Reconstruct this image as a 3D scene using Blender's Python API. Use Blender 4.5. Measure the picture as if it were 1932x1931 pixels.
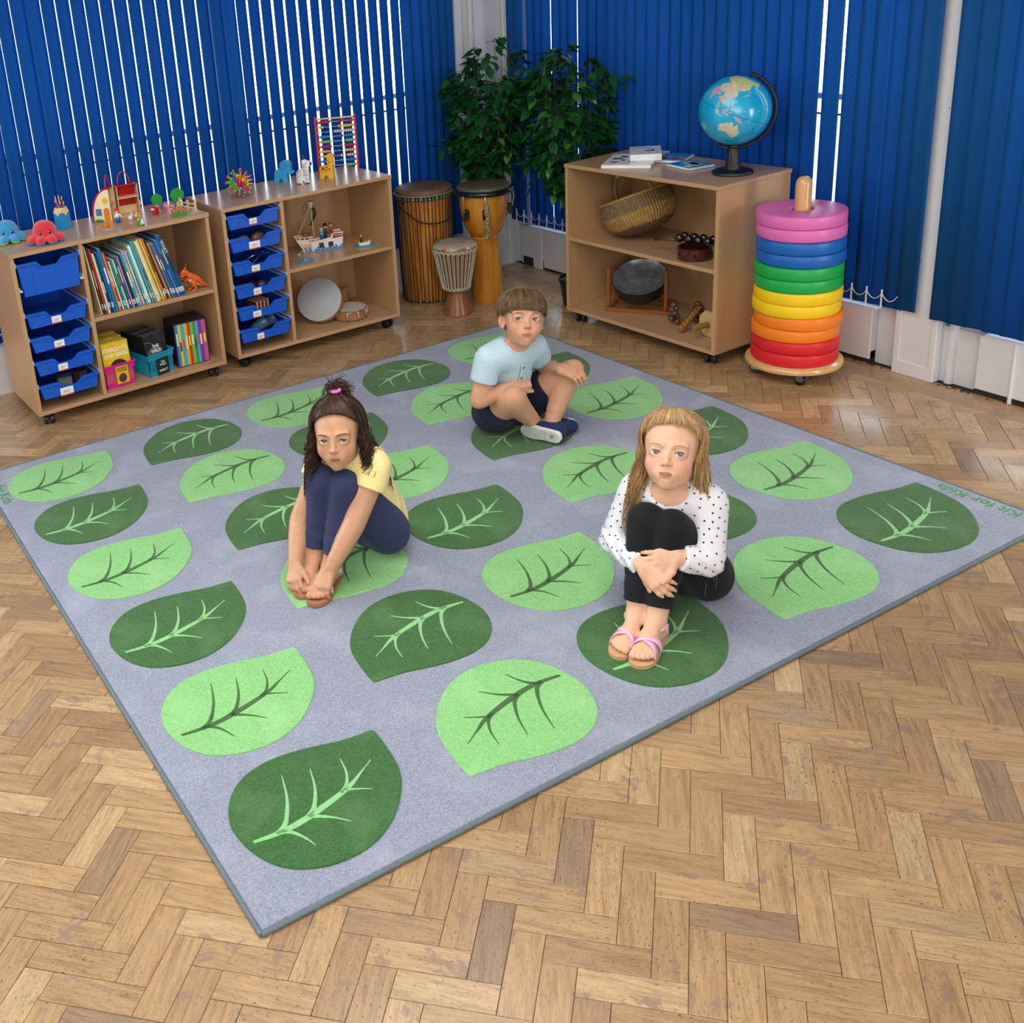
# A classroom corner: leaf rug on a parquet floor, three children, storage units, drums, blue vertical blinds.
import bpy, bmesh, math, random
import numpy as np
from math import sin, cos, pi, radians as R, sqrt, atan2
from mathutils import Vector as V, Matrix as M

for _o in list(bpy.data.objects):
    bpy.data.objects.remove(_o)
SC = bpy.context.scene
COL = SC.collection
rnd = random.Random(7)

# ------------------------------------------------------------------ camera
cam_d = bpy.data.cameras.new('camera')
cam = bpy.data.objects.new('camera', cam_d)
COL.objects.link(cam)
cam.matrix_world = M.Translation((-0.5069, -1.4299, 1.6921)) @ M.Rotation(R(-25.7865), 4, 'Z') @ M.Rotation(R(70.7037), 4, 'X') @ M.Rotation(R(-6.0088), 4, 'Z')
cam_d.sensor_width = 36.0
cam_d.lens = 2014.061 / 1932 * 36.0
cam_d.shift_x = (966.0 - 542.262) / 1932
cam_d.shift_y = (647.194 - 965.5) / 1932
cam_d.clip_start = 0.05
SC.camera = cam

# ------------------------------------------------------------------ world, sun, exposure
SC.view_settings.view_transform = 'Standard'
SC.view_settings.look = 'None'
SC.view_settings.exposure = 0.0
SC.view_settings.gamma = 1.0
SC.view_settings.use_curve_mapping = False
wd = bpy.data.worlds.new('overcast_sky')
SC.world = wd
wd.use_nodes = True
wn = wd.node_tree
wn.nodes['Background'].inputs[0].default_value = (0.86, 0.94, 1.0, 1)
wn.nodes['Background'].inputs[1].default_value = 6.5
cy = SC.cycles
cy.use_denoising = True
cy.max_bounces = 8
cy.diffuse_bounces = 4
cy.glossy_bounces = 3
cy.transmission_bounces = 4
cy.transparent_max_bounces = 6
cy.sample_clamp_indirect = 6.0
cy.caustics_reflective = False
cy.caustics_refractive = False

def area(name, loc, target, sx, sy, power, col=(1, 1, 1), spread=180):
    l = bpy.data.lights.new(name, 'AREA')
    l.shape = 'RECTANGLE'
    l.size, l.size_y = sx, sy
    l.energy = power
    l.color = col
    l.spread = R(spread)
    o = bpy.data.objects.new(name, l)
    COL.objects.link(o)
    o.location = loc
    o.rotation_euler = (V(target) - V(loc)).to_track_quat('-Z', 'Y').to_euler()
    return o

# unseen lamps added overhead, behind the viewpoint and beside the blinds; high sun behind the left windows
area('added_overhead_light', (0.5, 0.7, 2.52), (0.5, 0.7, 0), 2.2, 1.8, 50, (1.0, 0.98, 0.95))  # added soft light from above; no fitting is built
area('added_overhead_light', (-1.0, -1.6, 2.52), (-1.0, -1.6, 0), 2.0, 1.8, 38, (1.0, 0.98, 0.95))  # second added overhead lamp, nearer the viewpoint
area('added_fill_light', (-1.2, -3.2, 1.7), (0.9, 1.0, 0.3), 2.6, 1.5, 68, (0.97, 0.98, 1.0))  # added fill from behind the viewpoint; no window is built there
area('added_fill_light', (3.14, -0.62, 0.80), (2.80, 0.80, 0.0), 0.5, 0.9, 15, (1.0, 0.98, 0.95), 150)  # added lamp that brightens the floor along the right wall
area('added_fill_light', (-1.5, 3.10, 1.25), (0.1, 2.3, 0.0), 1.6, 1.6, 34, (0.95, 0.98, 1.0))  # added lamp that brightens the floor and unit at the left
sl = bpy.data.lights.new('sun', 'SUN')
sl.energy = 3.2
sl.angle = R(4)
sl.color = (1.0, 0.97, 0.92)
sun = bpy.data.objects.new('sun', sl)
COL.objects.link(sun)
sun.rotation_euler = V((0.14, -0.46, -0.88)).to_track_quat('-Z', 'Y').to_euler()

# ------------------------------------------------------------------ helpers
def L(h):
    h = h.lstrip('#')
    c = [int(h[i:i + 2], 16) / 255 for i in (0, 2, 4)]
    return tuple(x / 12.92 if x <= 0.04045 else ((x + 0.055) / 1.055) ** 2.4 for x in c) + (1.0,)

class NT:
    """tiny node-tree writer"""
    def __init__(s, name):
        s.m = bpy.data.materials.new(name)
        s.m.use_nodes = True
        s.t = s.m.node_tree
        s.b = s.t.nodes['Principled BSDF']
        s.out = s.t.nodes['Material Output']
    def n(s, typ, props=None, **ins):
        nd = s.t.nodes.new('ShaderNode' + typ)
        for k, v in (props or {}).items():
            setattr(nd, k, v)
        for k, v in ins.items():
            s.set(nd, k, v)
        return nd
    def set(s, nd, k, v):
        key = int(k[1:]) if k[0] == 'i' and k[1:].isdigit() else k.replace('_', ' ')
        inp = nd.inputs[key]
        if isinstance(v, bpy.types.NodeSocket):
            s.t.links.new(v, inp)
        elif isinstance(v, bpy.types.Node):
            s.t.links.new(v.outputs[0], inp)
        else:
            inp.default_value = v
    def P(s, **ins):
        for k, v in ins.items():
            s.set(s.b, k, v)
        return s.m
    def coord(s, which='Object', scale=None):
        o = s.n('TexCoord').outputs[which]
        if scale is not None:
            mp = s.n('Mapping')
            s.t.links.new(o, mp.inputs[0])
            mp.inputs['Scale'].default_value = scale if hasattr(scale, '__len__') else (scale,) * 3
            o = mp.outputs[0]
        return o
    def noise(s, vec, scale, detail=3.0, rough=0.55, dist=0.0):
        return s.n('TexNoise', Vector=vec, Scale=scale, Detail=detail, Roughness=rough, Distortion=dist).outputs[0]
    def ramp(s, fac, stops, interp='LINEAR'):
        r = s.n('ValToRGB', Fac=fac)
        cr = r.color_ramp
        cr.interpolation = interp
        while len(cr.elements) > 1:
            cr.elements.remove(cr.elements[-1])
        for i, (p, c) in enumerate(stops):
            e = cr.elements[0] if i == 0 else cr.elements.new(p)
            e.position = p
            e.color = L(c) if isinstance(c, str) else ((c,) * 3 + (1,) if not hasattr(c, '__len__') else c)
        return r.outputs[0]
    def mix(s, fac, a, b, mode='MIX'):
        nd = s.n('Mix', {'data_type': 'RGBA', 'blend_type': mode})
        for i, v in ((0, fac), (6, a), (7, b)):
            if isinstance(v, bpy.types.NodeSocket):
                s.t.links.new(v, nd.inputs[i])
            else:
                nd.inputs[i].default_value = L(v) if isinstance(v, str) else v
        return nd.outputs[2]
    def math(s, op, a, b=0.0, c=0.0):
        nd = s.n('Math', {'operation': op})
        for i, v in enumerate((a, b, c)):
            if isinstance(v, bpy.types.NodeSocket):
                s.t.links.new(v, nd.inputs[i])
            else:
                nd.inputs[i].default_value = v
        return nd.outputs[0]
    def bump(s, h, strength=0.3, dist=0.001):
        return s.n('Bump', Height=h, Strength=strength, Distance=dist).outputs[0]

_MC = {}
def mat(name, col, rough=0.55, spec=0.5, var=0.10, vscale=18.0, bump=0.0, bscale=300.0, metal=0.0, coat=0.0, sheen=0.0, sub=0.0, trans=0.0):
    """painted / plastic / fabric surface: slight mottling and fine relief, all procedural"""
    key = (name, col)
    if key in _MC:
        return _MC[key]
    t = NT(name)
    c = L(col)
    o = t.coord()
    n = t.noise(o, vscale, 4)
    dark = tuple(x * (1 - var) for x in c[:3]) + (1,)
    lite = tuple(min(1, x * (1 + var)) for x in c[:3]) + (1,)
    col_ = t.ramp(n, [(0.3, dark), (0.7, lite)])
    kw = dict(Base_Color=col_, Roughness=rough, Specular_IOR_Level=spec, Metallic=metal)
    if coat:
        kw['Coat_Weight'] = coat
        kw['Coat_Roughness'] = 0.15
    if sheen:
        kw['Sheen_Weight'] = sheen
        kw['Sheen_Roughness'] = 0.6
    if sub:
        kw['Subsurface_Weight'] = sub
        kw['Subsurface_Radius'] = (0.012, 0.005, 0.003)
        kw['Subsurface_Scale'] = 0.6
    if trans:
        kw['Transmission_Weight'] = trans
    if bump:
        kw['Normal'] = t.bump(t.noise(o, bscale, 3), bump)
    _MC[key] = t.P(**kw)
    return _MC[key]

def wood(name, c1, c2, grain=(1.0, 14.0, 14.0), scale=6.0, rough=0.42, coat=0.0, contrast=0.5, speck=0.0, bump=0.05, spec=0.5):
    key = (name, c1)
    if key in _MC:
        return _MC[key]
    t = NT(name)
    o = t.coord('Object', grain)
    n = t.noise(o, scale, 6, 0.6, 1.2)
    f = t.noise(o, scale * 7, 3)
    h = t.math('ADD', t.math('MULTIPLY', n, 0.75), t.math('MULTIPLY', f, 0.25))
    col = t.ramp(h, [(0.5 - contrast / 2, c2), (0.5 + contrast / 2, c1)])
    if speck:
        s = t.noise(t.coord('Object', (60, 60, 60)), 12, 2)
        col = t.mix(t.math('MULTIPLY', t.math('GREATER_THAN', s, 0.60), speck), col, c2)
    kw = dict(Base_Color=col, Roughness=rough, Specular_IOR_Level=spec, Normal=t.bump(h, bump, 0.002))
    if coat:
        kw['Coat_Weight'] = coat
        kw['Coat_Roughness'] = 0.12
    _MC[key] = t.P(**kw)
    return _MC[key]

class MB:
    """collects shapes, then links them as ONE mesh object"""
    def __init__(s):
        s.v, s.f, s.mi, s.uv = [], [], [], {}
        s.cur = 0
    def add(s, vs, fs, mi=None):
        b = len(s.v)
        s.v += [tuple(p) for p in vs]
        s.f += [tuple(i + b for i in f) for f in fs]
        s.mi += [s.cur if mi is None else mi] * len(fs)
        return s
    def box(s, x0, y0, z0, x1, y1, z1, bev=0.0, mi=None, mx=None):
        if bev <= 0:
            vs = [(x, y, z) for z in (z0, z1) for y in (y0, y1) for x in (x0, x1)]
            fs = [(0, 2, 3, 1), (4, 5, 7, 6), (0, 1, 5, 4), (2, 6, 7, 3), (0, 4, 6, 2), (1, 3, 7, 5)]
        else:
            b = min(bev, (x1 - x0) / 2.01, (y1 - y0) / 2.01, (z1 - z0) / 2.01)
            vs, idx = [], {}
            for ax in range(3):
                for sz in (0, 1):
                    for sy in (0, 1):
                        for sx in (0, 1):
                            g = [(x0, x1)[sx], (y0, y1)[sy], (z0, z1)[sz]]
                            sg = (1 - 2 * sx, 1 - 2 * sy, 1 - 2 * sz)
                            for k in range(3):
                                if k != ax:
                                    g[k] += b * sg[k]
                            idx[(ax, sx, sy, sz)] = len(vs)
                            vs.append(tuple(g))
            fs = []
            for ax in range(3):
                o = [k for k in range(3) if k != ax]
                for sd in (0, 1):
                    q = []
                    for a_, b_ in ((0, 0), (1, 0), (1, 1), (0, 1)):
                        c = [0, 0, 0]
                        c[ax] = sd
                        c[o[0]], c[o[1]] = a_, b_
                        q.append(idx[(ax, *c)])
                    flip = (sd == 0) ^ (ax == 1)
                    fs.append(tuple(q[::-1]) if flip else tuple(q))
            for ax in range(3):           # edge chamfers run along ax
                o = [k for k in range(3) if k != ax]
                for a_ in (0, 1):
                    for b_ in (0, 1):
                        c0, c1 = [0] * 3, [0] * 3
                        c0[o[0]] = c1[o[0]] = a_
                        c0[o[1]] = c1[o[1]] = b_
                        c1[ax] = 1
                        q = [idx[(o[0], *c0)], idx[(o[0], *c1)], idx[(o[1], *c1)], idx[(o[1], *c0)]]
                        flip = (a_ ^ b_) ^ (ax == 1)
                        fs.append(tuple(q) if flip else tuple(q[::-1]))
            for sx in (0, 1):
                for sy in (0, 1):
                    for sz in (0, 1):
                        q = [idx[(k, sx, sy, sz)] for k in range(3)]
                        fs.append(tuple(q) if (sx + sy + sz) % 2 else tuple(q[::-1]))
        if mx is not None:
            vs = [mx @ V(p) for p in vs]
        return s.add(vs, fs, mi)
    def lathe(s, prof, n=24, mi=None, mx=None, cap0=True, cap1=True, sx=1.0, sy=1.0):
        """prof: [(r, z)...] bottom to top"""
        vs, fs = [], []
        m = len(prof)
        for r, z in prof:
            for k in range(n):
                a = 2 * pi * k / n
                vs.append((r * cos(a) * sx, r * sin(a) * sy, z))
        for j in range(m - 1):
            for k in range(n):
                k2 = (k + 1) % n
                fs.append((j * n + k, j * n + k2, (j + 1) * n + k2, (j + 1) * n + k))
        if cap0:
            fs.append(tuple(range(n))[::-1])
        if cap1:
            fs.append(tuple((m - 1) * n + k for k in range(n)))
        if mx is not None:
            vs = [mx @ V(p) for p in vs]
        return s.add(vs, fs, mi)
    def sphere(s, c, r, n=16, m=10, mi=None, mx=None):
        r = r if hasattr(r, '__len__') else (r, r, r)
        vs = [(0, 0, -1)]
        fs = []
        for j in range(1, m):
            t = -pi / 2 + pi * j / m
            for k in range(n):
                a = 2 * pi * k / n
                vs.append((cos(t) * cos(a), cos(t) * sin(a), sin(t)))
        vs.append((0, 0, 1))
        for k in range(n):
            fs.append((0, 1 + (k + 1) % n, 1 + k))
        for j in range(m - 2):
            for k in range(n):
                a0 = 1 + j * n
                fs.append((a0 + k, a0 + (k + 1) % n, a0 + n + (k + 1) % n, a0 + n + k))
        t = len(vs) - 1
        for k in range(n):
            fs.append((t, t - n + k, t - n + (k + 1) % n))
        vs = [V((p[0] * r[0], p[1] * r[1], p[2] * r[2])) for p in vs]
        if mx is not None:
            vs = [mx @ p for p in vs]
        vs = [p + V(c) for p in vs]
        return s.add(vs, fs, mi)
    def tube(s, pts, r, n=8, mi=None, closed=False, caps=True, flat=1.0):
        """round (or flattened) tube through points; r number or list"""
        pts = [V(p) for p in pts]
        m = len(pts)
        rs = r if hasattr(r, '__len__') else [r] * m
        vs, fs = [], []
        up = None
        for i, p in enumerate(pts):
            if closed:
                d = (pts[(i + 1) % m] - pts[i - 1])
            else:
                d = pts[min(i + 1, m - 1)] - pts[max(i - 1, 0)]
            d = d.normalized() if d.length > 1e-9 else V((0, 0, 1))
            if up is None:
                up = V((0, 0, 1)) if abs(d.z) < 0.9 else V((1, 0, 0))
            x = d.cross(up)
            x = x.normalized() if x.length > 1e-6 else d.orthogonal().normalized()
            y = x.cross(d).normalized()
            up = y
            for k in range(n):
                a = 2 * pi * k / n
                vs.append(p + x * (cos(a) * rs[i]) + y * (sin(a) * rs[i] * flat))
        for j in range(m if closed else m - 1):
            j2 = (j + 1) % m
            for k in range(n):
                k2 = (k + 1) % n
                fs.append((j * n + k, j * n + k2, j2 * n + k2, j2 * n + k))
        if caps and not closed:
            fs.append(tuple(range(n))[::-1])
            fs.append(tuple((m - 1) * n + k for k in range(n)))
        return s.add(vs, fs, mi)
    def cyl(s, p0, p1, r0, r1=None, n=16, mi=None):
        return s.tube([p0, p1], [r0, r0 if r1 is None else r1], n, mi)
    def prism(s, poly, z0, z1, mi=None, mx=None, mi_side=None):
        """poly: CCW [(x, y)], extruded z0..z1"""
        n = len(poly)
        vs = [(x, y, z0) for x, y in poly] + [(x, y, z1) for x, y in poly]
        if mx is not None:
            vs = [mx @ V(p) for p in vs]
        b = len(s.v)
        s.add(vs, [tuple(range(n))[::-1], tuple(range(n, 2 * n))], mi)
        fs = [(b + k, b + (k + 1) % n, b + n + (k + 1) % n, b + n + k) for k in range(n)]
        s.f += fs
        s.mi += [(s.cur if mi is None else mi) if mi_side is None else mi_side] * n
        return s
    def mesh(s, name, mats, smooth=False):
        me = bpy.data.meshes.new(name)
        me.from_pydata([tuple(p) for p in s.v], [], s.f)
        for m_ in (mats if isinstance(mats, (list, tuple)) else [mats]):
            me.materials.append(m_)
        me.polygons.foreach_set('material_index', s.mi)
        if smooth:
            me.polygons.foreach_set('use_smooth', [True] * len(s.f))
        me.update()
        if smooth and smooth is not True:
            me.set_sharp_from_angle(angle=R(smooth))
        return me
    def build(s, name, mats, parent=None, smooth=False, loc=None, rotz=None, mx=None):
        return link(name, s.mesh(name, mats, smooth), parent, loc, rotz, mx)

def link(name, me, parent=None, loc=None, rotz=None, mx=None):
    o = bpy.data.objects.new(name, me)
    COL.objects.link(o)
    if parent is not None:
        o.parent = parent
    if mx is not None:
        o.matrix_local = mx
    if loc is not None:
        o.location = loc
    if rotz is not None:
        o.rotation_euler = (0, 0, rotz)
    return o

def tag(o, label=None, cat=None, group=None, kind=None):
    for k, v in (('label', label), ('category', cat), ('group', group), ('kind', kind)):
        if v:
            o[k] = v
    return o

def thing(name, label, cat, loc=(0, 0, 0), rotz=0.0, group=None, mx=None):
    o = bpy.data.objects.new(name, None)
    o.empty_display_size = 0.05
    COL.objects.link(o)
    if mx is not None:
        o.matrix_world = mx
    else:
        o.location = loc
        o.rotation_euler = (0, 0, rotz)
    return tag(o, label, cat, group)

def copy_tree(src, parent=None):
    c = src.copy()
    COL.objects.link(c)
    c.parent = parent
    for ch in src.children:
        copy_tree(ch, c)
    return c

def text_mesh(body, size, mat_, depth=0.0004, bold=0.0, align='CENTER', sx=1.0):
    cu = bpy.data.curves.new('lettering', 'FONT')
    cu.body = body
    cu.size = size
    cu.extrude = depth
    cu.offset = bold
    cu.align_x = align
    cu.align_y = 'CENTER'
    cu.resolution_u = 2
    o = bpy.data.objects.new('lettering', cu)
    COL.objects.link(o)
    dg = bpy.context.evaluated_depsgraph_get()
    me = bpy.data.meshes.new_from_object(o.evaluated_get(dg))
    bpy.data.objects.remove(o)
    bpy.data.curves.remove(cu)
    me.materials.clear()
    me.materials.append(mat_)
    if sx != 1.0:
        for v_ in me.vertices:
            v_.co.x *= sx
    return me

def frame(origin, xdir, ydir):
    """matrix whose local x, y run along the given world directions"""
    x = V(xdir).normalized()
    z = x.cross(V(ydir)).normalized()
    y = z.cross(x)
    m = M((x, y, z)).transposed().to_4x4()
    m.translation = V(origin)
    return m

def crom(pts, sub=6, closed=False):
    """Catmull-Rom through points of any dimension"""
    P_ = [np.array(p, float) for p in pts]
    n = len(P_)
    out = []
    for i in range(n if closed else n - 1):
        if closed:
            a, b, c, d = P_[i - 1], P_[i], P_[(i + 1) % n], P_[(i + 2) % n]
        else:
            a, b, c, d = P_[max(i - 1, 0)], P_[i], P_[i + 1], P_[min(i + 2, n - 1)]
        for k in range(sub):
            t = k / sub
            out.append(0.5 * ((2 * b) + (c - a) * t + (2 * a - 5 * b + 4 * c - d) * t * t + (3 * b - a - 3 * c + d) * t ** 3))
    if not closed:
        out.append(P_[-1])
    return [tuple(p) for p in out]
# ================================================================== ROOM
XR, YL = 3.22, 3.22           # inner faces of the right and left window walls
def wall_paint(name, col, chips=0.0):
    t = NT(name)
    o = t.coord()
    n = t.noise(o, 9, 5)
    c = L(col)
    base = t.ramp(n, [(0.3, tuple(x * 0.93 for x in c[:3]) + (1,)), (0.75, c)])
    if chips:
        ch = t.noise(o, 42, 4, 0.7)
        base = t.mix(t.math('GREATER_THAN', ch, 1 - chips), base, '#6b6257')
    return t.P(Base_Color=base, Roughness=0.45, Normal=t.bump(n, 0.12, 0.004))
M_WHITE = wall_paint('white_gloss_paint', '#dcdde0', 0.285)
M_WALL = wall_paint('cream_wall_paint', '#d9d4c8')
M_CEIL = wall_paint('ceiling_paint', '#e4e2dc')
M_DIRT_SHADE = mat('dirt_and_gap_shade', '#2a241f', 0.9, var=0.5, vscale=60, bump=0.6)

def parquet():
    t = NT('worn_parquet')
    uv = t.n('UVMap').outputs[0]
    pos = t.n('NewGeometry').outputs['Position']
    oi = t.n('ObjectInfo').outputs['Random']
    isl = t.n('NewGeometry').outputs['Random Per Island']
    r0 = t.math('FRACT', t.math('ADD', t.math('MULTIPLY', oi, 7.31), t.math('MULTIPLY', isl, 13.7)))
    r1 = t.math('FRACT', t.math('MULTIPLY', r0, 57.3))
    base = t.ramp(r0, [(0.0, '#a38360'), (0.22, '#ad8d67'), (0.45, '#bb9a70'), (0.7, '#a98963'), (0.88, '#c7aa80'), (1.0, '#8d745c')])
    # grain along the block (uv in metres, shifted per block)
    mp = t.n('Mapping', Vector=uv)
    mp.inputs['Scale'].default_value = (9, 95, 1)
    cmb = t.n('CombineXYZ', X=t.math('MULTIPLY', r0, 37.0), Y=t.math('MULTIPLY', r1, 61.0), Z=0.0)
    t.t.links.new(cmb.outputs[0], mp.inputs['Location'])
    g = t.noise(mp.outputs[0], 1.0, 5, 0.6, 0.8)
    g2 = t.noise(mp.outputs[0], 4.5, 4, 0.65, 0.2)
    col = t.mix(1.0, base, t.ramp(g, [(0.32, (0.70, 0.66, 0.62, 1)), (0.5, (0.95, 0.95, 0.95, 1)), (0.7, (1.16, 1.12, 1.06, 1))]), 'MULTIPLY')
    col = t.mix(0.55, col, t.ramp(g2, [(0.35, (0.72, 0.7, 0.68, 1)), (0.6, (1.08, 1.06, 1.04, 1))]), 'MULTIPLY')
    # dents and dark specks
    mp2 = t.n('Mapping', Vector=uv)
    mp2.inputs['Scale'].default_value = (70, 150, 1)
    t.t.links.new(cmb.outputs[0], mp2.inputs['Location'])
    sp = t.noise(mp2.outputs[0], 1.5, 3, 0.6)
    spk = t.ramp(sp, [(0.61, 0.0), (0.66, 1.0)])
    wear = t.noise(pos, 2.3, 3)
    spk = t.math('MULTIPLY', spk, t.ramp(wear, [(0.36, 0.12), (0.62, 0.9)]))
    col = t.mix(spk, col, '#54402f')
    # grey worn patches where the varnish is gone
    wp = t.noise(pos, 15.0, 6, 0.72, 0.6)
    wpm = t.math('MULTIPLY', t.ramp(wp, [(0.56, 0.0), (0.61, 0.8)]), t.ramp(r1, [(0.3, 0.0), (0.55, 1.0)]))
    col = t.mix(wpm, col, '#8a7161')
    ro = t.ramp(t.noise(pos, 7, 4), [(0.3, 0.22), (0.7, 0.38)])
    ro2 = t.math('ADD', ro, t.math('MULTIPLY', wpm, 0.25))
    h = t.math('ADD', t.math('MULTIPLY', g2, 0.35), t.math('ADD', t.math('MULTIPLY', spk, -0.9), t.math('MULTIPLY', t.noise(pos, 16, 2), 0.8)))
    return t.P(Base_Color=col, Roughness=ro2, Specular_IOR_Level=0.5, Coat_Weight=0.35, Coat_Roughness=0.16, Normal=t.bump(h, 0.22, 0.0012))
M_FLOOR = parquet()
M_GAP = mat('dark_floor_joint', '#2b2018', 0.9)

# --- floor: dark screed base; oak blocks in herringbone laid on it
fl = MB().box(-3.4, -4.2, -0.06, XR + 0.05, YL + 0.05, -0.0022).build('floor', M_GAP)
tag(fl, 'worn oak parquet floor laid in herringbone', 'floor', kind='structure')
FO, FA, FB = V((0.70451, -0.03559, 0)), V((0.04472, -0.04116, 0)), V((-0.04309, -0.03933, 0))
def block_geo(kind):
    """one block: top slab with a fine chamfer; uv in metres along and across the grain"""
    a, b = (FA * 3, FB) if kind == 0 else (FB * 3, FA)
    ua, ub = a.normalized(), b.normalized()
    g, c = 0.00045, 0.0009
    def ring(inset, z):
        return [ua * inset + ub * inset + V((0, 0, z)), a - ua * inset + ub * inset + V((0, 0, z)),
                a + b - ua * inset - ub * inset + V((0, 0, z)), b + ua * inset - ub * inset + V((0, 0, z))]
    vs = ring(g, -0.0025) + ring(g, -c) + ring(g + c, 0.0)
    fs = [(8, 9, 10, 11)]
    for r_ in (0, 4):
        for k in range(4):
            fs.append((r_ + k, r_ + (k + 1) % 4, r_ + 4 + (k + 1) % 4, r_ + 4 + k))
    if kind == 1:
        pass
    n = (vs[9] - vs[8]).cross(vs[11] - vs[8]).z
    if n < 0:
        fs = [f[::-1] for f in fs]
    la, lb = a.length, b.length
    uv = [((p.dot(ua)) , p.dot(ub)) for p in vs]
    return vs, fs, uv
GEO = [block_geo(0), block_geo(1)]
def block_mesh(name, items):
    vs, fs, uvs = [], [], []
    for kind, o_, dz in items:
        gv, gf, gu = GEO[kind]
        b = len(vs)
        vs += [tuple(p + o_ + V((0, 0, dz))) for p in gv]
        fs += [tuple(i + b for i in f) for f in gf]
        uvs += gu
    me = bpy.data.meshes.new(name)
    me.from_pydata(vs, [], fs)
    me.materials.append(M_FLOOR)
    ul = me.uv_layers.new(name='UVMap')
    idx = np.empty(len(me.loops), np.int32)
    me.loops.foreach_get('vertex_index', idx)
    ul.data.foreach_set('uv', np.array(uvs, np.float32)[idx].ravel())
    me.update()
    return me
RUGX, RUGY = 2.52, 2.40
camp = cam.matrix_world.translation
cmi = cam.matrix_world.inverted()
near, rest = [], []
for s_ in range(-90, 90):
    for t_ in range(-22, 24):
        for kind, (ox, oy) in ((0, (0, 0)), (1, (4, -1))):
            i, j = ox + s_ + 3 * t_, oy + s_ - 3 * t_
            o_ = FO + FA * i + FB * j
            c = o_ + (FA * 3 + FB if kind == 0 else FB * 3 + FA) * 0.5
            if not (-3.35 < c.x < XR - 0.04 and -4.1 < c.y < YL + 0.02):
                continue
            if 0.12 < c.x < RUGX - 0.12 and 0.12 < c.y < RUGY - 0.12:
                continue                                   # wholly under the rug
            q = cmi @ c
            inview = False
            if q.z < -0.2:
                u = 542.26 + 2014.06 * q.x / -q.z
                w = 647.19 - 2014.06 * q.y / -q.z
                inview = -40 < u < 1972 and -40 < w < 1971
            hid = (c.x < 2.1 and c.y > 2.9) or (c.x > 2.9 and 1.35 < c.y < 2.2) or (0.06 < c.x < RUGX - 0.06 and 0.06 < c.y < RUGY - 0.06)
            it = (kind, o_, rnd.uniform(-0.0003, 0.0003))
            if inview and not hid:
                near.append((-(q.z), it))
            else:
                rest.append(it)
near.sort(key=lambda x: x[0])
BM = [block_mesh('floor_block', [(0, V((0, 0, 0)), 0)]), block_mesh('floor_block', [(1, V((0, 0, 0)), 0)])]
for k, (_, (kind, o_, dz)) in enumerate(near):
    if k < 298:
        ob = link('floor_block', BM[kind], fl)
        ob.location = o_ + V((0, 0, dz))
    else:
        rest.append((kind, o_, dz))
ob = link('floor_block', block_mesh('floor_block_field', rest), fl)
ob['kind'] = 'stuff'
# straight border boards along the right window wall
for k, y0 in enumerate((-4.1, -3.0, -1.9, -0.8, 0.22, 1.3, 2.4)):
    y1 = min((-3.0, -1.9, -0.8, 0.22, 1.3, 2.4, YL)[k], YL)
    b = MB().box(XR - 0.125, y0 + 0.0006, -0.004, XR + 0.0, y1 - 0.0006, 0.0008, 0.0008)
    me = b.mesh('border_board', M_FLOOR)
    ul = me.uv_layers.new(name='UVMap')
    for lp in me.loops:
        p = me.vertices[lp.vertex_index].co
        ul.data[lp.index].uv = (p.y, p.x + k * 0.37)
    link('border_board', me, fl)

# --- walls, ceiling
def struct(name, mb, m_, label=None, smooth=False):
    o = mb.build(name, m_, None, smooth)
    o['kind'] = 'structure'
    if label:
        o['label'] = label
    return o
WX0, WX1 = -2.9, 2.84          # left window span
WY0, WY1 = -0.75, 3.12         # right window span
w = MB()
w.box(-3.4, YL, 0, XR + 0.2, YL + 0.14, 0.225)
w.box(-3.4, YL, 2.3, XR + 0.2, YL + 0.14, 2.6)
w.box(WX1, YL, 0.225, XR + 0.2, YL + 0.14, 2.3)
w.box(-3.4, YL, 0.225, WX0, YL + 0.14, 2.3)
struct('wall_left', w, M_WHITE, 'white painted window wall behind the two storage units')
w = MB()
w.box(XR + 0.03, -4.2, 0, XR + 0.17, YL, 0.215)
w.box(XR + 0.03, -4.2, 2.3, XR + 0.17, YL, 2.6)
w.box(XR + 0.03, WY1, 0.215, XR + 0.17, YL, 2.3)
w.box(XR + 0.03, -4.2, 0.215, XR + 0.17, WY0, 2.3)
struct('wall_right', w, M_WHITE, 'white painted window wall on the right')
struct('wall_back', MB().box(-3.4, -4.34, 0, XR + 0.17, -4.2, 2.6), M_WALL)
struct('wall_west', MB().box(-3.54, -4.2, 0, -3.4, YL, 2.6), M_WALL)
struct('ceiling', MB().box(-3.54, -4.34, 2.6, XR + 0.17, YL + 0.14, 2.7), M_CEIL)
# mouldings of the white corner post
t1 = MB()
for x0, x1, d in ((2.86, 2.905, 0.022), (2.945, 2.965, 0.03), (2.99, 3.16, 0.006), (3.165, 3.2, 0.02)):
    t1.box(x0, YL - d, 0.30 if d < 0.01 else 0.0, x1, YL - 0.0003, 2.45, 0.004)
t1.box(2.84, YL - 0.016, 0.0, 3.17, YL - 0.0003, 0.09, 0.004)
struct('trim_1', t1, M_WHITE, 'moulded white corner casing behind the tall drum')
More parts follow.
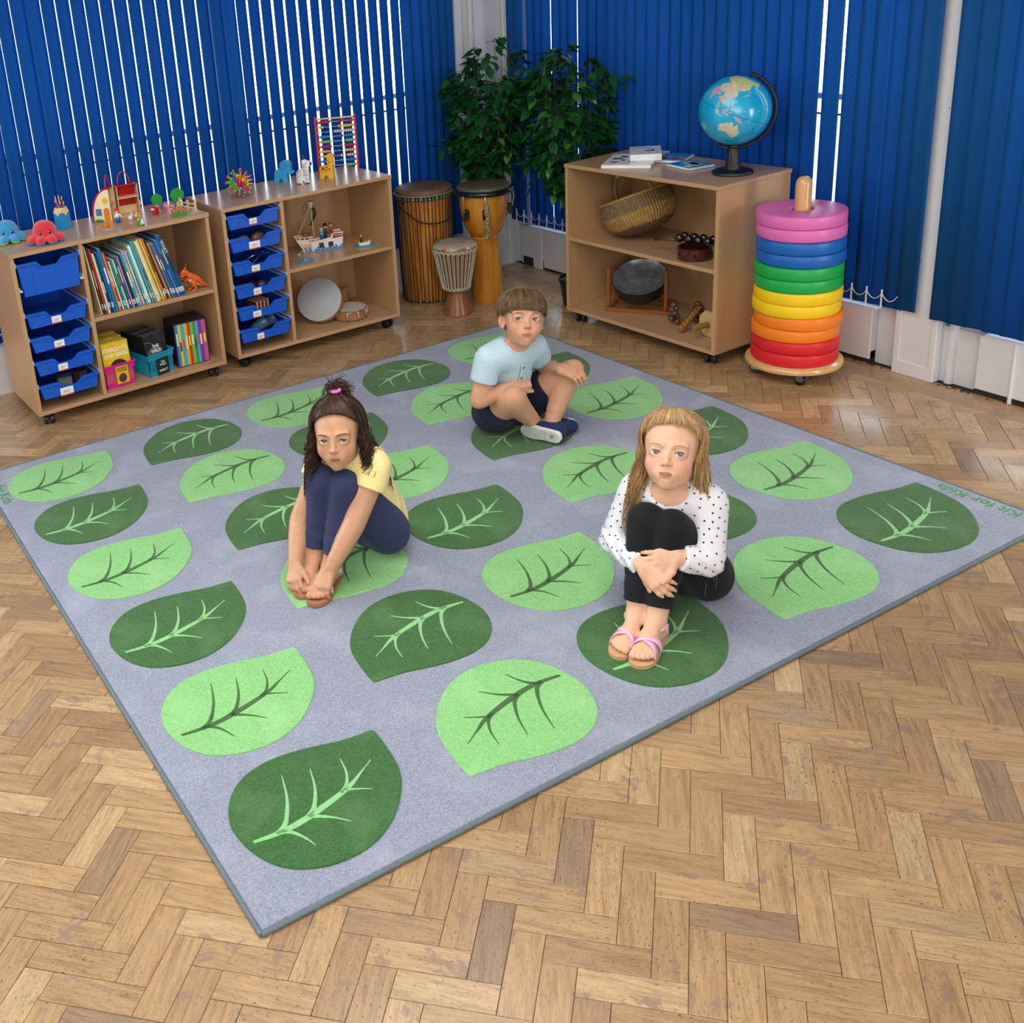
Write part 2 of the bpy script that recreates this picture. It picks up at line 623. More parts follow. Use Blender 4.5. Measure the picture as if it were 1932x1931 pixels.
# boards under the right window
t2 = MB()
for y0, y1, xf, z0 in ((3.165, 3.06, 0.012, 0.006), (3.055, 2.985, 0.0, -0.0), (2.98, 2.0, 0.01, 0.012), (1.995, 1.245, 0.012, 0.016), (1.24, 1.06, 0.004, 0.018),
                       (0.655, 0.53, 0.008, 0.02), (0.526, -0.4, 0.004, 0.022), (-0.41, -2.2, 0.004, 0.03), (-2.21, -4.1, 0.0, 0.02)):
    t2.box(XR + xf - 0.012, y1, z0, XR + 0.028, y0, 0.222, 0.003)
t2.box(XR - 0.004, -4.1, 0.216, XR + 0.06, 0.64, 0.231, 0.003)
t2.box(XR - 0.004, 1.05, 0.216, XR + 0.06, 3.1, 0.231, 0.003)
struct('trim_2', t2, M_WHITE, 'chipped white boards under the right blinds')
for yy in (1.238, 0.528):
    struct('trim_3', MB().box(XR - 0.014, yy - 0.005, 0.0, XR + 0.01, yy + 0.005, 0.222, 0.002), M_WHITE)
# projecting box post with a recessed panel, and the pipe beside it
t4 = MB()
t4.box(XR - 0.010, 0.80, 0.0, XR + 0.075, 0.96, 2.3)
t4.box(XR - 0.018, 0.80, 0.0, XR - 0.0101, 0.96, 0.055, 0.002)
t4.box(XR - 0.018, 0.80, 0.055, XR - 0.0101, 0.822, 0.26, 0.002)
t4.box(XR - 0.018, 0.936, 0.055, XR - 0.0101, 0.96, 0.26, 0.002)
struct('trim_5', t4, M_WHITE, 'white box post with a recessed panel standing between the right blinds')
struct('trim_6', MB().box(XR + 0.028, 0.966, 0.0, XR + 0.05, 1.055, 0.23).box(XR + 0.05, 0.66, 0.0, XR + 0.08, 0.795, 2.3).cyl((XR + 0.03, 0.765, 0), (XR + 0.03, 0.765, 0.9), 0.017, n=14), M_WHITE)
struct('trim_7', MB().box(XR - 0.0005, -4.1, 0.0, XR + 0.03, 0.655, 0.05).box(XR - 0.0005, 1.06, 0.0, XR + 0.03, 3.15, 0.05), M_DIRT_SHADE, 'dark strip of dirt and painted shade in the gap under the white boards')  # dark colour stands in for shade in the void, besides dirt
gp_ = MB()
for k in range(170):
    y = rnd.choice((rnd.uniform(-0.2, 0.66), rnd.uniform(0.66, 0.8), rnd.uniform(1.0, 1.3), rnd.uniform(2.4, 3.1)))
    r_ = rnd.uniform(0.001, 0.0035)
    gp_.sphere((XR - abs(rnd.gauss(0, 0.012)) - 0.002, y, r_ * 0.5), (r_ * rnd.uniform(0.7, 1.8), r_ * rnd.uniform(0.7, 1.8), r_ * 0.7), 6, 4)
g_ = gp_.build('floor_grit', M_DIRT_SHADE)
tag(g_, 'dark grit and crumbs along the foot of the right wall', 'grit', kind='stuff')

# --- windows: frame, glazing bars, panes
def glass():
    t = NT('window_glass')
    tr = t.n('BsdfTransparent', Color=(0.95, 0.98, 1.0, 1))
    gl = t.n('BsdfGlossy', Roughness=0.02)
    fr = t.n('Fresnel', IOR=1.25)
    mx_ = t.n('MixShader')
    t.t.links.new(fr.outputs[0], mx_.inputs[0])
    t.t.links.new(tr.outputs[0], mx_.inputs[1])
    t.t.links.new(gl.outputs[0], mx_.inputs[2])
    t.t.links.new(mx_.outputs[0], t.out.inputs[0])
    return t.m
M_GLASS = glass()
M_LEAD = mat('glazing_seal', '#4a4f55', 0.6)
def window(name, mx, length, posts, rails):
    root = thing(name, None, None)
    root.matrix_world = mx
    root['kind'] = 'structure'
    fr = MB()
    fr.box(0, 0.03, 0, length, 0.10, 0.05).box(0, 0.03, 2.03, length, 0.10, 2.08)
    for p in posts:
        fr.box(p - 0.022, 0.03, 0.0505, p + 0.022, 0.095, 2.0295, 0.004)
    for z in rails:
        fr.box(0.03, 0.035, z - 0.011, length - 0.03, 0.0895, z + 0.011)
    fr.build('window_frame', M_WHITE, root)
    ed = sorted([0.0] + list(posts) + [length])
    zs = [0.05] + list(rails) + [2.03]
    for a, b in zip(ed[:-1], ed[1:]):
        for c, d in zip(zs[:-1], zs[1:]):
            MB().box(a, 0.06, c, b, 0.064, d).build('window_pane', M_GLASS, root)
        MB().box(a, 0.05, rails[0] - 0.075, b, 0.06, rails[0] - 0.068).build('glazing_seal', M_LEAD, root)
    return root
window('window_1', M.Translation((WX0, YL, 0.222)), WX1 - WX0, [0.02, 1.5, 2.9, 4.42, WX1 - WX0 - 0.02], [0.80])
window('window_2', frame((XR + 0.03, WY1, 0.212), (0, -1, 0), (1, 0, 0)), WY1 - WY0, [0.02, 0.62, 1.25, 3.1, WY1 - WY0 - 0.02], [0.80])
gr = MB().box(-9, YL + 0.2, -0.5, 14, 14, -0.4).box(XR + 0.25, -9, -0.5, 14, YL + 0.2, -0.4).build('ground_outside', mat('pale_tarmac', '#8e9398', 0.9))
gr['kind'] = 'structure'

# ================================================================== VERTICAL BLINDS
def blind_fabric(name, col, tr):
    t = NT(name)
    o = t.coord()
    n = t.noise(o, 700, 2)
    c = L(col)
    cc = t.ramp(n, [(0.35, tuple(x * 0.86 for x in c[:3]) + (1,)), (0.65, tuple(min(1, x * 1.12) for x in c[:3]) + (1,))])
    t.P(Base_Color=cc, Roughness=0.75, Specular_IOR_Level=0.25)
    tl = t.n('BsdfTranslucent', Color=cc)
    mx_ = t.n('MixShader', i0=tr)
    t.t.links.new(t.b.outputs[0], mx_.inputs[1])
    t.t.links.new(tl.outputs[0], mx_.inputs[2])
    t.t.links.new(mx_.outputs[0], t.out.inputs[0])
    return t.m
M_BLIND = blind_fabric('blue_blind_fabric', '#1a68b2', 0.42)
M_CHAIN = mat('white_bead_chain', '#dfe3ea', 0.4)
M_RAIL = mat('white_head_rail', '#d8dade', 0.4)
SW = 0.071
def slat_mesh(h):
    b = MB()
    n = 5
    for k in range(n):
        u = -0.5 + k / (n - 1)
        bow = 0.004 * (1 - 4 * u * u)
        for dy in (-0.0004, 0.0004):
            for z in (0, h):
                b.v.append((u * SW, bow + dy, z))
    for k in range(n - 1):
        a, c = k * 4, (k + 1) * 4
        b.f += [(a, c, c + 1, a + 1), (a + 2, a + 3, c + 3, c + 2), (a + 1, c + 1, c + 3, a + 3), (a, a + 2, c + 2, c)]
    b.f += [(0, 1, 3, 2), (4 * (n - 1), 4 * n - 2, 4 * n - 1, 4 * n - 3)]
    b.mi = [0] * len(b.f)
    return b.mesh('blind_slat', M_BLIND, True)
def blind(label, mx, length, zb, items, chain=None):
    """items: [(position along the rail, turn in degrees)]"""
    root = thing('vertical_blind', label, 'blind', mx=mx, group='blue vertical blinds')
    MB().box(-0.03, -0.02, 2.315, length + 0.03, 0.02, 2.35, 0.004).build('head_rail', M_RAIL, root)
    me = slat_mesh(2.315 - zb)
    for p, a in items:
        s_ = link('blind_slat', me, root)
        s_.location = (p, 0, zb + rnd.uniform(-0.002, 0.002))
        s_.rotation_euler = (0, 0, R(a))
    if chain:
        ch = MB()
        for (p0, p1) in chain:
            ch.tube([(p0 + (p1 - p0) * k / 8, -0.012, zb + 0.055 - 0.026 * (1 - (2 * k / 8 - 1) ** 2)) for k in range(9)], 0.0017, 5)
            ch.box(p0 - 0.002, -0.015, zb - 0.002, p0 + 0.002, -0.010, zb + 0.07)
        ch.build('bottom_chain', M_CHAIN, root)
    return root
it = []
x = -0.62
while x < 2.56:
    a = 17 + 2.6 * x + rnd.uniform(-4, 4)
    if 1.55 < x < 1.64 or x > 2.53:
        a = 4
    it.append((x + 0.62, a))
    x += 0.0635
for p, a in ((2.61, -8), (2.665, -8), (2.715, -8), (2.757, -16), (2.80, -4)):
    it.append((p + 0.62, a))
blind('long blue vertical blind on the left wall with light showing between its slats', M.Translation((-0.62, YL - 0.038, 0)), 3.46, 0.252, it,
      [(k * 0.0635, (k + 1) * 0.0635) for k in range(0, 22)])
it = []
for y, a in ((3.16, 0), (3.10, 0), (3.0, 3), (2.95, 3), (2.89, 3), (2.81, 3), (2.755, 3), (2.70, 3), (2.62, 4), (2.56, 4), (2.50, 4)):
    it.append((3.2 - y, a))
for y, a in ((2.42, 26), (2.362, 28), (2.303, 26), (2.247, 24), (2.18, 20), (2.112, 16)):
    it.append((3.2 - y, a))
y = 2.05
while y > 1.33:
    it.append((3.2 - y, 3 + rnd.uniform(-3, 3) + (2 if y > 1.8 else 0)))
    y -= 0.0615
for y, a in ((1.285, 2), (1.20, 4), (1.145, 4), (1.09, 2), (1.02, 4), (0.965, 3), (0.915, 6)):
    it.append((3.2 - y, a))
blind('blue vertical blind behind the potted trees and the globe', frame((XR - 0.036, 3.2, 0), (0, -1, 0), (1, 0, 0)), 2.32, 0.258, it,
      [(0.06 + k * 0.0615, 0.06 + (k + 1) * 0.0615) for k in range(0, 17)] + [(1.70 + k * 0.062, 1.70 + (k + 1) * 0.062) for k in range(0, 9)])
it = []
y = 0.785
while y > -0.72:
    it.append((0.80 - y, 2 + rnd.uniform(-2, 4)))
    y -= 0.0625
blind('blue vertical blind at the right edge beyond the white post', frame((XR - 0.036, 0.80, 0), (0, -1, 0), (1, 0, 0)), 1.55, 0.252, it)

# ================================================================== LEAF RUG
def carpet(name, cols, lite, spk=0.5):
    t = NT(name)
    pos = t.coord()
    f = t.noise(pos, 520, 2, 0.6)
    f2 = t.noise(pos, 170, 3, 0.6)
    c = t.ramp(t.math('ADD', t.math('MULTIPLY', f, 0.55), t.math('MULTIPLY', f2, 0.45)), [(0.32, cols[0]), (0.5, cols[1]), (0.68, cols[2])])
    m_ = t.noise(pos, 6.0, 5, 0.6, 0.3)
    c = t.mix(t.math('MULTIPLY', t.ramp(m_, [(0.50, 0.0), (0.72, 1.0)]), spk), c, lite)
    h = t.math('ADD', f, t.math('MULTIPLY', f2, 0.7))
    return t.P(Base_Color=c, Roughness=0.95, Specular_IOR_Level=0.1, Sheen_Weight=0.25, Sheen_Roughness=0.5, Normal=t.bump(h, 0.75, 0.004))
M_RUG = carpet('grey_carpet_pile', ('#767d92', '#989eb3', '#b8becf'), '#c2c8d8', 0.45)
M_DKG = carpet('dark_green_pile', ('#234f1f', '#33692b', '#55894a'), '#74a367', 0.30)
M_LTG = carpet('light_green_pile', ('#71b869', '#8fd382', '#abe69b'), '#b9efad', 0.35)
M_BIND = mat('grey_rug_binding', '#66747c', 0.8, var=0.2, vscale=400, bump=0.5, bscale=500)
M_OLIVE = carpet('olive_green_vein', ('#2f5526', '#3f6b33', '#4d7a40'), '#5c8a4c', 0.2)
M_MINT = carpet('mint_green_vein', ('#7cc47a', '#93d68e', '#a9e3a2'), '#b9ecb0', 0.2)
rug = thing('leaf_rug', 'large square grey rug printed with rows of dark and light green leaves', 'rug')
RT = 0.0105
MB().box(0.009, 0.009, 0.0008, RUGX - 0.009, RUGY - 0.009, RT, 0.003).build('rug_pile', M_RUG, rug)
bd = MB()
q = 0.0045
for p0, p1 in (((q, q), (RUGX - q, q)), ((RUGX - q, q), (RUGX - q, RUGY - q)), ((RUGX - q, RUGY - q), (q, RUGY - q)), ((q, RUGY - q), (q, q))):
    bd.tube([(*p0, 0.0058), (*p1, 0.0058)], 0.0056, 8)
bd.build('rug_binding', M_BIND, rug, 60)
LEAF = [(0.203, 0.117), (0.199, 0.06), (0.183, -0.02), (0.146, -0.082), (0.086, -0.138), (0.02, -0.168), (-0.045, -0.172), (-0.105, -0.156), (-0.155, -0.122), (-0.188, -0.068),
        (-0.202, -0.005), (-0.199, 0.05), (-0.172, 0.108), (-0.125, 0.15), (-0.066, 0.168), (-0.004, 0.166), (0.06, 0.152), (0.12, 0.134), (0.178, 0.126), (0.196, 0.124)]
lo = crom(LEAF, 4, True)
def leaf_mesh(m_):
    b = MB()
    n = len(lo)
    pts = [V((p[0], p[1], 0)) for p in lo]
    rings = [(1.0, -0.001), (1.0, 0.0016), (0.986, 0.0028)]
    for sc_, z in rings:
        b.v += [(p.x * sc_, p.y * sc_, z) for p in pts]
    for r_ in range(2):
        for k in range(n):
            k2 = (k + 1) % n
            b.f.append((r_ * n + k2, r_ * n + k, (r_ + 1) * n + k, (r_ + 1) * n + k2))
    b.f.append(tuple(2 * n + k for k in range(n))[::-1])
    b.mi = [0] * len(b.f)
    return b.mesh('leaf', m_)
def stroke(b, pts, w0, w1, wm=None, z=0.0034):
    c = crom(pts, 6)
    n = len(c)
    base = len(b.v)
    for i, p in enumerate(c):
        d = V(c[min(i + 1, n - 1)]) - V(c[max(i - 1, 0)])
        d = V((-d[1], d[0])).normalized()
        t = i / (n - 1)
        w_ = w0 + (w1 - w0) * t
        if wm is not None:
            w_ = wm * (1 - abs(2 * t - 0.75) ** 1.5) + w1 * abs(2 * t - 0.75) ** 1.5 if abs(2 * t - 0.75) < 1 else w1
        for sgn, zz in ((-1, 0.0027), (-0.7, z), (0.7, z), (1, 0.0027)):
            b.v.append((p[0] + d.x * sgn * w_ / 2, p[1] + d.y * sgn * w_ / 2, zz))
    for i in range(n - 1):
        for k in range(3):
            a = base + i * 4 + k
            b.f.append((a, a + 4, a + 5, a + 1)[::-1])
            b.mi.append(0)
def vein_mesh(m_):
    b = MB()
    stroke(b, [(-0.180, -0.028), (-0.112, -0.036), (-0.04, -0.029), (0.056, -0.006), (0.105, 0.018), (0.146, 0.040)], 0.004, 0.003, 0.017)
    for pts, w0 in (([(-0.128, -0.036), (-0.100, -0.018), (-0.066, 0.04), (-0.043, 0.110)], 0.016), ([(-0.052, -0.030), (-0.028, -0.012), (0.000, 0.035), (0.019, 0.092)], 0.015),
                    ([(0.04, -0.010), (0.062, 0.005), (0.081, 0.038), (0.091, 0.082)], 0.012), ([(-0.118, -0.034), (-0.100, -0.05), (-0.086, -0.075), (-0.076, -0.106)], 0.013),
                    ([(-0.050, -0.030), (-0.028, -0.045), (-0.006, -0.064), (0.017, -0.091)], 0.012), ([(0.05, -0.006), (0.066, -0.014), (0.083, -0.024), (0.102, -0.037)], 0.008)):
        stroke(b, pts, w0, 0.002)
    return b.mesh('leaf_vein', m_)
LM = [leaf_mesh(M_DKG), leaf_mesh(M_LTG)]
VM = [vein_mesh(M_MINT), vein_mesh(M_OLIVE)]
for i, lx in enumerate((0.268, 0.768, 1.245, 1.755, 2.242)):
    for j, ly in enumerate((0.235, 0.625, 1.02, 1.412, 1.803, 2.168)):
        c = (i + j) % 2
        lf = link('leaf', LM[c], rug, (lx, ly, RT), 0 if i % 2 == 0 else pi)
        lf['label'] = ('dark green leaf with mint veins', 'light green leaf with olive veins')[c]
        vn = link('leaf_vein', VM[c], lf)
M_TXT = mat('green_rug_lettering', '#4d9a55', 0.9)
for px_, py_, rz in ((2.478, 0.19, pi / 2), (RUGX - 2.478, RUGY - 0.19, -pi / 2)):
    o = link('printed_lettering', text_mesh('Kit for Kids', 0.052, M_TXT, 0.0003, 0.0006), rug, (px_, py_, RT + 0.0006), rz)
# ================================================================== STORAGE UNITS
M_BV = wood('beech_laminate_upright', '#c79f76', '#b68d63', (16, 16, 1.2), 5.0, 0.38, 0.0, 0.7, 0.25, 0.02)
M_BH = wood('beech_laminate_top', '#c6a07c', '#b48c66', (1.2, 16, 16), 5.0, 0.30, 0.15, 0.7, 0.25, 0.02)
M_EDGE = wood('beech_edging', '#d2ab7e', '#c39a6c', (6, 6, 6), 5.0, 0.4, 0.0, 0.7, 0.2, 0.02)
M_TRAY = mat('royal_blue_plastic', '#1159cf', 0.32, var=0.05, coat=0.15)
M_RUN = mat('translucent_runner_plastic', '#c9d2de', 0.3)
M_BLK = mat('black_plastic', '#17181b', 0.4, var=0.15)
M_CARD = mat('white_card', '#eff0ee', 0.7, var=0.02)
M_REDC = mat('red_card_strip', '#d8594f', 0.7)
M_INK = mat('dark_print', '#3a3f3c', 0.8)
UW, UD, UH, UB, UT = 0.866, 0.395, 0.7447, 0.0555, 0.0166
def caster_mb():
    b = MB()
    b.cyl((0, 0, 0.044), (0, 0, 0.0555), 0.009, n=10)
    b.box(-0.0172, -0.014, 0.030, 0.0172, 0.016, 0.0475, 0.003)
    b.box(-0.019, -0.019, 0.0535, 0.019, 0.019, 0.0555)
    pr = [(0.024 * cos(a), 0.0225 + 0.024 * sin(a)) for a in [R(-20 + 11 * k) for k in range(21)]]
    mx = M(((0, 0, 1, 0), (1, 0, 0, 0), (0, 1, 0, 0), (0, 0, 0, 1)))
    for x0, x1 in ((-0.0215, -0.0095), (0.0095, 0.0215)):
        b.prism(pr, x0 * 0.8, x1 * 0.8, mx=mx)
    return b
def wheel_mesh():
    b = MB()
    mx = M(((0, 0, 1, 0), (1, 0, 0, 0), (0, 1, 0, 0.0222), (0, 0, 0, 1)))
    for x0, x1 in ((-0.022, -0.006), (0.006, 0.022)):
        b.lathe([(0.012, x0), (0.0205, x0 + 0.001), (0.0222, x0 + 0.004), (0.0222, x1 - 0.004), (0.0205, x1 - 0.001), (0.012, x1)], 18, mx=mx)
    b.lathe([(0.005, -0.008), (0.005, 0.008)], 8, mx=mx)
    return b.mesh('wheel', M_BLK, 50)
CASTER_ME, WHEEL_ME = caster_mb().mesh('caster', M_BLK, 50), wheel_mesh()
def casters(root, w, d, hs=1.0):
    for k, (x, y) in enumerate(((0.05, 0.045), (w - 0.05, 0.045), (0.05, d - 0.045), (w - 0.05, d - 0.045))):
        c = link('caster', CASTER_ME, root, (x, y, 0), rnd.uniform(-0.6, 0.6))
        link('wheel', WHEEL_ME, c)
TW = 0.252
NOTCH = [(0.0, 0.0), (0.078, -0.001), (0.098, -0.026), (0.156, -0.026), (0.184, -0.002), (TW, 0.0)]
def tray_mesh(h):
    """shallow or deep tray; x across, y back, top edge at z = 0"""
    b = MB()
    ti, n = 0.012, 0.0025
    def fr(y, out):
        return [(p[0], p[1]) for p in NOTCH] + [(TW - ti, -h), (ti, -h)]
    mx = M(((1, 0, 0, 0), (0, 0, -1, 0), (0, 1, 0, 0), (0, 0, 0, 1)))   # polygon (x, z), extruded along -y
    poly = fr(0, 0)[::-1]
    b.prism(poly, -0.003, 0.0, mx=mx)
    pl = [(0.055, -0.03), (0.198, -0.03), (0.194, -h + 0.002), (0.059, -h + 0.002)]
    b.prism(pl[::-1], 0.0005, 0.0032, mx=mx)
    # folded lip that follows the notch
    lip = [(p[0] + (-0.004 if i == 0 else 0.004 if i == 5 else 0), p[1]) for i, p in enumerate(NOTCH)]
    low = [(p[0], p[1] - 0.0105) for p in lip]
    b.prism(low + lip[::-1], 0.0005, 0.0065, mx=mx)
    for s_ in (0, 1):
        x0, x1 = (0.0, ti) if s_ == 0 else (TW, TW - ti)
        sg = 1 if s_ == 0 else -1
        v = [(x0, 0.003, 0), (x0, 0.33, 0), (x1, 0.32, -h), (x1, 0.006, -h), (x0 + sg * n, 0.003, 0), (x0 + sg * n, 0.33, 0), (x1 + sg * n, 0.32, -h), (x1 + sg * n, 0.006, -h)]
        f = [(0, 1, 2, 3), (7, 6, 5, 4), (0, 4, 5, 1), (3, 2, 6, 7)]
        b.add(v, f if s_ else [q[::-1] for q in f])
        b.box(min(x0, x0 - sg * 0.006), 0.002, -0.004, max(x0, x0 - sg * 0.006), 0.33, 0.0)
    b.box(0.0, 0.327, -h, TW, 0.33, 0.0)
    b.box(ti, 0.003, -h, TW - ti, 0.325, -h + n)
    return b.mesh('tray', M_TRAY)
TRAY_S, TRAY_D = tray_mesh(0.064), tray_mesh(0.136)
RUN_ME = MB().box(0, 0.002, -0.013, 0.0125, 0.35, -0.0045, 0.001).box(0, 0.002, -0.006, 0.003, 0.35, 0.008).mesh('tray_runner', M_RUN)
RUN_ME2 = MB().box(-0.0125, 0.002, -0.013, 0, 0.35, -0.0045, 0.001).box(-0.003, 0.002, -0.006, 0, 0.35, 0.008).mesh('tray_runner', M_RUN)
def carcass(root, w, d, shelf_x0, shelf_z=0.409, div=None):
    MB().box(-0.002, -0.004, UH - UT, w + 0.002, d + 0.004, UH, 0.0012).build('top_panel', M_BH, root)
    MB().box(0, 0, UB, w, d, UB + UT, 0.001).build('bottom_panel', M_BH, root)
    for x in (0, w - UT):
        MB().box(x, 0.0, UB + UT + 0.0003, x + UT, d, UH - UT - 0.0003, 0.0008).build('side_panel', M_BV, root)
    MB().box(UT, d - 0.012, UB + UT + 0.0003, w - UT, d - 0.004, UH - UT - 0.0003).build('back_panel', M_BV, root)
    if div:
        MB().box(div, 0.001, UB + UT + 0.0003, div + UT, d - 0.0125, UH - UT - 0.0003, 0.0008).build('divider', M_BV, root)
    MB().box(shelf_x0 + 0.0003, 0.004, shelf_z - UT, w - UT - 0.0003, d - 0.0125, shelf_z, 0.001).build('shelf', M_BH, root)
    sc = MB()
    for x in (0.03, w - 0.05):
        for k in range(5):
            sc.cyl((x + 0.008 * (k % 3), 0.018 + 0.012 * (k // 3 + k % 2), UB + UT), (x + 0.008 * (k % 3), 0.018 + 0.012 * (k // 3 + k % 2), UB + UT + 0.0006), 0.0028, n=8)
    sc.build('screw_caps', mat('brown_screw_cap', '#4b3524', 0.6), root)['kind'] = 'stuff'
    casters(root, w, d)
def unit(name, label, loc, rotz, trays):
    root = thing(name, label, 'storage unit', loc, rotz)
    carcass(root, UW, UD, 0.2835 + UT, div=0.2835)
    for z, deep, card in trays:
        t = link('tray', TRAY_D if deep else TRAY_S, root, (0.0165 + 0.0075, 0.004, z))
        if card:
            cx, cz, cw, ch = card
            cb = MB()
            cb.box(cx - cw / 2, -0.0078, cz - ch / 2, cx + cw / 2, -0.0067, cz + ch / 2, mi=0)
            cb.box(cx - cw / 2, -0.0079, cz - ch / 2 - 0.001, cx + cw / 2, -0.0066, cz - ch / 2 + 0.0045, mi=1)
            for r_ in range(2):
                x = cx - cw * 0.28
                while x < cx + cw * (0.27 if r_ == 0 else 0.1):
                    l = rnd.uniform(0.0015, 0.0035)
                    cb.box(x, -0.0082, cz + 0.002 - r_ * 0.006 - 0.001, x + l, -0.0077, cz + 0.002 - r_ * 0.006 + 0.0012, mi=2)
                    x += l + 0.001
            cb.build('label_card', [M_CARD, M_REDC, M_INK], t)
        for me, x in ((RUN_ME, 0.0169), (RUN_ME2, 0.2831)):
            link('tray_runner', me, root, (x, 0, z))
    if name.endswith('deep'):
        pass
    return root
C1 = ((0.3247, 2.6945, 0), 0.03194)
C2 = ((1.2558, 2.7347, 0), -0.0024)
C3 = ((2.7354, 2.2527, 0), -1.5519)
u1 = unit('storage_unit', 'beech storage unit at the left edge with a deep blue tray and leaning picture books', *C1,
          [(0.699, True, None), (0.492, False, (0.118, -0.045, 0.040, 0.030)), (0.389, False, (0.112, -0.045, 0.042, 0.030)), (0.288, False, (0.110, -0.045, 0.040, 0.030)), (0.184, False, (0.108, -0.047, 0.056, 0.034))])
link('tray_runner', RUN_ME2, u1, (0.2831, 0, 0.598))
link('tray_runner', RUN_ME, u1, (0.0169, 0, 0.598))
u2 = unit('storage_unit', 'beech storage unit with six shallow blue trays and the toy ship', *C2,
          [(0.708, False, (0.120, -0.042, 0.036, 0.028)), (0.606, False, (0.115, -0.045, 0.054, 0.034)), (0.500, False, (0.108, -0.045, 0.040, 0.030)),
           (0.394, False, (0.104, -0.045, 0.038, 0.032)), (0.291, False, (0.090, -0.045, 0.040, 0.030)), (0.186, False, (0.095, -0.047, 0.034, 0.030))])
for u in (u1, u2):
    u['group'] = 'storage units with blue trays'
WR, DR = 0.845, 0.405
u3 = thing('bookcase', 'open beech shelf unit on castors under the globe', 'shelf unit', *C3)
carcass(u3, WR, DR, UT)
def mxc(c, u, d, z, rz=0.0):
    """matrix of a spot given in a unit's own width / depth / height"""
    return M.Translation(c[0]) @ M.Rotation(c[1], 4, 'Z') @ M.Translation((u, d, z)) @ M.Rotation(rz, 4, 'Z')
# ================================================================== TOYS AND BOOKS ON THE LEFT UNITS
PZ = M(((1, 0, 0, 0), (0, 0, -1, 0), (0, 1, 0, 0), (0, 0, 0, 1)))     # polygon (x, z) extruded toward -y
def ellipse(cx, cy_, rx, ry, n=20, a0=0.0, a1=2 * pi):
    return [(cx + rx * cos(a0 + (a1 - a0) * k / n), cy_ + ry * sin(a0 + (a1 - a0) * k / n)) for k in range(n)]
def slab(parent, name, poly, d, m_, mx=None, y=0.0):
    """a flat wooden piece: outline poly in x, z; thickness d centred on y"""
    return MB().prism(poly, -y - d / 2, -y + d / 2, mx=PZ).build(name, m_, parent, mx=mx)
def col(h, **k):
    return mat('paint_' + h.strip('#'), h, k.pop('rough', 0.38), **k)
M_PINE = wood('pale_toy_wood', '#e6c795', '#d8b581', (2, 12, 12), 6, 0.5)
T1 = UH + 0.0006
# --- octopus plush toys
def octopus(label, u, d, s_, c_top, c_under, rz):
    r = thing('octopus_plush', label, 'soft toy', group='reversible octopus toys', mx=mxc(C1, u, d, T1, rz))
    mt, mu = mat('plush_' + c_top[1:], c_top, 0.95, sheen=0.5, bump=0.4, bscale=700), mat('plush_' + c_under[1:], c_under, 0.95, sheen=0.5, bump=0.4, bscale=700)
    b, w_ = MB(), MB()
    b.lathe([(0.030 * s_, 0.014 * s_), (0.046 * s_, 0.024 * s_), (0.0525 * s_, 0.042 * s_), (0.051 * s_, 0.060 * s_), (0.043 * s_, 0.078 * s_), (0.028 * s_, 0.0905 * s_), (0.012 * s_, 0.0955 * s_)], 28)
    b.build('head', mt, r, True)
    for k in range(8):
        a = R(22.5 + 45 * k)
        lg = MB().sphere((0, 0, 0), (0.030 * s_, 0.023 * s_, 0.017 * s_), 14, 8)
        o = lg.build('tentacle', mt, r, True, (0.058 * s_ * cos(a), 0.058 * s_ * sin(a), 0.021 * s_), a)
        o.rotation_euler = (0, R(18), a)
        pd = MB().sphere((0.004 * s_, 0, -0.0065 * s_), (0.0285 * s_, 0.0215 * s_, 0.0125 * s_), 14, 8).build('underside', mu, o, True)
        pd['label'] = 'contrasting plush underside'
    for sx in (-1, 1):
        e = MB().sphere((sx * 0.019 * s_, -0.0475 * s_, 0.050 * s_), (0.0062 * s_, 0.003 * s_, 0.0085 * s_), 12, 8).build('eye', col('#15161a', rough=0.2), r, True)
        MB().sphere((sx * 0.019 * s_ - 0.002 * s_, -0.0502 * s_, 0.053 * s_), 0.002 * s_, 8, 6).build('eye_glint', col('#f5f5f5'), e, True)
    MB().tube([(x * s_, -0.0505 * s_ + abs(x) * 0.15 * s_, (0.041 + 18 * x * x) * s_) for x in (-0.007, -0.0035, 0, 0.0035, 0.007)], 0.0008 * s_, 5).build('mouth', col('#2a1015'), r)
octopus('red octopus plush with a smile and blue undersides', 0.183, 0.095, 0.93, '#d7152c', '#2a64ad', R(-14))
octopus('blue octopus plush with green undersides at the left end', 0.068, 0.245, 0.93, '#2394d2', '#62bb46', R(-8))
# --- pencil pot and pencils
r = thing('pencil_pot', 'pot shaped like a giant blue pencil tip beside the red octopus', 'pencil pot', mx=mxc(C1, 0.318, 0.278, T1, 0.25))
pot, tip = MB(), MB()
def hexr(rad, k, n=6):
    return [(rad * cos(2 * pi * i / n), rad * sin(2 * pi * i / n)) for i in range(n)]
n = 48
rows = []
for zf, rad in ((0, 0.0385), (1, 0.0385)):
    row = []
    for i in range(n):
        a = 2 * pi * i / n
        hx = rad * cos(pi / 6) / cos((a % (pi / 3)) - pi / 6)
        sc = 0.058 + 0.016 * abs(cos(a * 3)) if zf else 0.0
        row.append((hx * cos(a), hx * sin(a), sc))
    rows.append(row)
pot.add(rows[0] + rows[1], [(i, (i + 1) % n, n + (i + 1) % n, n + i) for i in range(n)] + [tuple(range(n))[::-1]])
pot.build('pot_body', col('#1f8ac6'), r)
row2 = []
for i in range(n):
    a = 2 * pi * i / n
    row2.append((0.026 * cos(a), 0.026 * sin(a), 0.092))
mid = [(x * 0.995, y * 0.995, z - 0.004) for x, y, z in rows[1]]
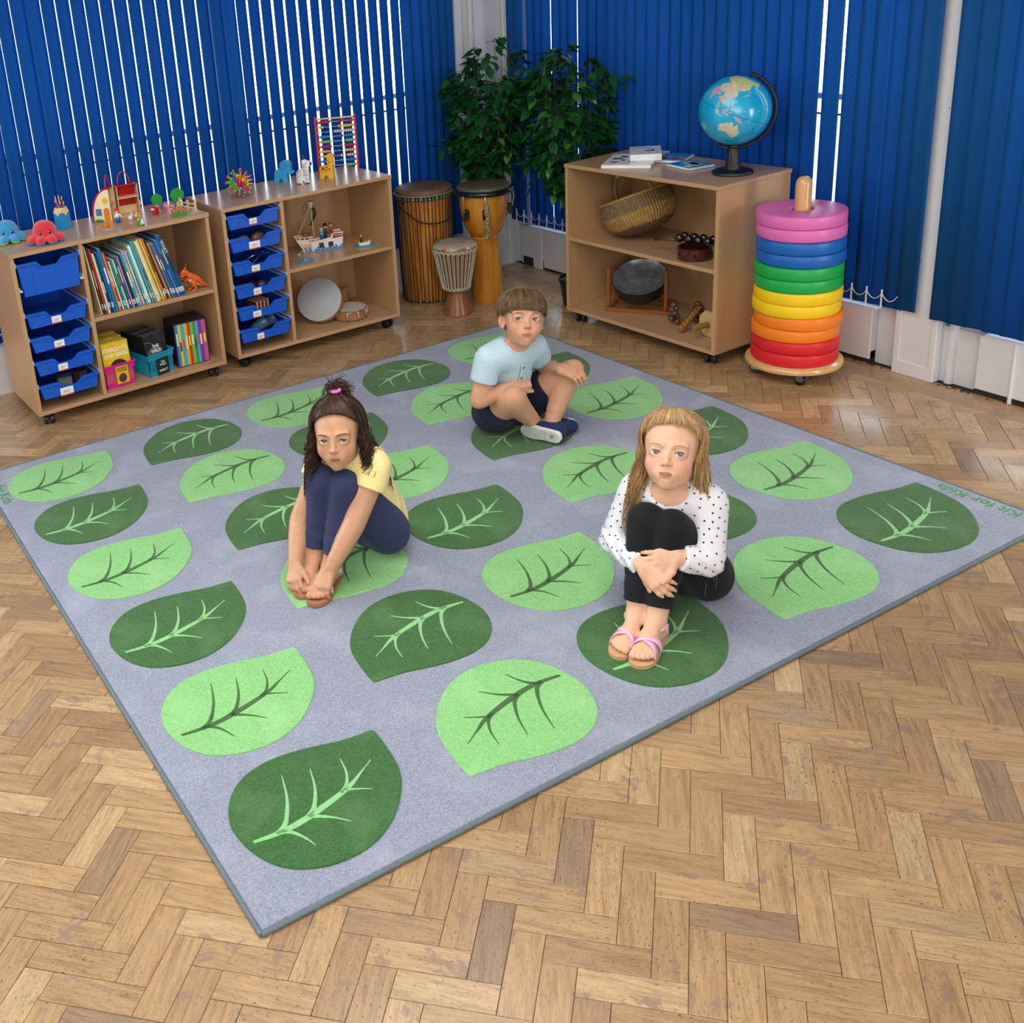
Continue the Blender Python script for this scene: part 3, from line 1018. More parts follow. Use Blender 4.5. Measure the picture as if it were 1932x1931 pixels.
tip.add(mid + row2 + [(x * 0.85, y * 0.85, z) for x, y, z in row2] + [(x * 0.8, y * 0.8, 0.05) for x, y, z in row2],
        [(i, (i + 1) % n, n + (i + 1) % n, n + i) for i in range(n)] + [(n + i, n + (i + 1) % n, 2 * n + (i + 1) % n, 2 * n + i) for i in range(n)]
        + [(2 * n + i, 2 * n + (i + 1) % n, 3 * n + (i + 1) % n, 3 * n + i) for i in range(n)] + [tuple(3 * n + i for i in range(n))])
tip.build('pot_rim', M_PINE, r)['label'] = 'bare wood rim of the pencil pot'
pm = r.matrix_world.copy()
for k, (x, y, tx, ty, h, c, nm) in enumerate(((-0.013, -0.004, -0.30, 0.05, 0.128, '#b3275b', 'crimson'), (-0.006, 0.006, -0.18, 0.1, 0.142, '#c98ac6', 'mauve'), (0.0, -0.008, -0.02, -0.05, 0.118, '#4b3f9e', 'violet'),
                                              (0.004, 0.006, 0.03, 0.08, 0.142, '#d6b7a6', 'pinkish'), (0.010, -0.006, 0.10, -0.06, 0.134, '#b21f2d', 'red'), (0.014, 0.003, 0.18, 0.02, 0.138, '#2b2b33', 'black'), (0.012, -0.010, 0.22, -0.1, 0.116, '#48a548', 'green'))):
    p = thing('pencil', nm + ' coloured pencil standing in the blue pot', 'pencil', mx=pm @ M.Translation((x * 0.5, y * 0.5, 0.0515)) @ M.Rotation(tx * 0.6, 4, 'Y') @ M.Rotation(-ty * 0.6, 4, 'X'), group='pencils in the blue pot')
    h -= 0.05
    MB().lathe([(0.0032, 0), (0.0032, h - 0.012)], 6).build('shaft', col(c), p)
    MB().lathe([(0.0031, h - 0.012), (0.001, h - 0.002)], 6).build('sharpened_wood', M_PINE, p)
    MB().lathe([(0.001, h - 0.002), (0.0002, h + 0.001)], 6).build('lead', col(c), p)
# --- toy barn that opens like a case
barn = thing('toy_barn', 'red roofed wooden toy barn opened like a case with loop handles', 'toy barn', mx=mxc(C1, 0.452, 0.264, T1))
a0 = R(-44)
m1 = M.Rotation(a0, 4, 'Z')
W1, H1, D1 = 0.082, 0.142, 0.062
arch = [(W1 * (1 - cos(t)) , 0.022 + (H1 - 0.022) * sin(t)) for t in [k * pi / 2 / 10 for k in range(11)]]
def barn_half(mx, front_mat, with_face):
    # end wall (x: 0..W1, z up), depth toward +y
    face = [(0.002, 0)] + [(x * 0.985 + 0.0012, z * 0.985) for x, z in arch] + [(W1, 0)]
    f = MB().prism(face, -0.004, 0.0, mx=PZ).build('end_wall', front_mat, barn, mx=mx)
    MB().prism(face, -D1, -D1 + 0.004, mx=PZ).build('end_wall', M_PINE, barn, mx=mx)
    rf = MB()
    out = [(x - 0.004 * cos(k * pi / 20), z + 0.004 * sin(k * pi / 20)) for k, (x, z) in enumerate(arch)]
    rf.prism([(-0.004, 0.012)] + out + arch[::-1] + [(0, 0.014)], -D1 - 0.004, 0.004, mx=PZ)
    rf.build('roof', col('#c2182b'), barn, mx=mx)
    MB().box(0.004, 0.0045, 0.0, W1, D1 - 0.0045, 0.005).build('barn_floor', M_PINE, barn, mx=mx)
    MB().box(0.028, 0.0045, 0.078, W1, D1 - 0.0045, 0.083).build('hay_loft', M_PINE, barn, mx=mx)
    return f
fw = barn_half(m1, col('#efe2c4'), True)
slab(fw, 'barn_door', [(0.050, 0.003), (0.076, 0.003), (0.076, 0.050), (0.072, 0.058), (0.063, 0.062), (0.054, 0.058), (0.050, 0.050)], 0.002, col('#e57f26'), y=-0.0012)
slab(fw, 'barn_window', [(0.016, 0.030), (0.038, 0.030), (0.038, 0.057), (0.016, 0.057)], 0.0016, col('#4a9fc9'), y=-0.001)
wb = MB()
for p, q in (((0.016, 0.030), (0.038, 0.057)), ((0.038, 0.030), (0.016, 0.057)), ((0.016, 0.030), (0.016, 0.057)), ((0.038, 0.030), (0.038, 0.057)), ((0.016, 0.030), (0.038, 0.030)), ((0.016, 0.057), (0.038, 0.057))):
    wb.tube([(p[0], -0.0022, p[1]), (q[0], -0.0022, q[1])], 0.001, 5)
wb.build('window_bars', col('#27333d'), fw)
slab(fw, 'painted_sun', ellipse(0.062, 0.092, 0.012, 0.014), 0.0016, col('#efc21f'), y=-0.001)
slab(fw, 'painted_grass', [(0.004, 0.0), (0.046, 0.0), (0.044, 0.008), (0.038, 0.014), (0.034, 0.008), (0.028, 0.016), (0.022, 0.009), (0.016, 0.017), (0.011, 0.008), (0.006, 0.011)], 0.0016, col('#3d8f3a'), y=-0.001)
hg = m1 @ V((W1, D1, 0))
# right half: mirror image, its open side facing the room
mR = M.Translation(hg + V((0.010, 0.0, 0))) @ M.Rotation(R(-8), 4, 'Z')
rh = MB()
DW = 0.094
for x0 in (0.0, DW - 0.004):
    MB().box(x0, 0, 0, x0 + 0.004, 0.058, H1 - 0.006).build('end_wall', M_PINE, barn, mx=mR)
MB().box(0.0042, 0.0, 0, DW - 0.0042, 0.058, 0.005).build('barn_floor', M_PINE, barn, mx=mR)
MB().box(0.0042, 0.001, 0.080, DW - 0.0042, 0.05, 0.085).build('hay_loft', M_PINE, barn, mx=mR)
bk = MB()
prof = [(0.058, 0.0), (0.058, 0.04), (0.052, 0.09), (0.035, 0.122), (0.0, H1 - 0.006)]
for (y0, z0), (y1, z1) in zip(prof[:-1], prof[1:]):
    bk.add([(-0.004, y0, z0), (DW + 0.004, y0, z0), (DW + 0.004, y1, z1), (-0.004, y1, z1), (-0.004, y0 + 0.004, z0 + 0.001), (DW + 0.004, y0 + 0.004, z0 + 0.001), (DW + 0.004, y1 + 0.004, z1 + 0.004), (-0.004, y1 + 0.004, z1 + 0.004)],
           [(0, 1, 2, 3), (7, 6, 5, 4), (0, 4, 5, 1), (3, 2, 6, 7), (0, 3, 7, 4), (1, 5, 6, 2)])
bk.build('roof', col('#c2182b'), barn, mx=mR)
MB().box(0.0042, 0.0535, 0.006, DW - 0.0042, 0.0575, 0.04).build('back_board', M_PINE, barn, mx=mR)
for z in (0.045, 0.052):
    MB().sphere((DW + 0.006, 0.01 + 0.02 * (z > 0.05), z), 0.0065, 12, 8).build('latch_bead', M_PINE, barn, True, mx=mR)
for mx, xa, xb, yy, hh in ((m1, W1 - 0.012, W1 - 0.012, 0.0, 0.058), (mR, 0.012, 0.066, 0.012, 0.06)):
    pts = []
    for k in range(13):
        t = pi * k / 12
        if xa == xb:
            pts.append((xa, 0.004 + 0.052 * k / 12, H1 - 0.004 + hh * sin(t) ** 0.8))
        else:
            pts.append((xa + (xb - xa) * (0.5 - 0.5 * cos(t)), yy, H1 - 0.008 + hh * sin(t) ** 0.8))
    MB().tube(pts, 0.0028, 8).build('carry_handle', col('#c2182b'), barn, True, mx=mx)
# --- little farm figures: (turned toward the room)
def fig(name, label, cat, u, d, rz, group='wooden farm figures'):
    return thing(name, label, cat, mx=mxc(C1, u, d, T1, R(rz)), group=group)
f = fig('toy_farmer', 'toy farmer in a red hat and blue trousers by the barn door', 'toy figure', 0.524, 0.172, 8)
MB().lathe([(0.011, 0.004), (0.012, 0.018), (0.009, 0.022)], 14).build('legs', col('#2b6cb0'), f, True)
MB().lathe([(0.0092, 0.022), (0.010, 0.032), (0.007, 0.040)], 14).build('body', col('#eef0ee'), f, True)
MB().sphere((0, 0, 0.047), 0.0085, 14, 10).build('head', col('#efc08f'), f, True)
MB().lathe([(0.0135, 0.0525), (0.0135, 0.0535), (0.0085, 0.0545), (0.007, 0.061), (0.003, 0.063)], 16).build('hat', col('#d2352e'), f, True)
for s_ in (-1, 1):
    MB().tube([(s_ * 0.009, 0, 0.036), (s_ * 0.0145, -0.004, 0.028), (s_ * 0.012, -0.008, 0.022)], 0.003, 7).build('arm', col('#eef0ee'), f, True)
    MB().box(s_ * 0.006 - 0.005, -0.014, 0.0, s_ * 0.006 + 0.005, 0.005, 0.0045, 0.001).build('foot', col('#2b6cb0'), f)
f = fig('toy_hen', 'orange toy hen on a pale blue pond disc', 'toy figure', 0.448, 0.085, 10)
MB().lathe([(0.030, 0.0), (0.030, 0.0035)], 28, sx=1.0, sy=0.7).build('pond_disc', col('#8cc3e8'), f)
slab(f, 'body', [(-0.020, 0.004), (0.016, 0.004), (0.021, 0.016), (0.018, 0.024), (0.023, 0.031), (0.016, 0.036), (0.010, 0.029), (0.002, 0.022), (-0.010, 0.024), (-0.017, 0.030), (-0.024, 0.022)], 0.013, col('#e8872a'))
slab(f, 'wing', ellipse(-0.003, 0.014, 0.009, 0.006), 0.0152, col('#d4581f'))
slab(f, 'comb', [(0.010, 0.034), (0.019, 0.0355), (0.017, 0.041), (0.013, 0.037)], 0.006, col('#e9b729'))
f = fig('toy_farmers_wife', 'toy woman in a green dress and white apron at the unit front', 'toy figure', 0.575, 0.035, 4)
MB().lathe([(0.0145, 0.0), (0.0145, 0.004), (0.006, 0.034), (0.005, 0.036)], 18).build('dress', col('#2f9a45'), f, True)
slab(f, 'apron', [(-0.008, 0.004), (0.008, 0.004), (0.0035, 0.028), (-0.0035, 0.028)], 0.003, col('#e9efe6'), y=-0.0115, mx=M.Rotation(R(0), 4, 'X'))
MB().sphere((0, 0, 0.042), 0.0075, 14, 10).build('head', col('#efc08f'), f, True)
MB().lathe([(0.0082, 0.043), (0.0078, 0.048), (0.005, 0.052), (0.0025, 0.057)], 12).build('hair', col('#e2662a'), f, True)
for s_ in (-1, 1):
    MB().tube([(s_ * 0.006, 0, 0.033), (s_ * 0.012, -0.002, 0.026), (s_ * 0.013, -0.006, 0.02)], 0.0026, 7).build('arm', col('#efc08f'), f, True)
f = fig('toy_goose', 'plain whitish toy goose in front of the open barn', 'toy figure', 0.582, 0.178, -20)
MB().lathe([(0.011, 0.0), (0.0125, 0.008), (0.010, 0.016), (0.004, 0.020)], 16).build('body', col('#dfe3e3'), f, True)
MB().tube([(0.006, 0, 0.014), (0.009, 0, 0.022), (0.006, 0, 0.029)], [0.004, 0.0032, 0.0035], 8).build('neck', col('#dfe3e3'), f, True)
f = fig('toy_chick', 'little natural wood toy chick beside the goose', 'toy figure', 0.612, 0.186, -10)
MB().sphere((0, 0, 0.0095), (0.0105, 0.009, 0.0095), 14, 10).build('body', M_PINE, f, True)
MB().sphere((0.004, 0, 0.022), 0.0058, 12, 8).build('head', M_PINE, f, True)
MB().lathe([(0.002, 0), (0.0004, 0.004)], 8, mx=M.Translation((0.009, 0, 0.0215)) @ M.Rotation(pi / 2, 4, 'Y')).build('beak', col('#e0872c'), f)
def quad_toy(f, c, c_face, spots, horns):
    slab(f, 'body', [(-0.019, 0.0), (-0.011, 0.0), (-0.009, 0.009), (0.006, 0.009), (0.008, 0.0), (0.015, 0.0), (0.017, 0.018), (0.015, 0.030), (-0.014, 0.031), (-0.020, 0.026)], 0.015, c)
    h = slab(f, 'head', [(-0.029, 0.026), (-0.020, 0.022), (-0.013, 0.026), (-0.013, 0.041), (-0.024, 0.043), (-0.030, 0.036)], 0.013, c)
    slab(h, 'muzzle', [(-0.031, 0.026), (-0.023, 0.024), (-0.022, 0.032), (-0.030, 0.033)], 0.0142, c_face)
    for s_ in (-1, 1):
        MB().lathe([(0.0022, 0), (0.0008, 0.007)], 7, mx=M.Translation((-0.017, s_ * 0.005, 0.042))).build('horn' if horns else 'ear', col('#2d2326'), f)
        MB().sphere((-0.0225, s_ * 0.0068, 0.037), 0.0013, 8, 6).build('eye', col('#15161a'), f, True)
    for x, z, q in spots:
        slab(f, 'spot', ellipse(x, z, q, q * 0.8), 0.0156, col('#2d2326'))
f = fig('toy_bull', 'small red toy bull by the barn', 'toy figure', 0.700, 0.172, 42)
quad_toy(f, col('#c8202f'), col('#efe6da'), [], True)
f = fig('toy_cow', 'small pink toy cow with black ears', 'toy figure', 0.764, 0.158, 14)
quad_toy(f, col('#ee9db4'), col('#e56f93'), [(-0.006, 0.024, 0.004), (0.008, 0.020, 0.004)], False)
def toy_tree(label, u, d, s_, rz):
    f = fig('toy_tree', label, 'toy figure', u, d, rz)
    slab(f, 'trunk', [(-0.012 * s_, 0), (0.012 * s_, 0), (0.006 * s_, 0.012 * s_), (0.005 * s_, 0.036 * s_), (-0.005 * s_, 0.036 * s_), (-0.006 * s_, 0.012 * s_)], 0.012 * s_, M_PINE)
    cr = []
    for k in range(56):
        a = 2 * pi * k / 56
        q = 0.024 * s_ * (1 + 0.10 * abs(sin(3.5 * a)))
        cr.append((q * cos(a), 0.052 * s_ + q * 0.95 * sin(a)))
    slab(f, 'crown', cr, 0.013 * s_, col('#1f9a3d'))
    for k, (x, z) in enumerate(((-0.012, 0.058), (0.0, 0.066), (0.012, 0.058), (-0.015, 0.047), (0.002, 0.052), (0.015, 0.045), (-0.006, 0.041), (0.008, 0.038))):
        slab(f, 'berry', ellipse(x * s_, z * s_, 0.0018 * s_, 0.0018 * s_, 8), 0.0136 * s_, col('#27401f'))
toy_tree('smaller green toy tree with dark dots behind the red bull', 0.733, 0.232, 1.0, -4)
toy_tree('larger green toy tree with dark dots behind the carrot patch', 0.815, 0.192, 1.2, -4)
f = fig('toy_carrot_patch', 'green block planted with three orange toy carrots', 'toy figure', 0.757, 0.055, -8)
MB().box(-0.035, -0.008, 0, 0.035, 0.008, 0.011, 0.001).build('base', col('#1f9a3d'), f)
for x in (-0.021, 0.0, 0.021):
    c = MB().lathe([(0.002, 0.010), (0.0062, 0.024), (0.0065, 0.028), (0.003, 0.031)], 12).build('carrot', col('#ea6a1f'), f, True, (x, 0, 0))
    MB().lathe([(0.003, 0.0305), (0.0048, 0.035), (0.001, 0.040)], 9).build('carrot_top', col('#1f9a3d'), c, True)
f = fig('toy_fence', 'short natural wood toy fence at the unit corner', 'toy figure', 0.832, 0.126, -78)
for x in (-0.055, 0.0, 0.055):
    MB().box(x - 0.004, -0.005, 0, x + 0.004, 0.005, 0.050 if x else 0.044, 0.001).build('fence_post', M_PINE, f)
for z in (0.016, 0.033):
    MB().box(-0.055, -0.0075, z - 0.0035, 0.055, -0.0051, z + 0.0035, 0.0008).build('fence_rail', M_PINE, f)

# --- second unit: folding ball, animals, abacus
r = thing('expanding_ball', 'spiky ball of linked neon coloured plastic struts', 'toy', mx=mxc(C2, 0.167, 0.150, T1 + 0.067))
dirs = []
ng = 46
for k in range(ng):
    z = 1 - 2 * (k + 0.5) / ng
    ph = k * 2.399963
    dirs.append(V((sqrt(1 - z * z) * cos(ph), sqrt(1 - z * z) * sin(ph), z)))
NEON = ['#f04a1d', '#7fd321', '#f3e21c', '#ea2f8d', '#7b35c4', '#f58a1f', '#35b54a', '#e8263c']
for k, d in enumerate(dirs):
    q = d.orthogonal().normalized()
    c = NEON[k % 8]
    st = MB()
    st.tube([d * 0.014 + q * 0.003, d * 0.036 + q * 0.006, d * 0.058 - q * 0.003], 0.0018, 5)
    st.tube([d * 0.014 - q * 0.003, d * 0.036 - q * 0.006, d * 0.058 + q * 0.003], 0.0018, 5)
    s_ = st.build('strut', col(c, rough=0.25), r)
    cap = MB().lathe([(0.0015, -0.003), (0.0045, 0.0), (0.0045, 0.003), (0.002, 0.005)], 8, mx=M.Translation(d * 0.060) @ d.to_track_quat('Z', 'Y').to_matrix().to_4x4()).build('strut_cap', col(NEON[(k * 3 + 5) % 8], rough=0.25), s_)
MB().sphere((0, 0, 0), 0.017, 14, 10).build('hub', col('#e8263c', rough=0.25), r, True)
def animal(name, label, u, d, rz, s_=1.0):
    return thing(name, label, 'toy animal', mx=mxc(C2, u, d, T1, R(rz)) @ M.Scale(s_, 4), group='wooden block animals')
r = animal('toy_elephant', 'blue wooden block elephant with a wire tail', 0.462, 0.305, -44)
BL = col('#2d9fd6')
slab(r, 'legs', [(-0.036, 0), (-0.016, 0), (-0.013, 0.013), (-0.005, 0.018), (0.004, 0.013), (0.007, 0), (0.028, 0), (0.028, 0.032), (-0.036, 0.032)], 0.034, BL)
slab(r, 'body', [(-0.036, 0.0328), (0.028, 0.0328), (0.030, 0.058), (0.012, 0.062), (-0.020, 0.062), (-0.033, 0.054)], 0.034, BL)
hd = slab(r, 'head', [(0.004, 0.0628), (0.030, 0.0588), (0.030, 0.040), (0.036, 0.036), (0.046, 0.040), (0.056, 0.040), (0.056, 0.047), (0.047, 0.050), (0.047, 0.078), (0.042, 0.094), (0.028, 0.101), (0.006, 0.100), (-0.006, 0.090), (-0.006, 0.074)], 0.030, BL)
for s_ in (-1, 1):
    slab(hd, 'ear', ellipse(0.010, 0.076, 0.016, 0.019), 0.004, col('#2590c8'), y=s_ * 0.0172)
    slab(hd, 'eye', ellipse(0.036, 0.078, 0.0025, 0.003, 10), 0.001, col('#101418'), y=s_ * 0.0155)
MB().tube([(-0.034, 0, 0.052), (-0.040, 0, 0.068), (-0.037, 0, 0.082), (-0.030, 0, 0.088)], 0.0007, 5).build('tail', col('#5d6a74'), r)
r = animal('toy_zebra', 'black and white striped wooden zebra between elephant and giraffe', 0.508, 0.182, -31)
WHT, BK = col('#eceeee'), col('#15171a')
slab(r, 'legs', [(-0.032, 0), (-0.014, 0), (-0.011, 0.013), (-0.004, 0.018), (0.003, 0.013), (0.006, 0), (0.026, 0), (0.026, 0.032), (-0.032, 0.032)], 0.032, WHT)
slab(r, 'body', [(-0.032, 0.0326), (0.026, 0.0326), (0.028, 0.066), (0.008, 0.068), (-0.018, 0.066), (-0.030, 0.058)], 0.032, WHT)
hd = slab(r, 'head', [(-0.004, 0.0688), (0.026, 0.0688), (0.028, 0.078), (0.038, 0.080), (0.043, 0.087), (0.040, 0.100), (0.022, 0.104), (0.010, 0.112), (-0.002, 0.108)], 0.026, WHT)
slab(hd, 'muzzle', [(0.033, 0.081), (0.0385, 0.0805), (0.0435, 0.087), (0.041, 0.098), (0.034, 0.096)], 0.0275, BK)
slab(hd, 'mane', [(-0.004, 0.102), (0.004, 0.101), (0.012, 0.110), (0.010, 0.128), (0.002, 0.132), (-0.006, 0.122)], 0.008, BK)
st = []
for zz, dx, sl in ((0.008, 0.0, 0.002), (0.018, 0.002, 0.003), (0.027, 0.0, 0.004)):
    st += [(-0.0315, -0.016, zz, sl), (0.008, 0.0255, zz, -sl)]
for zz, sl in ((0.038, 0.006), (0.046, 0.008), (0.054, 0.008), (0.061, 0.005)):
    st += [(-0.029, -0.006, zz - 0.002, sl), (0.000, 0.0262, zz + 0.003, -sl)]
for zz in (0.074, 0.082, 0.090):
    st.append((-0.003, 0.018, zz, 0.002))
for (x0, x1, z, sl) in st:
    slab(r, 'stripe', [(x0, z - 0.0018), (x1, z + sl - 0.0004), (x1, z + sl + 0.0004), (x0, z + 0.0018)], 0.0328 if z < 0.068 else 0.0268, BK)
for x in (-0.023, 0.016):
    MB().box(x - 0.0096, -0.0166, 0.0, x + 0.0096, 0.0166, 0.0045).build('hoof', BK, r)
slab(hd, 'eye', ellipse(0.018, 0.096, 0.0022, 0.0028, 10), 0.0275, BK)
r = animal('toy_giraffe', 'yellow wooden giraffe with brown spots beside the abacus', 0.640, 0.186, -44)
YL_ = col('#eeb62a')
slab(r, 'legs', [(-0.036, 0), (-0.016, 0), (-0.013, 0.013), (-0.005, 0.018), (0.004, 0.013), (0.007, 0), (0.030, 0), (0.030, 0.034), (-0.036, 0.034)], 0.032, YL_)
slab(r, 'body', [(-0.036, 0.0348), (0.030, 0.0348), (0.031, 0.058), (-0.022, 0.062), (-0.034, 0.054)], 0.032, YL_)
nk = slab(r, 'neck', [(0.002, 0.0606), (0.031, 0.0588), (0.029, 0.094), (0.036, 0.098), (0.037, 0.112), (0.024, 0.116), (0.008, 0.116), (0.002, 0.108)], 0.024, YL_)
slab(nk, 'muzzle', [(0.028, 0.097), (0.0365, 0.0985), (0.0375, 0.112), (0.030, 0.113)], 0.0252, col('#e98a2a'))
slab(nk, 'eye', ellipse(0.019, 0.106, 0.002, 0.003, 10), 0.0248, BK)
for s_ in (-1, 1):
    MB().tube([(0.010, s_ * 0.006, 0.115), (0.008, s_ * 0.007, 0.123)], [0.0018, 0.0025], 7).build('horn', col('#8a5a2b'), nk)
for x, z, q, w_ in ((-0.018, 0.050, 0.010, 0.0326), (0.0, 0.054, 0.006, 0.0326), (-0.004, 0.042, 0.005, 0.0326), (0.012, 0.046, 0.006, 0.0326), (-0.028, 0.042, 0.004, 0.0326), (0.006, 0.068, 0.004, 0.0246), (0.012, 0.078, 0.005, 0.0246), (0.007, 0.088, 0.004, 0.0246), (0.014, 0.096, 0.003, 0.0246)):
    slab(r, 'spot', ellipse(x, z, q * 0.8, q * 0.75, 10), w_, col('#6f451d'))
# abacus
pa, pb = V((0.678, 0.338, 0)), V((0.836, 0.238, 0))
ln = (pb - pa).length
r = thing('abacus', 'wooden abacus with red posts and rows of coloured beads', 'abacus', mx=mxc(C2, pa.x, pa.y, T1, atan2(pb.y - pa.y, pb.x - pa.x)))
AH = 0.268
for x in (0.0, ln):
    MB().box(x - 0.005, -0.009, 0, x + 0.005, 0.009, AH, 0.002).build('post', col('#c8203c'), r)
MB().tube([(0.005, 0, AH - 0.012), (ln - 0.005, 0, AH - 0.012)], 0.004, 8).build('top_bar', M_PINE, r)
ROWS = [('#c8203c', 6, 3, 2), ('#ecc425', 3, 4, 4), ('#e2c6a0', 1, 0, 9), ('#2d86cf', 5, 2, 4), ('#8cc63e', 6, 0, 4), ('#c8203c', 6, 1, 5), ('#ecc425', 5, 0, 5), ('#e2c6a0', 4, 1, 4), ('#2d86cf', 5, 1, 4), ('#8cc63e', 5, 0, 5)]
bead = {}
for k, (c, a, m_, b_) in enumerate(ROWS):
    z = AH - 0.028 - k * 0.0232
    MB().tube([(0.004, 0, z), (ln - 0.004, 0, z)], 0.0013, 6).build('rod', col('#cfd3d6', metal=0.6), r)
    if c not in bead:
        bead[c] = MB().lathe([(0.002, -0.0053), (0.0066, -0.003), (0.0078, 0), (0.0066, 0.003), (0.002, 0.0053)], 12, mx=M.Rotation(pi / 2, 4, 'Y')).mesh('bead', col(c, rough=0.25), True)
    xs = [0.011 + 0.0107 * q for q in range(a)] + [ln * 0.60 + 0.0107 * q for q in range(m_)] + [ln - 0.011 - 0.0107 * q for q in range(b_)]
    for x in xs:
        link('bead', bead[c], r, (x, 0, z))
# ================================================================== BOOKS, BASKETS, INSTRUMENTS ON THE SHELVES
SH = 0.4095
M_PAGE = mat('book_pages', '#e9e4d6', 0.8, var=0.04)
def book_parts(root, w, h, t, c, soft=True, label_=None, stripe=None):
    """standing book: spine faces -y, thickness along x, height z; w is the cover depth"""
    b = MB()
    k = 0.0011
    b.box(0, 0, 0, k, w, h).box(t - k, 0, 0, t, w, h).box(0, -0.0008, 0, t, k * 0.9, h, 0.0004)
    b.build('cover', col(c, rough=0.3), root)
    MB().box(k, k, 0.002, t - k, w - 0.002, h - 0.002).build('pages', M_PAGE, root)
    if label_:
        z0 = rnd.uniform(0.012, 0.03)
        l = MB()
        l.box(0.0004, -0.0014, z0, t - 0.0004, -0.0007, z0 + 0.022, mi=0)
        for q in range(3):
            l.box(t * rnd.uniform(0.15, 0.4), -0.0017, z0 + 0.003 + q * 0.006, t * rnd.uniform(0.6, 0.85), -0.0013, z0 + 0.0055 + q * 0.006, mi=1)
        l.build('spine_label', [M_CARD, M_INK], root)
    if stripe:
        z0 = h * rnd.uniform(0.35, 0.55)
        MB().box(t * 0.25, -0.0013, z0, t * 0.75, -0.0007, z0 + h * rnd.uniform(0.18, 0.32)).build('spine_title', col(stripe), root)
ROW = [('#d9cf9e', 'pale yellow', .305, .007), ('#39403f', 'charcoal', .300, .006), ('#c9252c', 'red', .292, .009), ('#e3dcc4', 'cream', .270, .010), ('#195f5c', 'dark teal', .255, .009), ('#2563a8', 'mid blue', .270, .010),
       ('#1f78b8', 'bright blue', .285, .015), ('#e0a03c', 'amber', .262, .006), ('#cf2a36', 'scarlet', .262, .008), ('#d8e2e2', 'off white', .222, .008), ('#2c8a6c', 'green', .230, .009), ('#9fcfb4', 'mint', .226, .012),
       ('#2a5ea8', 'royal blue', .236, .009), ('#d88fb0', 'pink', .232, .007), ('#1e2d55', 'navy', .232, .010), ('#35a2a6', 'turquoise', .246, .013), ('#b4a4cf', 'lilac', .256, .012), ('#c5c8cd', 'silver grey', .250, .010),
       ('#56b3b3', 'light teal', .250, .012), ('#f0f1ec', 'white', .272, .016), ('#3db0cf', 'cyan', .292, .010), ('#7fa58d', 'sage', .290, .008), ('#efe6b4', 'pale lemon', .288, .013), ('#dccf9a', 'straw', .292, .012),
       ('#efc94a', 'yellow', .294, .009), ('#e07f36', 'orange', .292, .010), ('#2b2e35', 'near black', .290, .009), ('#e9795c', 'coral', .262, .011), ('#2a8f9e', 'deep turquoise', .262, .010), ('#6b4a9c', 'purple', .262, .012),
       ('#3a86c4', 'sky blue', .276, .012), ('#1c62a6', 'cobalt', .300, .011), ('#1f4f86', 'large dark blue', .292, .018)]
ROW = [(a_, b_, c_, d_ * 0.80) for a_, b_, c_, d_ in ROW]
tot = sum(q[3] for q in ROW)
gap = (0.384 - tot) / len(ROW)
u = 0.341
ordn = ['first', 'second', 'third', 'fourth', 'fifth', 'sixth', 'seventh', 'eighth', 'ninth', 'tenth', 'eleventh', 'twelfth', 'thirteenth', 'fourteenth', 'fifteenth', 'sixteenth', 'seventeenth']
for k, (c, nm, h, t) in enumerate(ROW):
    f_ = k / (len(ROW) - 1)
    a = R(6.3 + 10.2 * f_)
    pos = ordn[k] + ' from the left' if k < 17 else (ordn[32 - k] + ' from the right' if k < 32 else 'at the right end')
    r = thing('picture_book', '%s picture book, %s in the leaning row' % (nm, pos), 'book', mx=mxc(C1, u + 0.0005, 0.022 + rnd.uniform(-0.006, 0.008), SH + 0.0004 + t * sin(a) * 0.0) @ M.Rotation(-a, 4, 'Y'), group='picture books leaning on the middle shelf')
    book_parts(r, 0.205 + rnd.uniform(-0.01, 0.01), h * 0.985, t, c, label_=k not in (6,), stripe=rnd.choice(['#f2f0e6', '#20242c', '#f0d25a', None, '#f2f0e6']))
    if k == 32:
        link('cover_lettering', text_mesh('WART', 0.022, col('#e6edf2'), 0.0003), r, mx=M.Translation((t / 2, -0.0012, h * 0.80)) @ M(((0, 1, 0, 0), (0, 0, -1, 0), (-1, 0, 0, 0), (0, 0, 0, 1))))
    u += t / cos(a) + gap
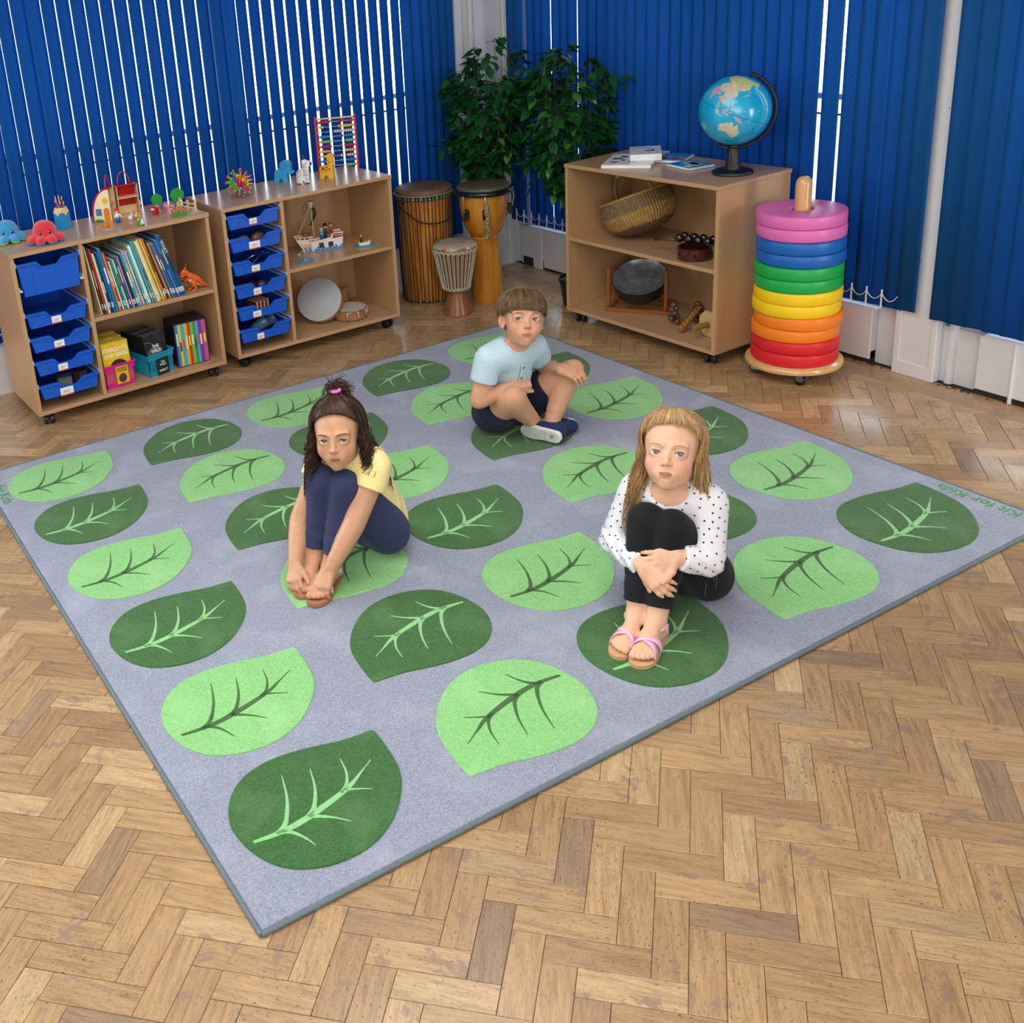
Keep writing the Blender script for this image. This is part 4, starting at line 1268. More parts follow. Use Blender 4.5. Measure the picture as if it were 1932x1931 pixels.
# dinosaur toys
def dino(name, label, mx, c, c2, s_, long_neck):
    r = thing(name, label, 'toy dinosaur', mx=mx @ M.Scale(s_, 4), group='plastic dinosaurs')
    m_ = col(c, rough=0.35)
    b = MB()
    if long_neck:
        b.tube(crom([(-0.10, 0, 0.03), (-0.05, 0, 0.038), (-0.01, 0, 0.045), (0.02, 0, 0.05), (0.035, 0, 0.075), (0.038, 0, 0.105), (0.046, 0, 0.118), (0.056, 0, 0.115)], 5), None or [0.002 + 0.018 * max(0, sin(pi * min(1, k / 24))) * (1 if k < 18 else 0.45) + (0.006 if k > 14 else 0.001) for k in range(36)], 10)
    else:
        b.tube(crom([(0.088, 0, 0.004), (0.062, 0, 0.020), (0.036, 0, 0.044), (0.012, 0, 0.062), (-0.010, 0, 0.080), (-0.022, 0, 0.096), (-0.040, 0, 0.098), (-0.050, 0, 0.090)], 5), [0.001, 0.003, 0.005, 0.0065, 0.008, 0.0095, 0.011, 0.0125, 0.014, 0.0155, 0.017, 0.0185, 0.0195, 0.020, 0.020, 0.0195, 0.019, 0.018, 0.017, 0.016, 0.0145, 0.0135, 0.013, 0.0125, 0.0125, 0.013, 0.0135, 0.0135, 0.013, 0.012, 0.0105, 0.009, 0.0075, 0.006, 0.0045, 0.003], 12)
    b.build('body', m_, r, True)
    for s2 in (-1, 1):
        if long_neck:
            legs = [((-0.03, s2 * 0.012, 0.035), (-0.03, s2 * 0.014, 0.0)), ((0.012, s2 * 0.012, 0.04), (0.012, s2 * 0.014, 0.0))]
            for p, q in legs:
                MB().tube([p, q], [0.008, 0.006], 9).build('leg', m_, r, True)
        else:
            MB().tube([(0.010, s2 * 0.014, 0.056), (-0.002, s2 * 0.020, 0.036), (0.012, s2 * 0.020, 0.018), (0.002, s2 * 0.020, 0.005), (-0.014, s2 * 0.020, 0.004)], [0.016, 0.012, 0.007, 0.006, 0.006], 10).build('leg', m_, r, True)
            MB().tube([(-0.016, s2 * 0.014, 0.072), (-0.030, s2 * 0.016, 0.062), (-0.042, s2 * 0.014, 0.060)], [0.006, 0.0045, 0.003], 8).build('arm', m_, r, True)
            MB().lathe([(0.005, 0), (0.0006, 0.016)], 8, mx=M.Translation((-0.026, s2 * 0.007, 0.106)) @ M.Rotation(R(s2 * -12), 4, 'X') @ M.Rotation(R(18), 4, 'Y')).build('horn', m_, r, True)
            MB().sphere((-0.036, s2 * 0.0105, 0.102), 0.0022, 8, 6).build('eye', col('#15161a'), r, True)
    if not long_neck:
        jw = MB()
        jw.tube([(-0.028, 0, 0.086), (-0.042, 0, 0.080), (-0.052, 0, 0.078)], [0.008, 0.006, 0.003], 9)
        jw.build('lower_jaw', m_, r, True)
        bl = MB()
        bl.tube([(-0.018, 0, 0.066), (0.004, 0, 0.044), (0.028, 0, 0.032), (0.060, 0, 0.014)], [0.010, 0.014, 0.009, 0.004], 10)
        bl.build('belly', col(c2, rough=0.35), r, True)
dino('toy_dinosaur', 'orange horned plastic dinosaur standing at the end of the books', mxc(C1, 0.770, 0.050, SH + 0.0006, R(2)), '#e2652a', '#edb9a0', 0.92, False)
dino('toy_dinosaur', 'green long necked plastic dinosaur behind the orange one', mxc(C1, 0.800, 0.215, SH + 0.0006, R(20)), '#74804a', '#9aa06c', 0.62, True)
# baskets of comics
def basket(label, u, d, w, dp, h, c, rz, cat='basket'):
    r = thing('mesh_basket', label, cat, mx=mxc(C1, u, d, UB + UT + 0.0006, rz), group='plastic mesh baskets on the bottom shelf')
    m_ = col(c, rough=0.3)
    ti = 0.009
    b = MB()
    b.box(ti, ti, 0, w - ti, dp - ti, 0.004)
    def ringband(z0, z1, out):
        e0, e1 = ti * (1 - z0 / h), ti * (1 - z1 / h)
        for (ax, ay, bx, by) in ((0, 0, w, 0), (w, 0, w, dp), (w, dp, 0, dp), (0, dp, 0, 0)):
            n_ = V((by - ay, -(bx - ax), 0)).normalized()
            t_ = V((bx - ax, by - ay, 0)).normalized()
            q = []
            for z, e in ((z0, e0), (z1, e1)):
                p0 = V((ax, ay, z)) - n_ * e + t_ * e + n_ * out
                p1 = V((bx, by, z)) - n_ * e - t_ * e + n_ * out
                q += [p0, p1, p1 - n_ * 0.0022, p0 - n_ * 0.0022]
            b.add(q, [(0, 1, 5, 4), (2, 3, 7, 6), (4, 5, 6, 7), (3, 2, 1, 0), (1, 2, 6, 5), (0, 4, 7, 3)])
    ringband(0, 0.022, 0)
    ringband(h - 0.030, h - 0.006, 0)
    ringband(h - 0.007, h, 0.004)
    b.build('basket_frame', m_, r)
    n_r = 0
    rb = MB().box(-0.0019, 0, 0.020, 0.0019, 0.002, h - 0.028).mesh('rib', m_)
    for (ax, ay, bx, by) in ((0, 0, w, 0), (w, 0, w, dp), (0, dp, 0, 0)):
        ln = sqrt((bx - ax) ** 2 + (by - ay) ** 2)
        ang = atan2(by - ay, bx - ax)
        n_ = int(ln / 0.0085)
        for k in range(n_ + 1):
            f_ = 0.012 + (ln - 0.024) * k / n_
            link('rib', rb, r, mx=M.Translation((ax + (bx - ax) * f_ / ln, ay + (by - ay) * f_ / ln, 0)) @ M.Rotation(ang, 4, 'Z') @ M.Translation((0, ti * 0.5, 0)))
    return r
W_B = 0.0
pink = basket('pink mesh basket holding the yellow comics', 0.311, 0.034, 0.144, 0.215, 0.106, '#e3249a', 0.02)
blue = basket('turquoise mesh basket holding the dark comics', 0.512, 0.034, 0.140, 0.215, 0.103, '#18a3c6', 0.22)
def comic(root_m, label, group, y, lean, w, h, c, x0, zt=0.0055, edge='#b9bcbf'):
    r = thing('comic_book', label, 'book', mx=root_m @ M.Translation((x0, y, zt)) @ M.Rotation(lean, 4, 'X'), group=group)
    MB().box(0, 0, 0, w, 0.0012, h).box(0, 0.0098, 0, w, 0.011, h).box(0, 0.0, 0, 0.0012, 0.011, h).build('cover', col(c, rough=0.25), r)
    MB().box(0.0012, 0.0012, 0.001, w - 0.002, 0.0097, h - 0.0005).build('pages', col(edge, rough=0.25), r)
    return r
def label_card(root, x, y, z, w, h, c):
    MB().box(x, y - 0.0012, z, x + w, y, z + h).build('name_card', col(c), root)
nb = ['front', 'second', 'third', 'fourth', 'fifth', 'sixth', 'seventh', 'eighth']
pmx = pink.matrix_world.copy()
bpy.context.view_layer.update()
pmx, bmx = pink.matrix_world.copy(), blue.matrix_world.copy()
for k in range(8):
    r = comic(pmx, nb[k] + ' yellow comic book in the pink basket', 'yellow comics in the pink basket', 0.014 + k * 0.0235, R(-6), 0.122, 0.190 - 0.002 * (k % 3), '#ecc81f' if k == 0 else '#d9b428', 0.013)
    if k == 0:
        fr = M.Translation((0.061, -0.0008, 0)) @ PZ
        for s_, z, sz in (('KNIGHTS', 0.158, 0.026), ('AND BIKES', 0.133, 0.022)):
            link('cover_lettering', text_mesh(s_, sz, col('#f6f4e6'), 0.0004, 0.0006), r, mx=M.Translation((0.061, -0.0006, z)) @ M.Rotation(pi / 2, 4, 'X'))
        slab(r, 'cover_art', ellipse(0.066, 0.075, 0.040, 0.038, 24, 0, pi), 0.0008, col('#3a2b45'), y=-0.0006)
        slab(r, 'cover_art', ellipse(0.066, 0.075, 0.022, 0.021, 24, 0, pi), 0.001, col('#9a4b8d'), y=-0.0008)
label_card(pink, 0.052, -0.001, 0.016, 0.056, 0.078, '#e9bd22')
link('card_lettering', text_mesh('KNIGHTS', 0.011, col('#5a4520'), 0.0003, 0.0003), pink, mx=M.Translation((0.080, -0.0026, 0.084)) @ M.Rotation(pi / 2, 4, 'X'))
link('card_lettering', text_mesh('AND BIKES', 0.009, col('#5a4520'), 0.0003, 0.0003), pink, mx=M.Translation((0.080, -0.0026, 0.074)) @ M.Rotation(pi / 2, 4, 'X'))
slab(pink, 'card_art', ellipse(0.080, 0.040, 0.018, 0.020, 18), 0.0008, col('#4a3d44'), y=-0.0026)
for k in range(9):
    r = comic(bmx, nb[min(k, 7)] + ' dark comic book in the turquoise basket' if k < 8 else 'rearmost dark comic book in the turquoise basket', 'dark comics in the turquoise basket', 0.016 + k * 0.0205, R(-7), 0.112, 0.176 - 0.002 * (k % 3), '#23262b', 0.013)
    if k == 0:
        for s_, z, sz in (('THE', 0.120, 0.019), ('WILD', 0.099, 0.021)):
            link('cover_lettering', text_mesh(s_, sz, col('#eef0ef'), 0.0004, 0.0006), r, mx=M.Translation((0.056, -0.0016, z)) @ M.Rotation(pi / 2, 4, 'X'))
        slab(r, 'cover_art', ellipse(0.048, 0.088, 0.040, 0.030, 24), 0.0008, col('#63666c'), y=-0.0004)
        MB().tube(crom([(0.0, 0, 0.145), (0.03, 0, 0.142), (0.045, 0, 0.125), (0.05, 0, 0.105)], 5), 0.003, 6, flat=0.3).build('cover_art', col('#8fd0b4'), r)
        MB().tube(crom([(0.112, 0, 0.135), (0.085, 0, 0.138), (0.075, 0, 0.155), (0.07, 0, 0.174)], 5), 0.003, 6, flat=0.3).build('cover_art', col('#b93a5c'), r)
label_card(blue, 0.042, -0.0015, 0.002, 0.062, 0.074, '#1e2a2c')
for s_, z, sz in (('THE', 0.058, 0.011), ('WILD', 0.046, 0.013), ('ROBOT', 0.020, 0.013)):
    link('card_lettering', text_mesh(s_, sz, col('#e6ecec'), 0.0003, 0.0003), blue, mx=M.Translation((0.073, -0.0030, z)) @ M.Rotation(pi / 2, 4, 'X'))
# slip-cased set of paperbacks
sc = thing('slipcase', 'dark slipcase holding ten bright paperbacks', 'slipcase', mx=mxc(C1, 0.662, 0.066, UB + UT + 0.0006, R(-2.5)))
MB().box(0, 0.001, 0.0, 0.152, 0.13, 0.003).box(0, 0.001, 0.199, 0.152, 0.13, 0.202).box(0, 0.001, 0.003, 0.0025, 0.13, 0.199).box(0.1495, 0.001, 0.003, 0.152, 0.13, 0.199).box(0, 0.127, 0.003, 0.152, 0.13, 0.199).build('case', col('#2c2131', rough=0.3), sc)
bpy.context.view_layer.update()
sm = sc.matrix_world.copy()
x = 0.0035
for k, (c, nm, t) in enumerate((('#3a7fc2', 'blue', .013), ('#d8cc3a', 'lemon', .013), ('#3fb0dc', 'light blue', .016), ('#e2b52a', 'gold', .014), ('#cf3a2c', 'red', .013), ('#6fc04a', 'lime', .015), ('#3f9a5c', 'green', .009), ('#5fa8de', 'pale blue', .013), ('#7a3f9c', 'purple', .016), ('#c4549c', 'magenta', .019))):
    r = thing('paperback', nm + ' paperback spine, ' + (ordn[k] + ' from the left' if k < 9 else 'at the right end') + ' in the slipcase', 'book', mx=sm @ M.Translation((x, -0.002, 0.0036)), group='paperbacks in the slipcase')
    book_parts(r, 0.122, 0.192, t, c, stripe=('#f3ead0', '#2a2436', '#e8433a', '#f3ead0', '#f3d94a')[k % 5])
    x += t + 0.0004
# --- wooden ship with its crew
M_SHIP = wood('ship_ply', '#e2c7a0', '#d0b085', (2, 10, 10), 6, 0.5)
ship = thing('toy_ship', 'wooden toy pirate ship with blue waves on its hull', 'toy ship', mx=mxc(C2, 0.590, 0.215, SH + 0.0006, R(-17)) @ M.Scale(1.0, 4))
st = [(-0.052, 0.0), (0.092, 0.0), (0.100, 0.078), (0.052, 0.078), (0.044, 0.060), (-0.010, 0.052), (-0.030, 0.050), (-0.034, 0.062), (-0.064, 0.062)]
for y in (-0.030, 0.030):
    slab(ship, 'stern_side', st, 0.005, col('#e9e2d6'), y=y)
bw = [(-0.090, 0.0), (-0.056, 0.0), (-0.060, 0.056), (-0.066, 0.072), (-0.128, 0.076), (-0.130, 0.068), (-0.112, 0.036)]
for y in (-0.024, 0.024):
    slab(ship, 'bow_side', bw, 0.005, col('#e9e2d6'), y=y)
MB().prism([(-0.100, 0.0), (0.088, 0.0), (0.088, 0.040), (-0.104, 0.040)], -0.0272, 0.0272, mx=PZ).build('hull', M_SHIP, ship)
MB().box(0.040, -0.027, 0.0402, 0.094, 0.027, 0.072).build('aft_cabin', M_SHIP, ship)
MB().box(-0.125, -0.021, 0.060, -0.062, 0.021, 0.068).build('fore_deck', M_SHIP, ship)
fy = -0.0338
for k in range(5):
    x = -0.046 + k * 0.029
    slab(ship, 'wave', [(x, 0.0015), (x + 0.028, 0.0015), (x + 0.028, 0.010), (x + 0.022, 0.021), (x + 0.013, 0.023), (x + 0.017, 0.014), (x + 0.010, 0.012), (x + 0.002, 0.014)], 0.0014, col('#2a8fd6'), y=fy)
for k in range(2):
    x = -0.098 + k * 0.020
    slab(ship, 'wave', [(x + 0.012 * (k == 0), 0.0015), (x + 0.019, 0.0015), (x + 0.018, 0.012), (x + 0.012, 0.024), (x + 0.004, 0.024), (x + 0.008, 0.014)], 0.0014, col('#2a8fd6'), y=-0.0275)
slab(ship, 'red_band', [(-0.062, 0.050), (-0.036, 0.050), (-0.036, 0.058), (-0.063, 0.058)], 0.0014, col('#8c2630'), y=fy)
slab(ship, 'red_band', [(0.046, 0.052), (0.096, 0.056), (0.098, 0.073), (0.054, 0.073)], 0.0014, col('#8c2630'), y=fy)
slab(ship, 'red_band', [(-0.124, 0.066), (-0.068, 0.060), (-0.068, 0.069), (-0.126, 0.073)], 0.0014, col('#8c2630'), y=-0.0275)
for x, z, y in ((0.064, 0.064, fy - .001), (0.078, 0.065, fy - .001), (0.091, 0.066, fy - .001), (-0.056, 0.054, fy - .001), (-0.044, 0.054, fy - .001), (-0.110, 0.069, -.0285), (-0.086, 0.067, -.0285)):
    slab(ship, 'port_light', ellipse(x, z, 0.0036, 0.0036, 12), 0.001, col('#f1ece2'), y=y)
for x in (-0.010, 0.036):
    slab(ship, 'gun_port', [(x - 0.012, 0.014), (x + 0.012, 0.014), (x + 0.012, 0.038), (x - 0.012, 0.038)], 0.0016, col('#3b2f2a'), y=fy)
MB().tube([(-0.036, 0, 0.04), (-0.040, 0, 0.225)], 0.0036, 10).build('mast', M_SHIP, ship, True)
MB().lathe([(0.008, 0.206), (0.015, 0.236)], 16, mx=M.Translation((-0.040, 0, 0))).build('crows_nest', col('#e9dcc2'), ship, 40)
fl_ = MB()
for k in range(9):
    z = 0.206 - k * 0.0105
    xx = -0.031 + 0.010 * sin(k * 0.55) - 0.001 * k
    fl_.v += [(xx - 0.007, -0.004 - 0.003 * sin(k), z), (xx + 0.008, -0.004 + 0.004 * cos(k), z)]
fl_.f = [(2 * k, 2 * k + 1, 2 * k + 3, 2 * k + 2) for k in range(8)]
fl_.mi = [0] * 8
o = fl_.build('black_flag', col('#17181c'), ship)
md = o.modifiers.new('thick', 'SOLIDIFY')
md.thickness = 0.001
for yy in (-0.018, 0.018):
    MB().tube([(-0.112, yy * 0.5, 0.078), (-0.046, yy * 0.15, 0.205)], 0.0014, 6).build('ladder_rope', col('#d9c7a4'), ship)
for k in range(1, 8):
    t = k / 8
    p = V((-0.112, 0, 0.078)).lerp(V((-0.046, 0, 0.205)), t)
    hw = 0.010 * (1 - t * 0.7)
    MB().tube([p - V((0.004, hw, 0)), p + V((0.004, hw, 0.002))], 0.0015, 6).build('ladder_rung', M_SHIP, ship)
MB().tube(crom([(-0.100, -0.028, 0.020), (-0.112, -0.045, 0.010), (-0.124, -0.062, 0.004)], 5), 0.0009, 5).build('anchor_string', col('#e6e2d8'), ship)
MB().box(-0.134, -0.066, 0, -0.120, -0.060, 0.008, 0.002).build('anchor', col('#d8d2c4'), ship)
MB().tube(crom([(-0.046, 0, 0.236), (-0.070, -0.006, 0.222), (-0.084, -0.008, 0.195), (-0.078, -0.008, 0.178), (-0.070, -0.006, 0.190), (-0.058, 0, 0.222)], 5), 0.0011, 5).build('loop_cord', col('#15161a'), ship)
bpy.context.view_layer.update()
smx = ship.matrix_world.copy()
def peg(label, x, y, z, c1, c2, chat, h):
    p = thing('peg_doll', label, 'toy figure', mx=smx @ M.Translation((x, y, z)), group='peg doll crew of the toy ship')
    MB().lathe([(0.0085, 0), (0.0092, h * 0.35), (0.008, h * 0.44)], 14).build('legs', col(c1), p, True)
    MB().lathe([(0.0080, h * 0.44), (0.0088, h * 0.55), (0.0055, h * 0.68)], 14).build('shirt', col(c2), p, True)
    MB().sphere((0, 0, h * 0.78), 0.0090, 14, 10).build('head', col('#e6b98c'), p, True)
    MB().lathe([(0.0115, h * 0.83), (0.0105, h * 0.88), (0.0075, h * 0.97), (0.002, h)], 14).build('hat', col(chat), p, True)
peg('peg doll in a striped teal shirt at the front of the crew', 0.000, -0.012, 0.0405, '#1f5fae', '#3fb6c9', '#a9c49a', 0.068)
peg('tall peg doll with a black pirate hat on the ship', 0.022, 0.004, 0.0405, '#23314f', '#7a2430', '#15161a', 0.082)
peg('peg doll in a red headscarf and green shirt on the ship', 0.049, 0.0, 0.0724, '#b42a2a', '#3f9a48', '#cf2a2c', 0.050)
d_ = thing('toy_barrel', 'orange and brown toy barrel on the ship deck', 'toy barrel', mx=smx @ M.Translation((-0.078, 0, 0.0685)))
MB().lathe([(0.008, 0), (0.011, 0.011), (0.008, 0.022)], 14).build('staves', wood('orange_wood', '#c9743a', '#a85a2c'), d_, True)
for z in (0.004, 0.018):
    MB().lathe([(0.0098, z - 0.0015), (0.0098, z + 0.0015)], 14).build('hoop', col('#5a3a24'), d_)
r = thing('toy_boat', 'tiny white rowing boat with a black sailor on a blue disc', 'toy boat', mx=mxc(C2, 0.765, 0.112, SH + 0.0006, R(-15)))
MB().lathe([(0.052, 0), (0.052, 0.003)], 30, sy=0.62).build('sea_disc', col('#2f9fd8'), r)
MB().prism([(-0.032, 0.004), (-0.026, 0), (0.020, 0), (0.028, 0.012), (-0.032, 0.014)], -0.011, 0.011, mx=M.Translation((0, 0, 0.0032)) @ PZ).build('hull', col('#ece3d3'), r)
MB().lathe([(0.005, 0.0165), (0.006, 0.030), (0.003, 0.040)], 12, mx=M.Translation((-0.016, 0, 0))).build('sailor', col('#16171a'), r, True)
MB().lathe([(0.0022, 0.040), (0.0022, 0.054)], 8, mx=M.Translation((-0.016, 0, 0))).build('neck', col('#ece3d3'), r, True)
MB().sphere((-0.016, 0, 0.058), 0.0042, 10, 8).build('red_cap', col('#cf2430'), r, True)
MB().sphere((0.022, 0, 0.019), 0.0045, 10, 8).build('bow_knob', col('#ece3d3'), r, True)
r = thing('toy_island', 'tiny grey shark fin toy on a flat blue disc', 'toy', mx=mxc(C2, 0.425, 0.084, SH + 0.0006, R(10)))
MB().lathe([(0.045, 0), (0.045, 0.003)], 30, sy=0.72).build('sea_disc', col('#2f9fd8'), r)
MB().lathe([(0.016, 0.003), (0.013, 0.008), (0.011, 0.014), (0.006, 0.019)], 8).build('rock', col('#7f868c'), r)
MB().prism([(-0.014, 0.003), (0.012, 0.003), (0.004, 0.012)], -0.012, -0.008, mx=PZ).build('fin', col('#7f868c'), r)
# --- tambourine and banjo-drum on the bottom shelf
M_SKIN = mat('drum_skin', '#a9abb0', 0.6, var=0.06, vscale=30)
M_CHROME = mat('chrome', '#d6d9dc', 0.18, metal=1.0)
BZ = UB + UT + 0.0005
nrm = V((-0.55, -0.62, 0.56)).normalized()
tm_c = mxc(C2, 0.515, 0.155, 0).translation + V((0, 0, 0.186))
tb = thing('tambourine', 'large tambourine with a grey skin leaning on the small drum', 'tambourine', mx=M.Translation(tm_c) @ nrm.to_track_quat('Z', 'Y').to_matrix().to_4x4())
RT_ = 0.107
MB().lathe([(RT_ - 0.006, -0.04), (RT_, -0.04), (RT_, -0.003)], 48, cap0=False, cap1=False).lathe([(RT_ - 0.006, -0.003), (RT_ - 0.006, -0.04)], 48, cap0=False, cap1=False).build('hoop', wood('tambourine_wood', '#c9964f', '#a87336'), tb, 50)
MB().lathe([(RT_ + 0.0006, -0.012), (RT_ + 0.0006, -0.001), (RT_ - 0.003, 0.0005), (0.0, 0.0006)], 48, cap0=False, cap1=False).build('skin', M_SKIN, tb, 40)
for k in range(20):
    a = 2 * pi * k / 20
    MB().sphere(((RT_ + 0.0008) * cos(a), (RT_ + 0.0008) * sin(a), -0.008), 0.0018, 8, 6).build('tack', col('#2a2c30'), tb, True)
for k in range(6):
    a = 2 * pi * (k + 0.5) / 6
    jm = M.Rotation(a, 4, 'Z') @ M.Translation((RT_ - 0.003, 0, -0.025)) @ M.Rotation(pi / 2, 4, 'X')
    for dz in (-0.003, 0.002):
        MB().lathe([(0.0, dz), (0.008, dz + 0.0008), (0.0105, dz)], 14, mx=jm, cap0=False, cap1=False).build('jingle', M_CHROME, tb, True)
bd_ = thing('hand_drum', 'small banjo style drum with chrome brackets lying flat', 'drum', mx=mxc(C2, 0.660, 0.125, BZ, R(-20)))
M_DRW = wood('reddish_drum_wood', '#b98057', '#9c6540', (3, 3, 14), 6, 0.35)
MB().lathe([(0.082, 0.004), (0.083, 0.046)], 40, cap1=False).build('shell', M_DRW, bd_, 50)
MB().lathe([(0.0845, 0.040), (0.0855, 0.048), (0.082, 0.051)], 40, cap0=False, cap1=False).build('tension_hoop', M_CHROME, bd_, 50)
MB().lathe([(0.0815, 0.0495), (0.04, 0.0515), (0.0, 0.0515)], 40, cap0=False, cap1=False).build('skin', mat('cream_drum_skin', '#c9c4b4', 0.6), bd_, True)
for k in range(10):
    a = 2 * pi * k / 10
    MB().tube([(0.088 * cos(a), 0.088 * sin(a), 0.0), (0.088 * cos(a), 0.088 * sin(a), 0.045)], 0.0018, 6).sphere((0.087 * cos(a), 0.087 * sin(a), 0.018), 0.0052, 8, 6).build('bracket', M_CHROME, bd_, True)
rt = thing('rattle', 'wooden handled rattle standing behind the small drum', 'rattle', mx=mxc(C2, 0.705, 0.262, BZ, R(30)))
MB().box(-0.028, -0.015, 0.0, 0.028, 0.015, 0.10, 0.004).build('wood_block', M_DRW, rt)
MB().tube([(-0.032, -0.012, 0.060), (0.026, -0.012, 0.118), (0.036, -0.012, 0.092), (0.036, -0.012, 0.04)], 0.0022, 7).build('wire', M_CHROME, rt)
# --- odds and ends inside the trays
def inside(name, label, cat, c, u, z, x, y, rz=0.0):
    return thing(name, label, cat, mx=mxc(c, 0.024 + x, y, z - 0.0645 + 0.0042, rz))
for k, (x, y, lab) in enumerate(((0.085, 0.05, 'brown wooden shaker lying left in the second tray down'), (0.160, 0.055, 'brown wooden shaker lying right in the second tray down'))):
    r = inside('wooden_shaker', lab, 'shaker', C2, 0, 0.606, x, y, R(12))
    MB().sphere((0, 0, 0.028), (0.036, 0.022, 0.028), 16, 10).build('shell', col('#6a4a36', rough=0.5), r, True)
    MB().sphere((0.0, 0, 0.046), (0.018, 0.010, 0.0145), 12, 8).build('slot', col('#2c2019'), r, True)
r = inside('wire_triangle', 'thin chrome beater wires in the third tray down', 'triangle', C2, 0, 0.500, 0.14, 0.09, R(5))
MB().tube([(-0.05, -0.03, 0.003), (0.05, -0.02, 0.062), (-0.005, 0.07, 0.055)], 0.003, 7).build('beater', M_CHROME, r)
MB().tube(crom([(-0.045, -0.035, 0.05), (-0.015, -0.05, 0.064), (0.03, -0.045, 0.056), (0.06, -0.05, 0.062)], 5), 0.0025, 7).build('wire', M_CHROME, r)
r = inside('sequin_scarf', 'dark purple sequined scarf in the fourth tray down', 'scarf', C2, 0, 0.394, 0.11, 0.07)
for k in range(5):
    MB().sphere((rnd.uniform(-0.05, 0.05), rnd.uniform(-0.03, 0.05), 0.022), (0.035, 0.03, 0.022 + rnd.uniform(0, 0.014)), 12, 8).build('fold', mat('sequin_fabric', '#3a2a52', 0.2, metal=0.6, bump=1.0, bscale=500), r, True)
r = inside('striped_fan', 'folded fan with cream and red stripes in the fifth tray down', 'fan', C2, 0, 0.291, 0.14, 0.085, R(10))
for k in range(8):
    MB().box(-0.04 + k * 0.010, -0.03, 0.002, -0.031 + k * 0.010, 0.04, 0.052 + 0.003 * (k % 2), 0.001).build('fan_fold', col('#d9b79a' if k % 2 else '#7f2f2c'), r)
for k, (x, lab) in enumerate(((0.125, 'clear blue plastic beaker, left in the bottom tray'), (0.185, 'clear blue plastic beaker, right in the bottom tray'))):
    r = inside('plastic_beaker', lab, 'beaker', C2, 0, 0.186, x, 0.075 + 0.03 * k, 0)
    mxr = M.Translation((0, 0, 0.036)) @ M.Rotation(R(62), 4, 'Y') @ M.Rotation(R(20 * k), 4, 'X')
    MB().lathe([(0.022, -0.035), (0.028, 0.038)], 18, mx=mxr, cap1=False).build('cup', mat('clear_blue_plastic', '#7fb2d6', 0.15, trans=0.6), r, True)
    MB().lathe([(0.0285, 0.034), (0.0300, 0.038), (0.0285, 0.040)], 18, mx=mxr, cap0=False, cap1=False).build('rim', mat('clear_blue_plastic', '#7fb2d6', 0.15, trans=0.6), r, True)
r = inside('grey_box', 'small grey box in the bottom tray of the left unit', 'box', C1, 0, 0.184, 0.125, 0.065, R(-15))
MB().box(-0.03, -0.03, 0, 0.03, 0.03, 0.05, 0.002).build('box_body', col('#5f6f7c'), r)
MB().box(-0.031, -0.031, 0.0502, 0.031, 0.031, 0.058, 0.002).build('lid', col('#54636f'), r)
r = inside('wooden_offcut', 'dark brown wooden block in the bottom tray of the left unit', 'block', C1, 0, 0.184, 0.195, 0.07, R(25))
MB().box(-0.02, -0.025, 0, 0.02, 0.025, 0.060, 0.003).build('block_body', wood('dark_offcut', '#5c4030', '#3f2b20'), r)
MB().box(-0.016, -0.0262, 0.012, 0.016, -0.0251, 0.034).build('paper_sticker', M_CARD, r)
# ================================================================== RIGHT SHELF UNIT: GLOBE, BOOKS, BASKET, INSTRUMENTS
FZ = UB + UT + 0.0006
# --- globe
gl = thing('desk_globe', 'blue desk globe on a black stand', 'globe', (2.968, 1.538, UH + 0.0006))
MB().lathe([(0.078, 0), (0.079, 0.004), (0.076, 0.011), (0.066, 0.015), (0.030, 0.018)], 44).build('base', M_BLK, gl, 40)
MB().lathe([(0.031, 0.0175), (0.026, 0.06), (0.024, 0.094), (0.018, 0.106)], 28).build('pillar', M_BLK, gl, 40)
GR = 0.134
view = V((-0.507 - 2.968, -1.43 - 1.538, 0)).normalized()
right = V((-view.y, view.x, 0)) * -1.0
right = V((0, 0, 1)).cross(view).normalized()
tilt = R(23)
ax_ = (V((0, 0, 1)) * cos(tilt) + right * sin(tilt)).normalized()
gz_ = ax_
gx_ = (view - ax_ * view.dot(ax_)).normalized()
gy_ = gz_.cross(gx_)
gm = M((gx_, gy_, gz_)).transposed().to_4x4()
gm.translation = V((0, 0, 0.248))
tsea = NT('globe_sea')
o_ = tsea.coord()
sea = tsea.ramp(tsea.noise(o_, 9, 4), [(0.35, '#0f9fd0'), (0.65, '#22b4e0')])
tsea.P(Base_Color=sea, Roughness=0.22, Coat_Weight=0.4, Coat_Roughness=0.1)
ball = MB().sphere((0, 0, 0), GR, 56, 36).build('sea_ball', tsea.m, gl, True, mx=gm)
LON0 = 132.0          # longitude that faces the room
def on_globe(lon, lat, r):
    a, b = R(lon - LON0), R(lat)
    return V((cos(b) * cos(a), cos(b) * sin(a), sin(b))) * r
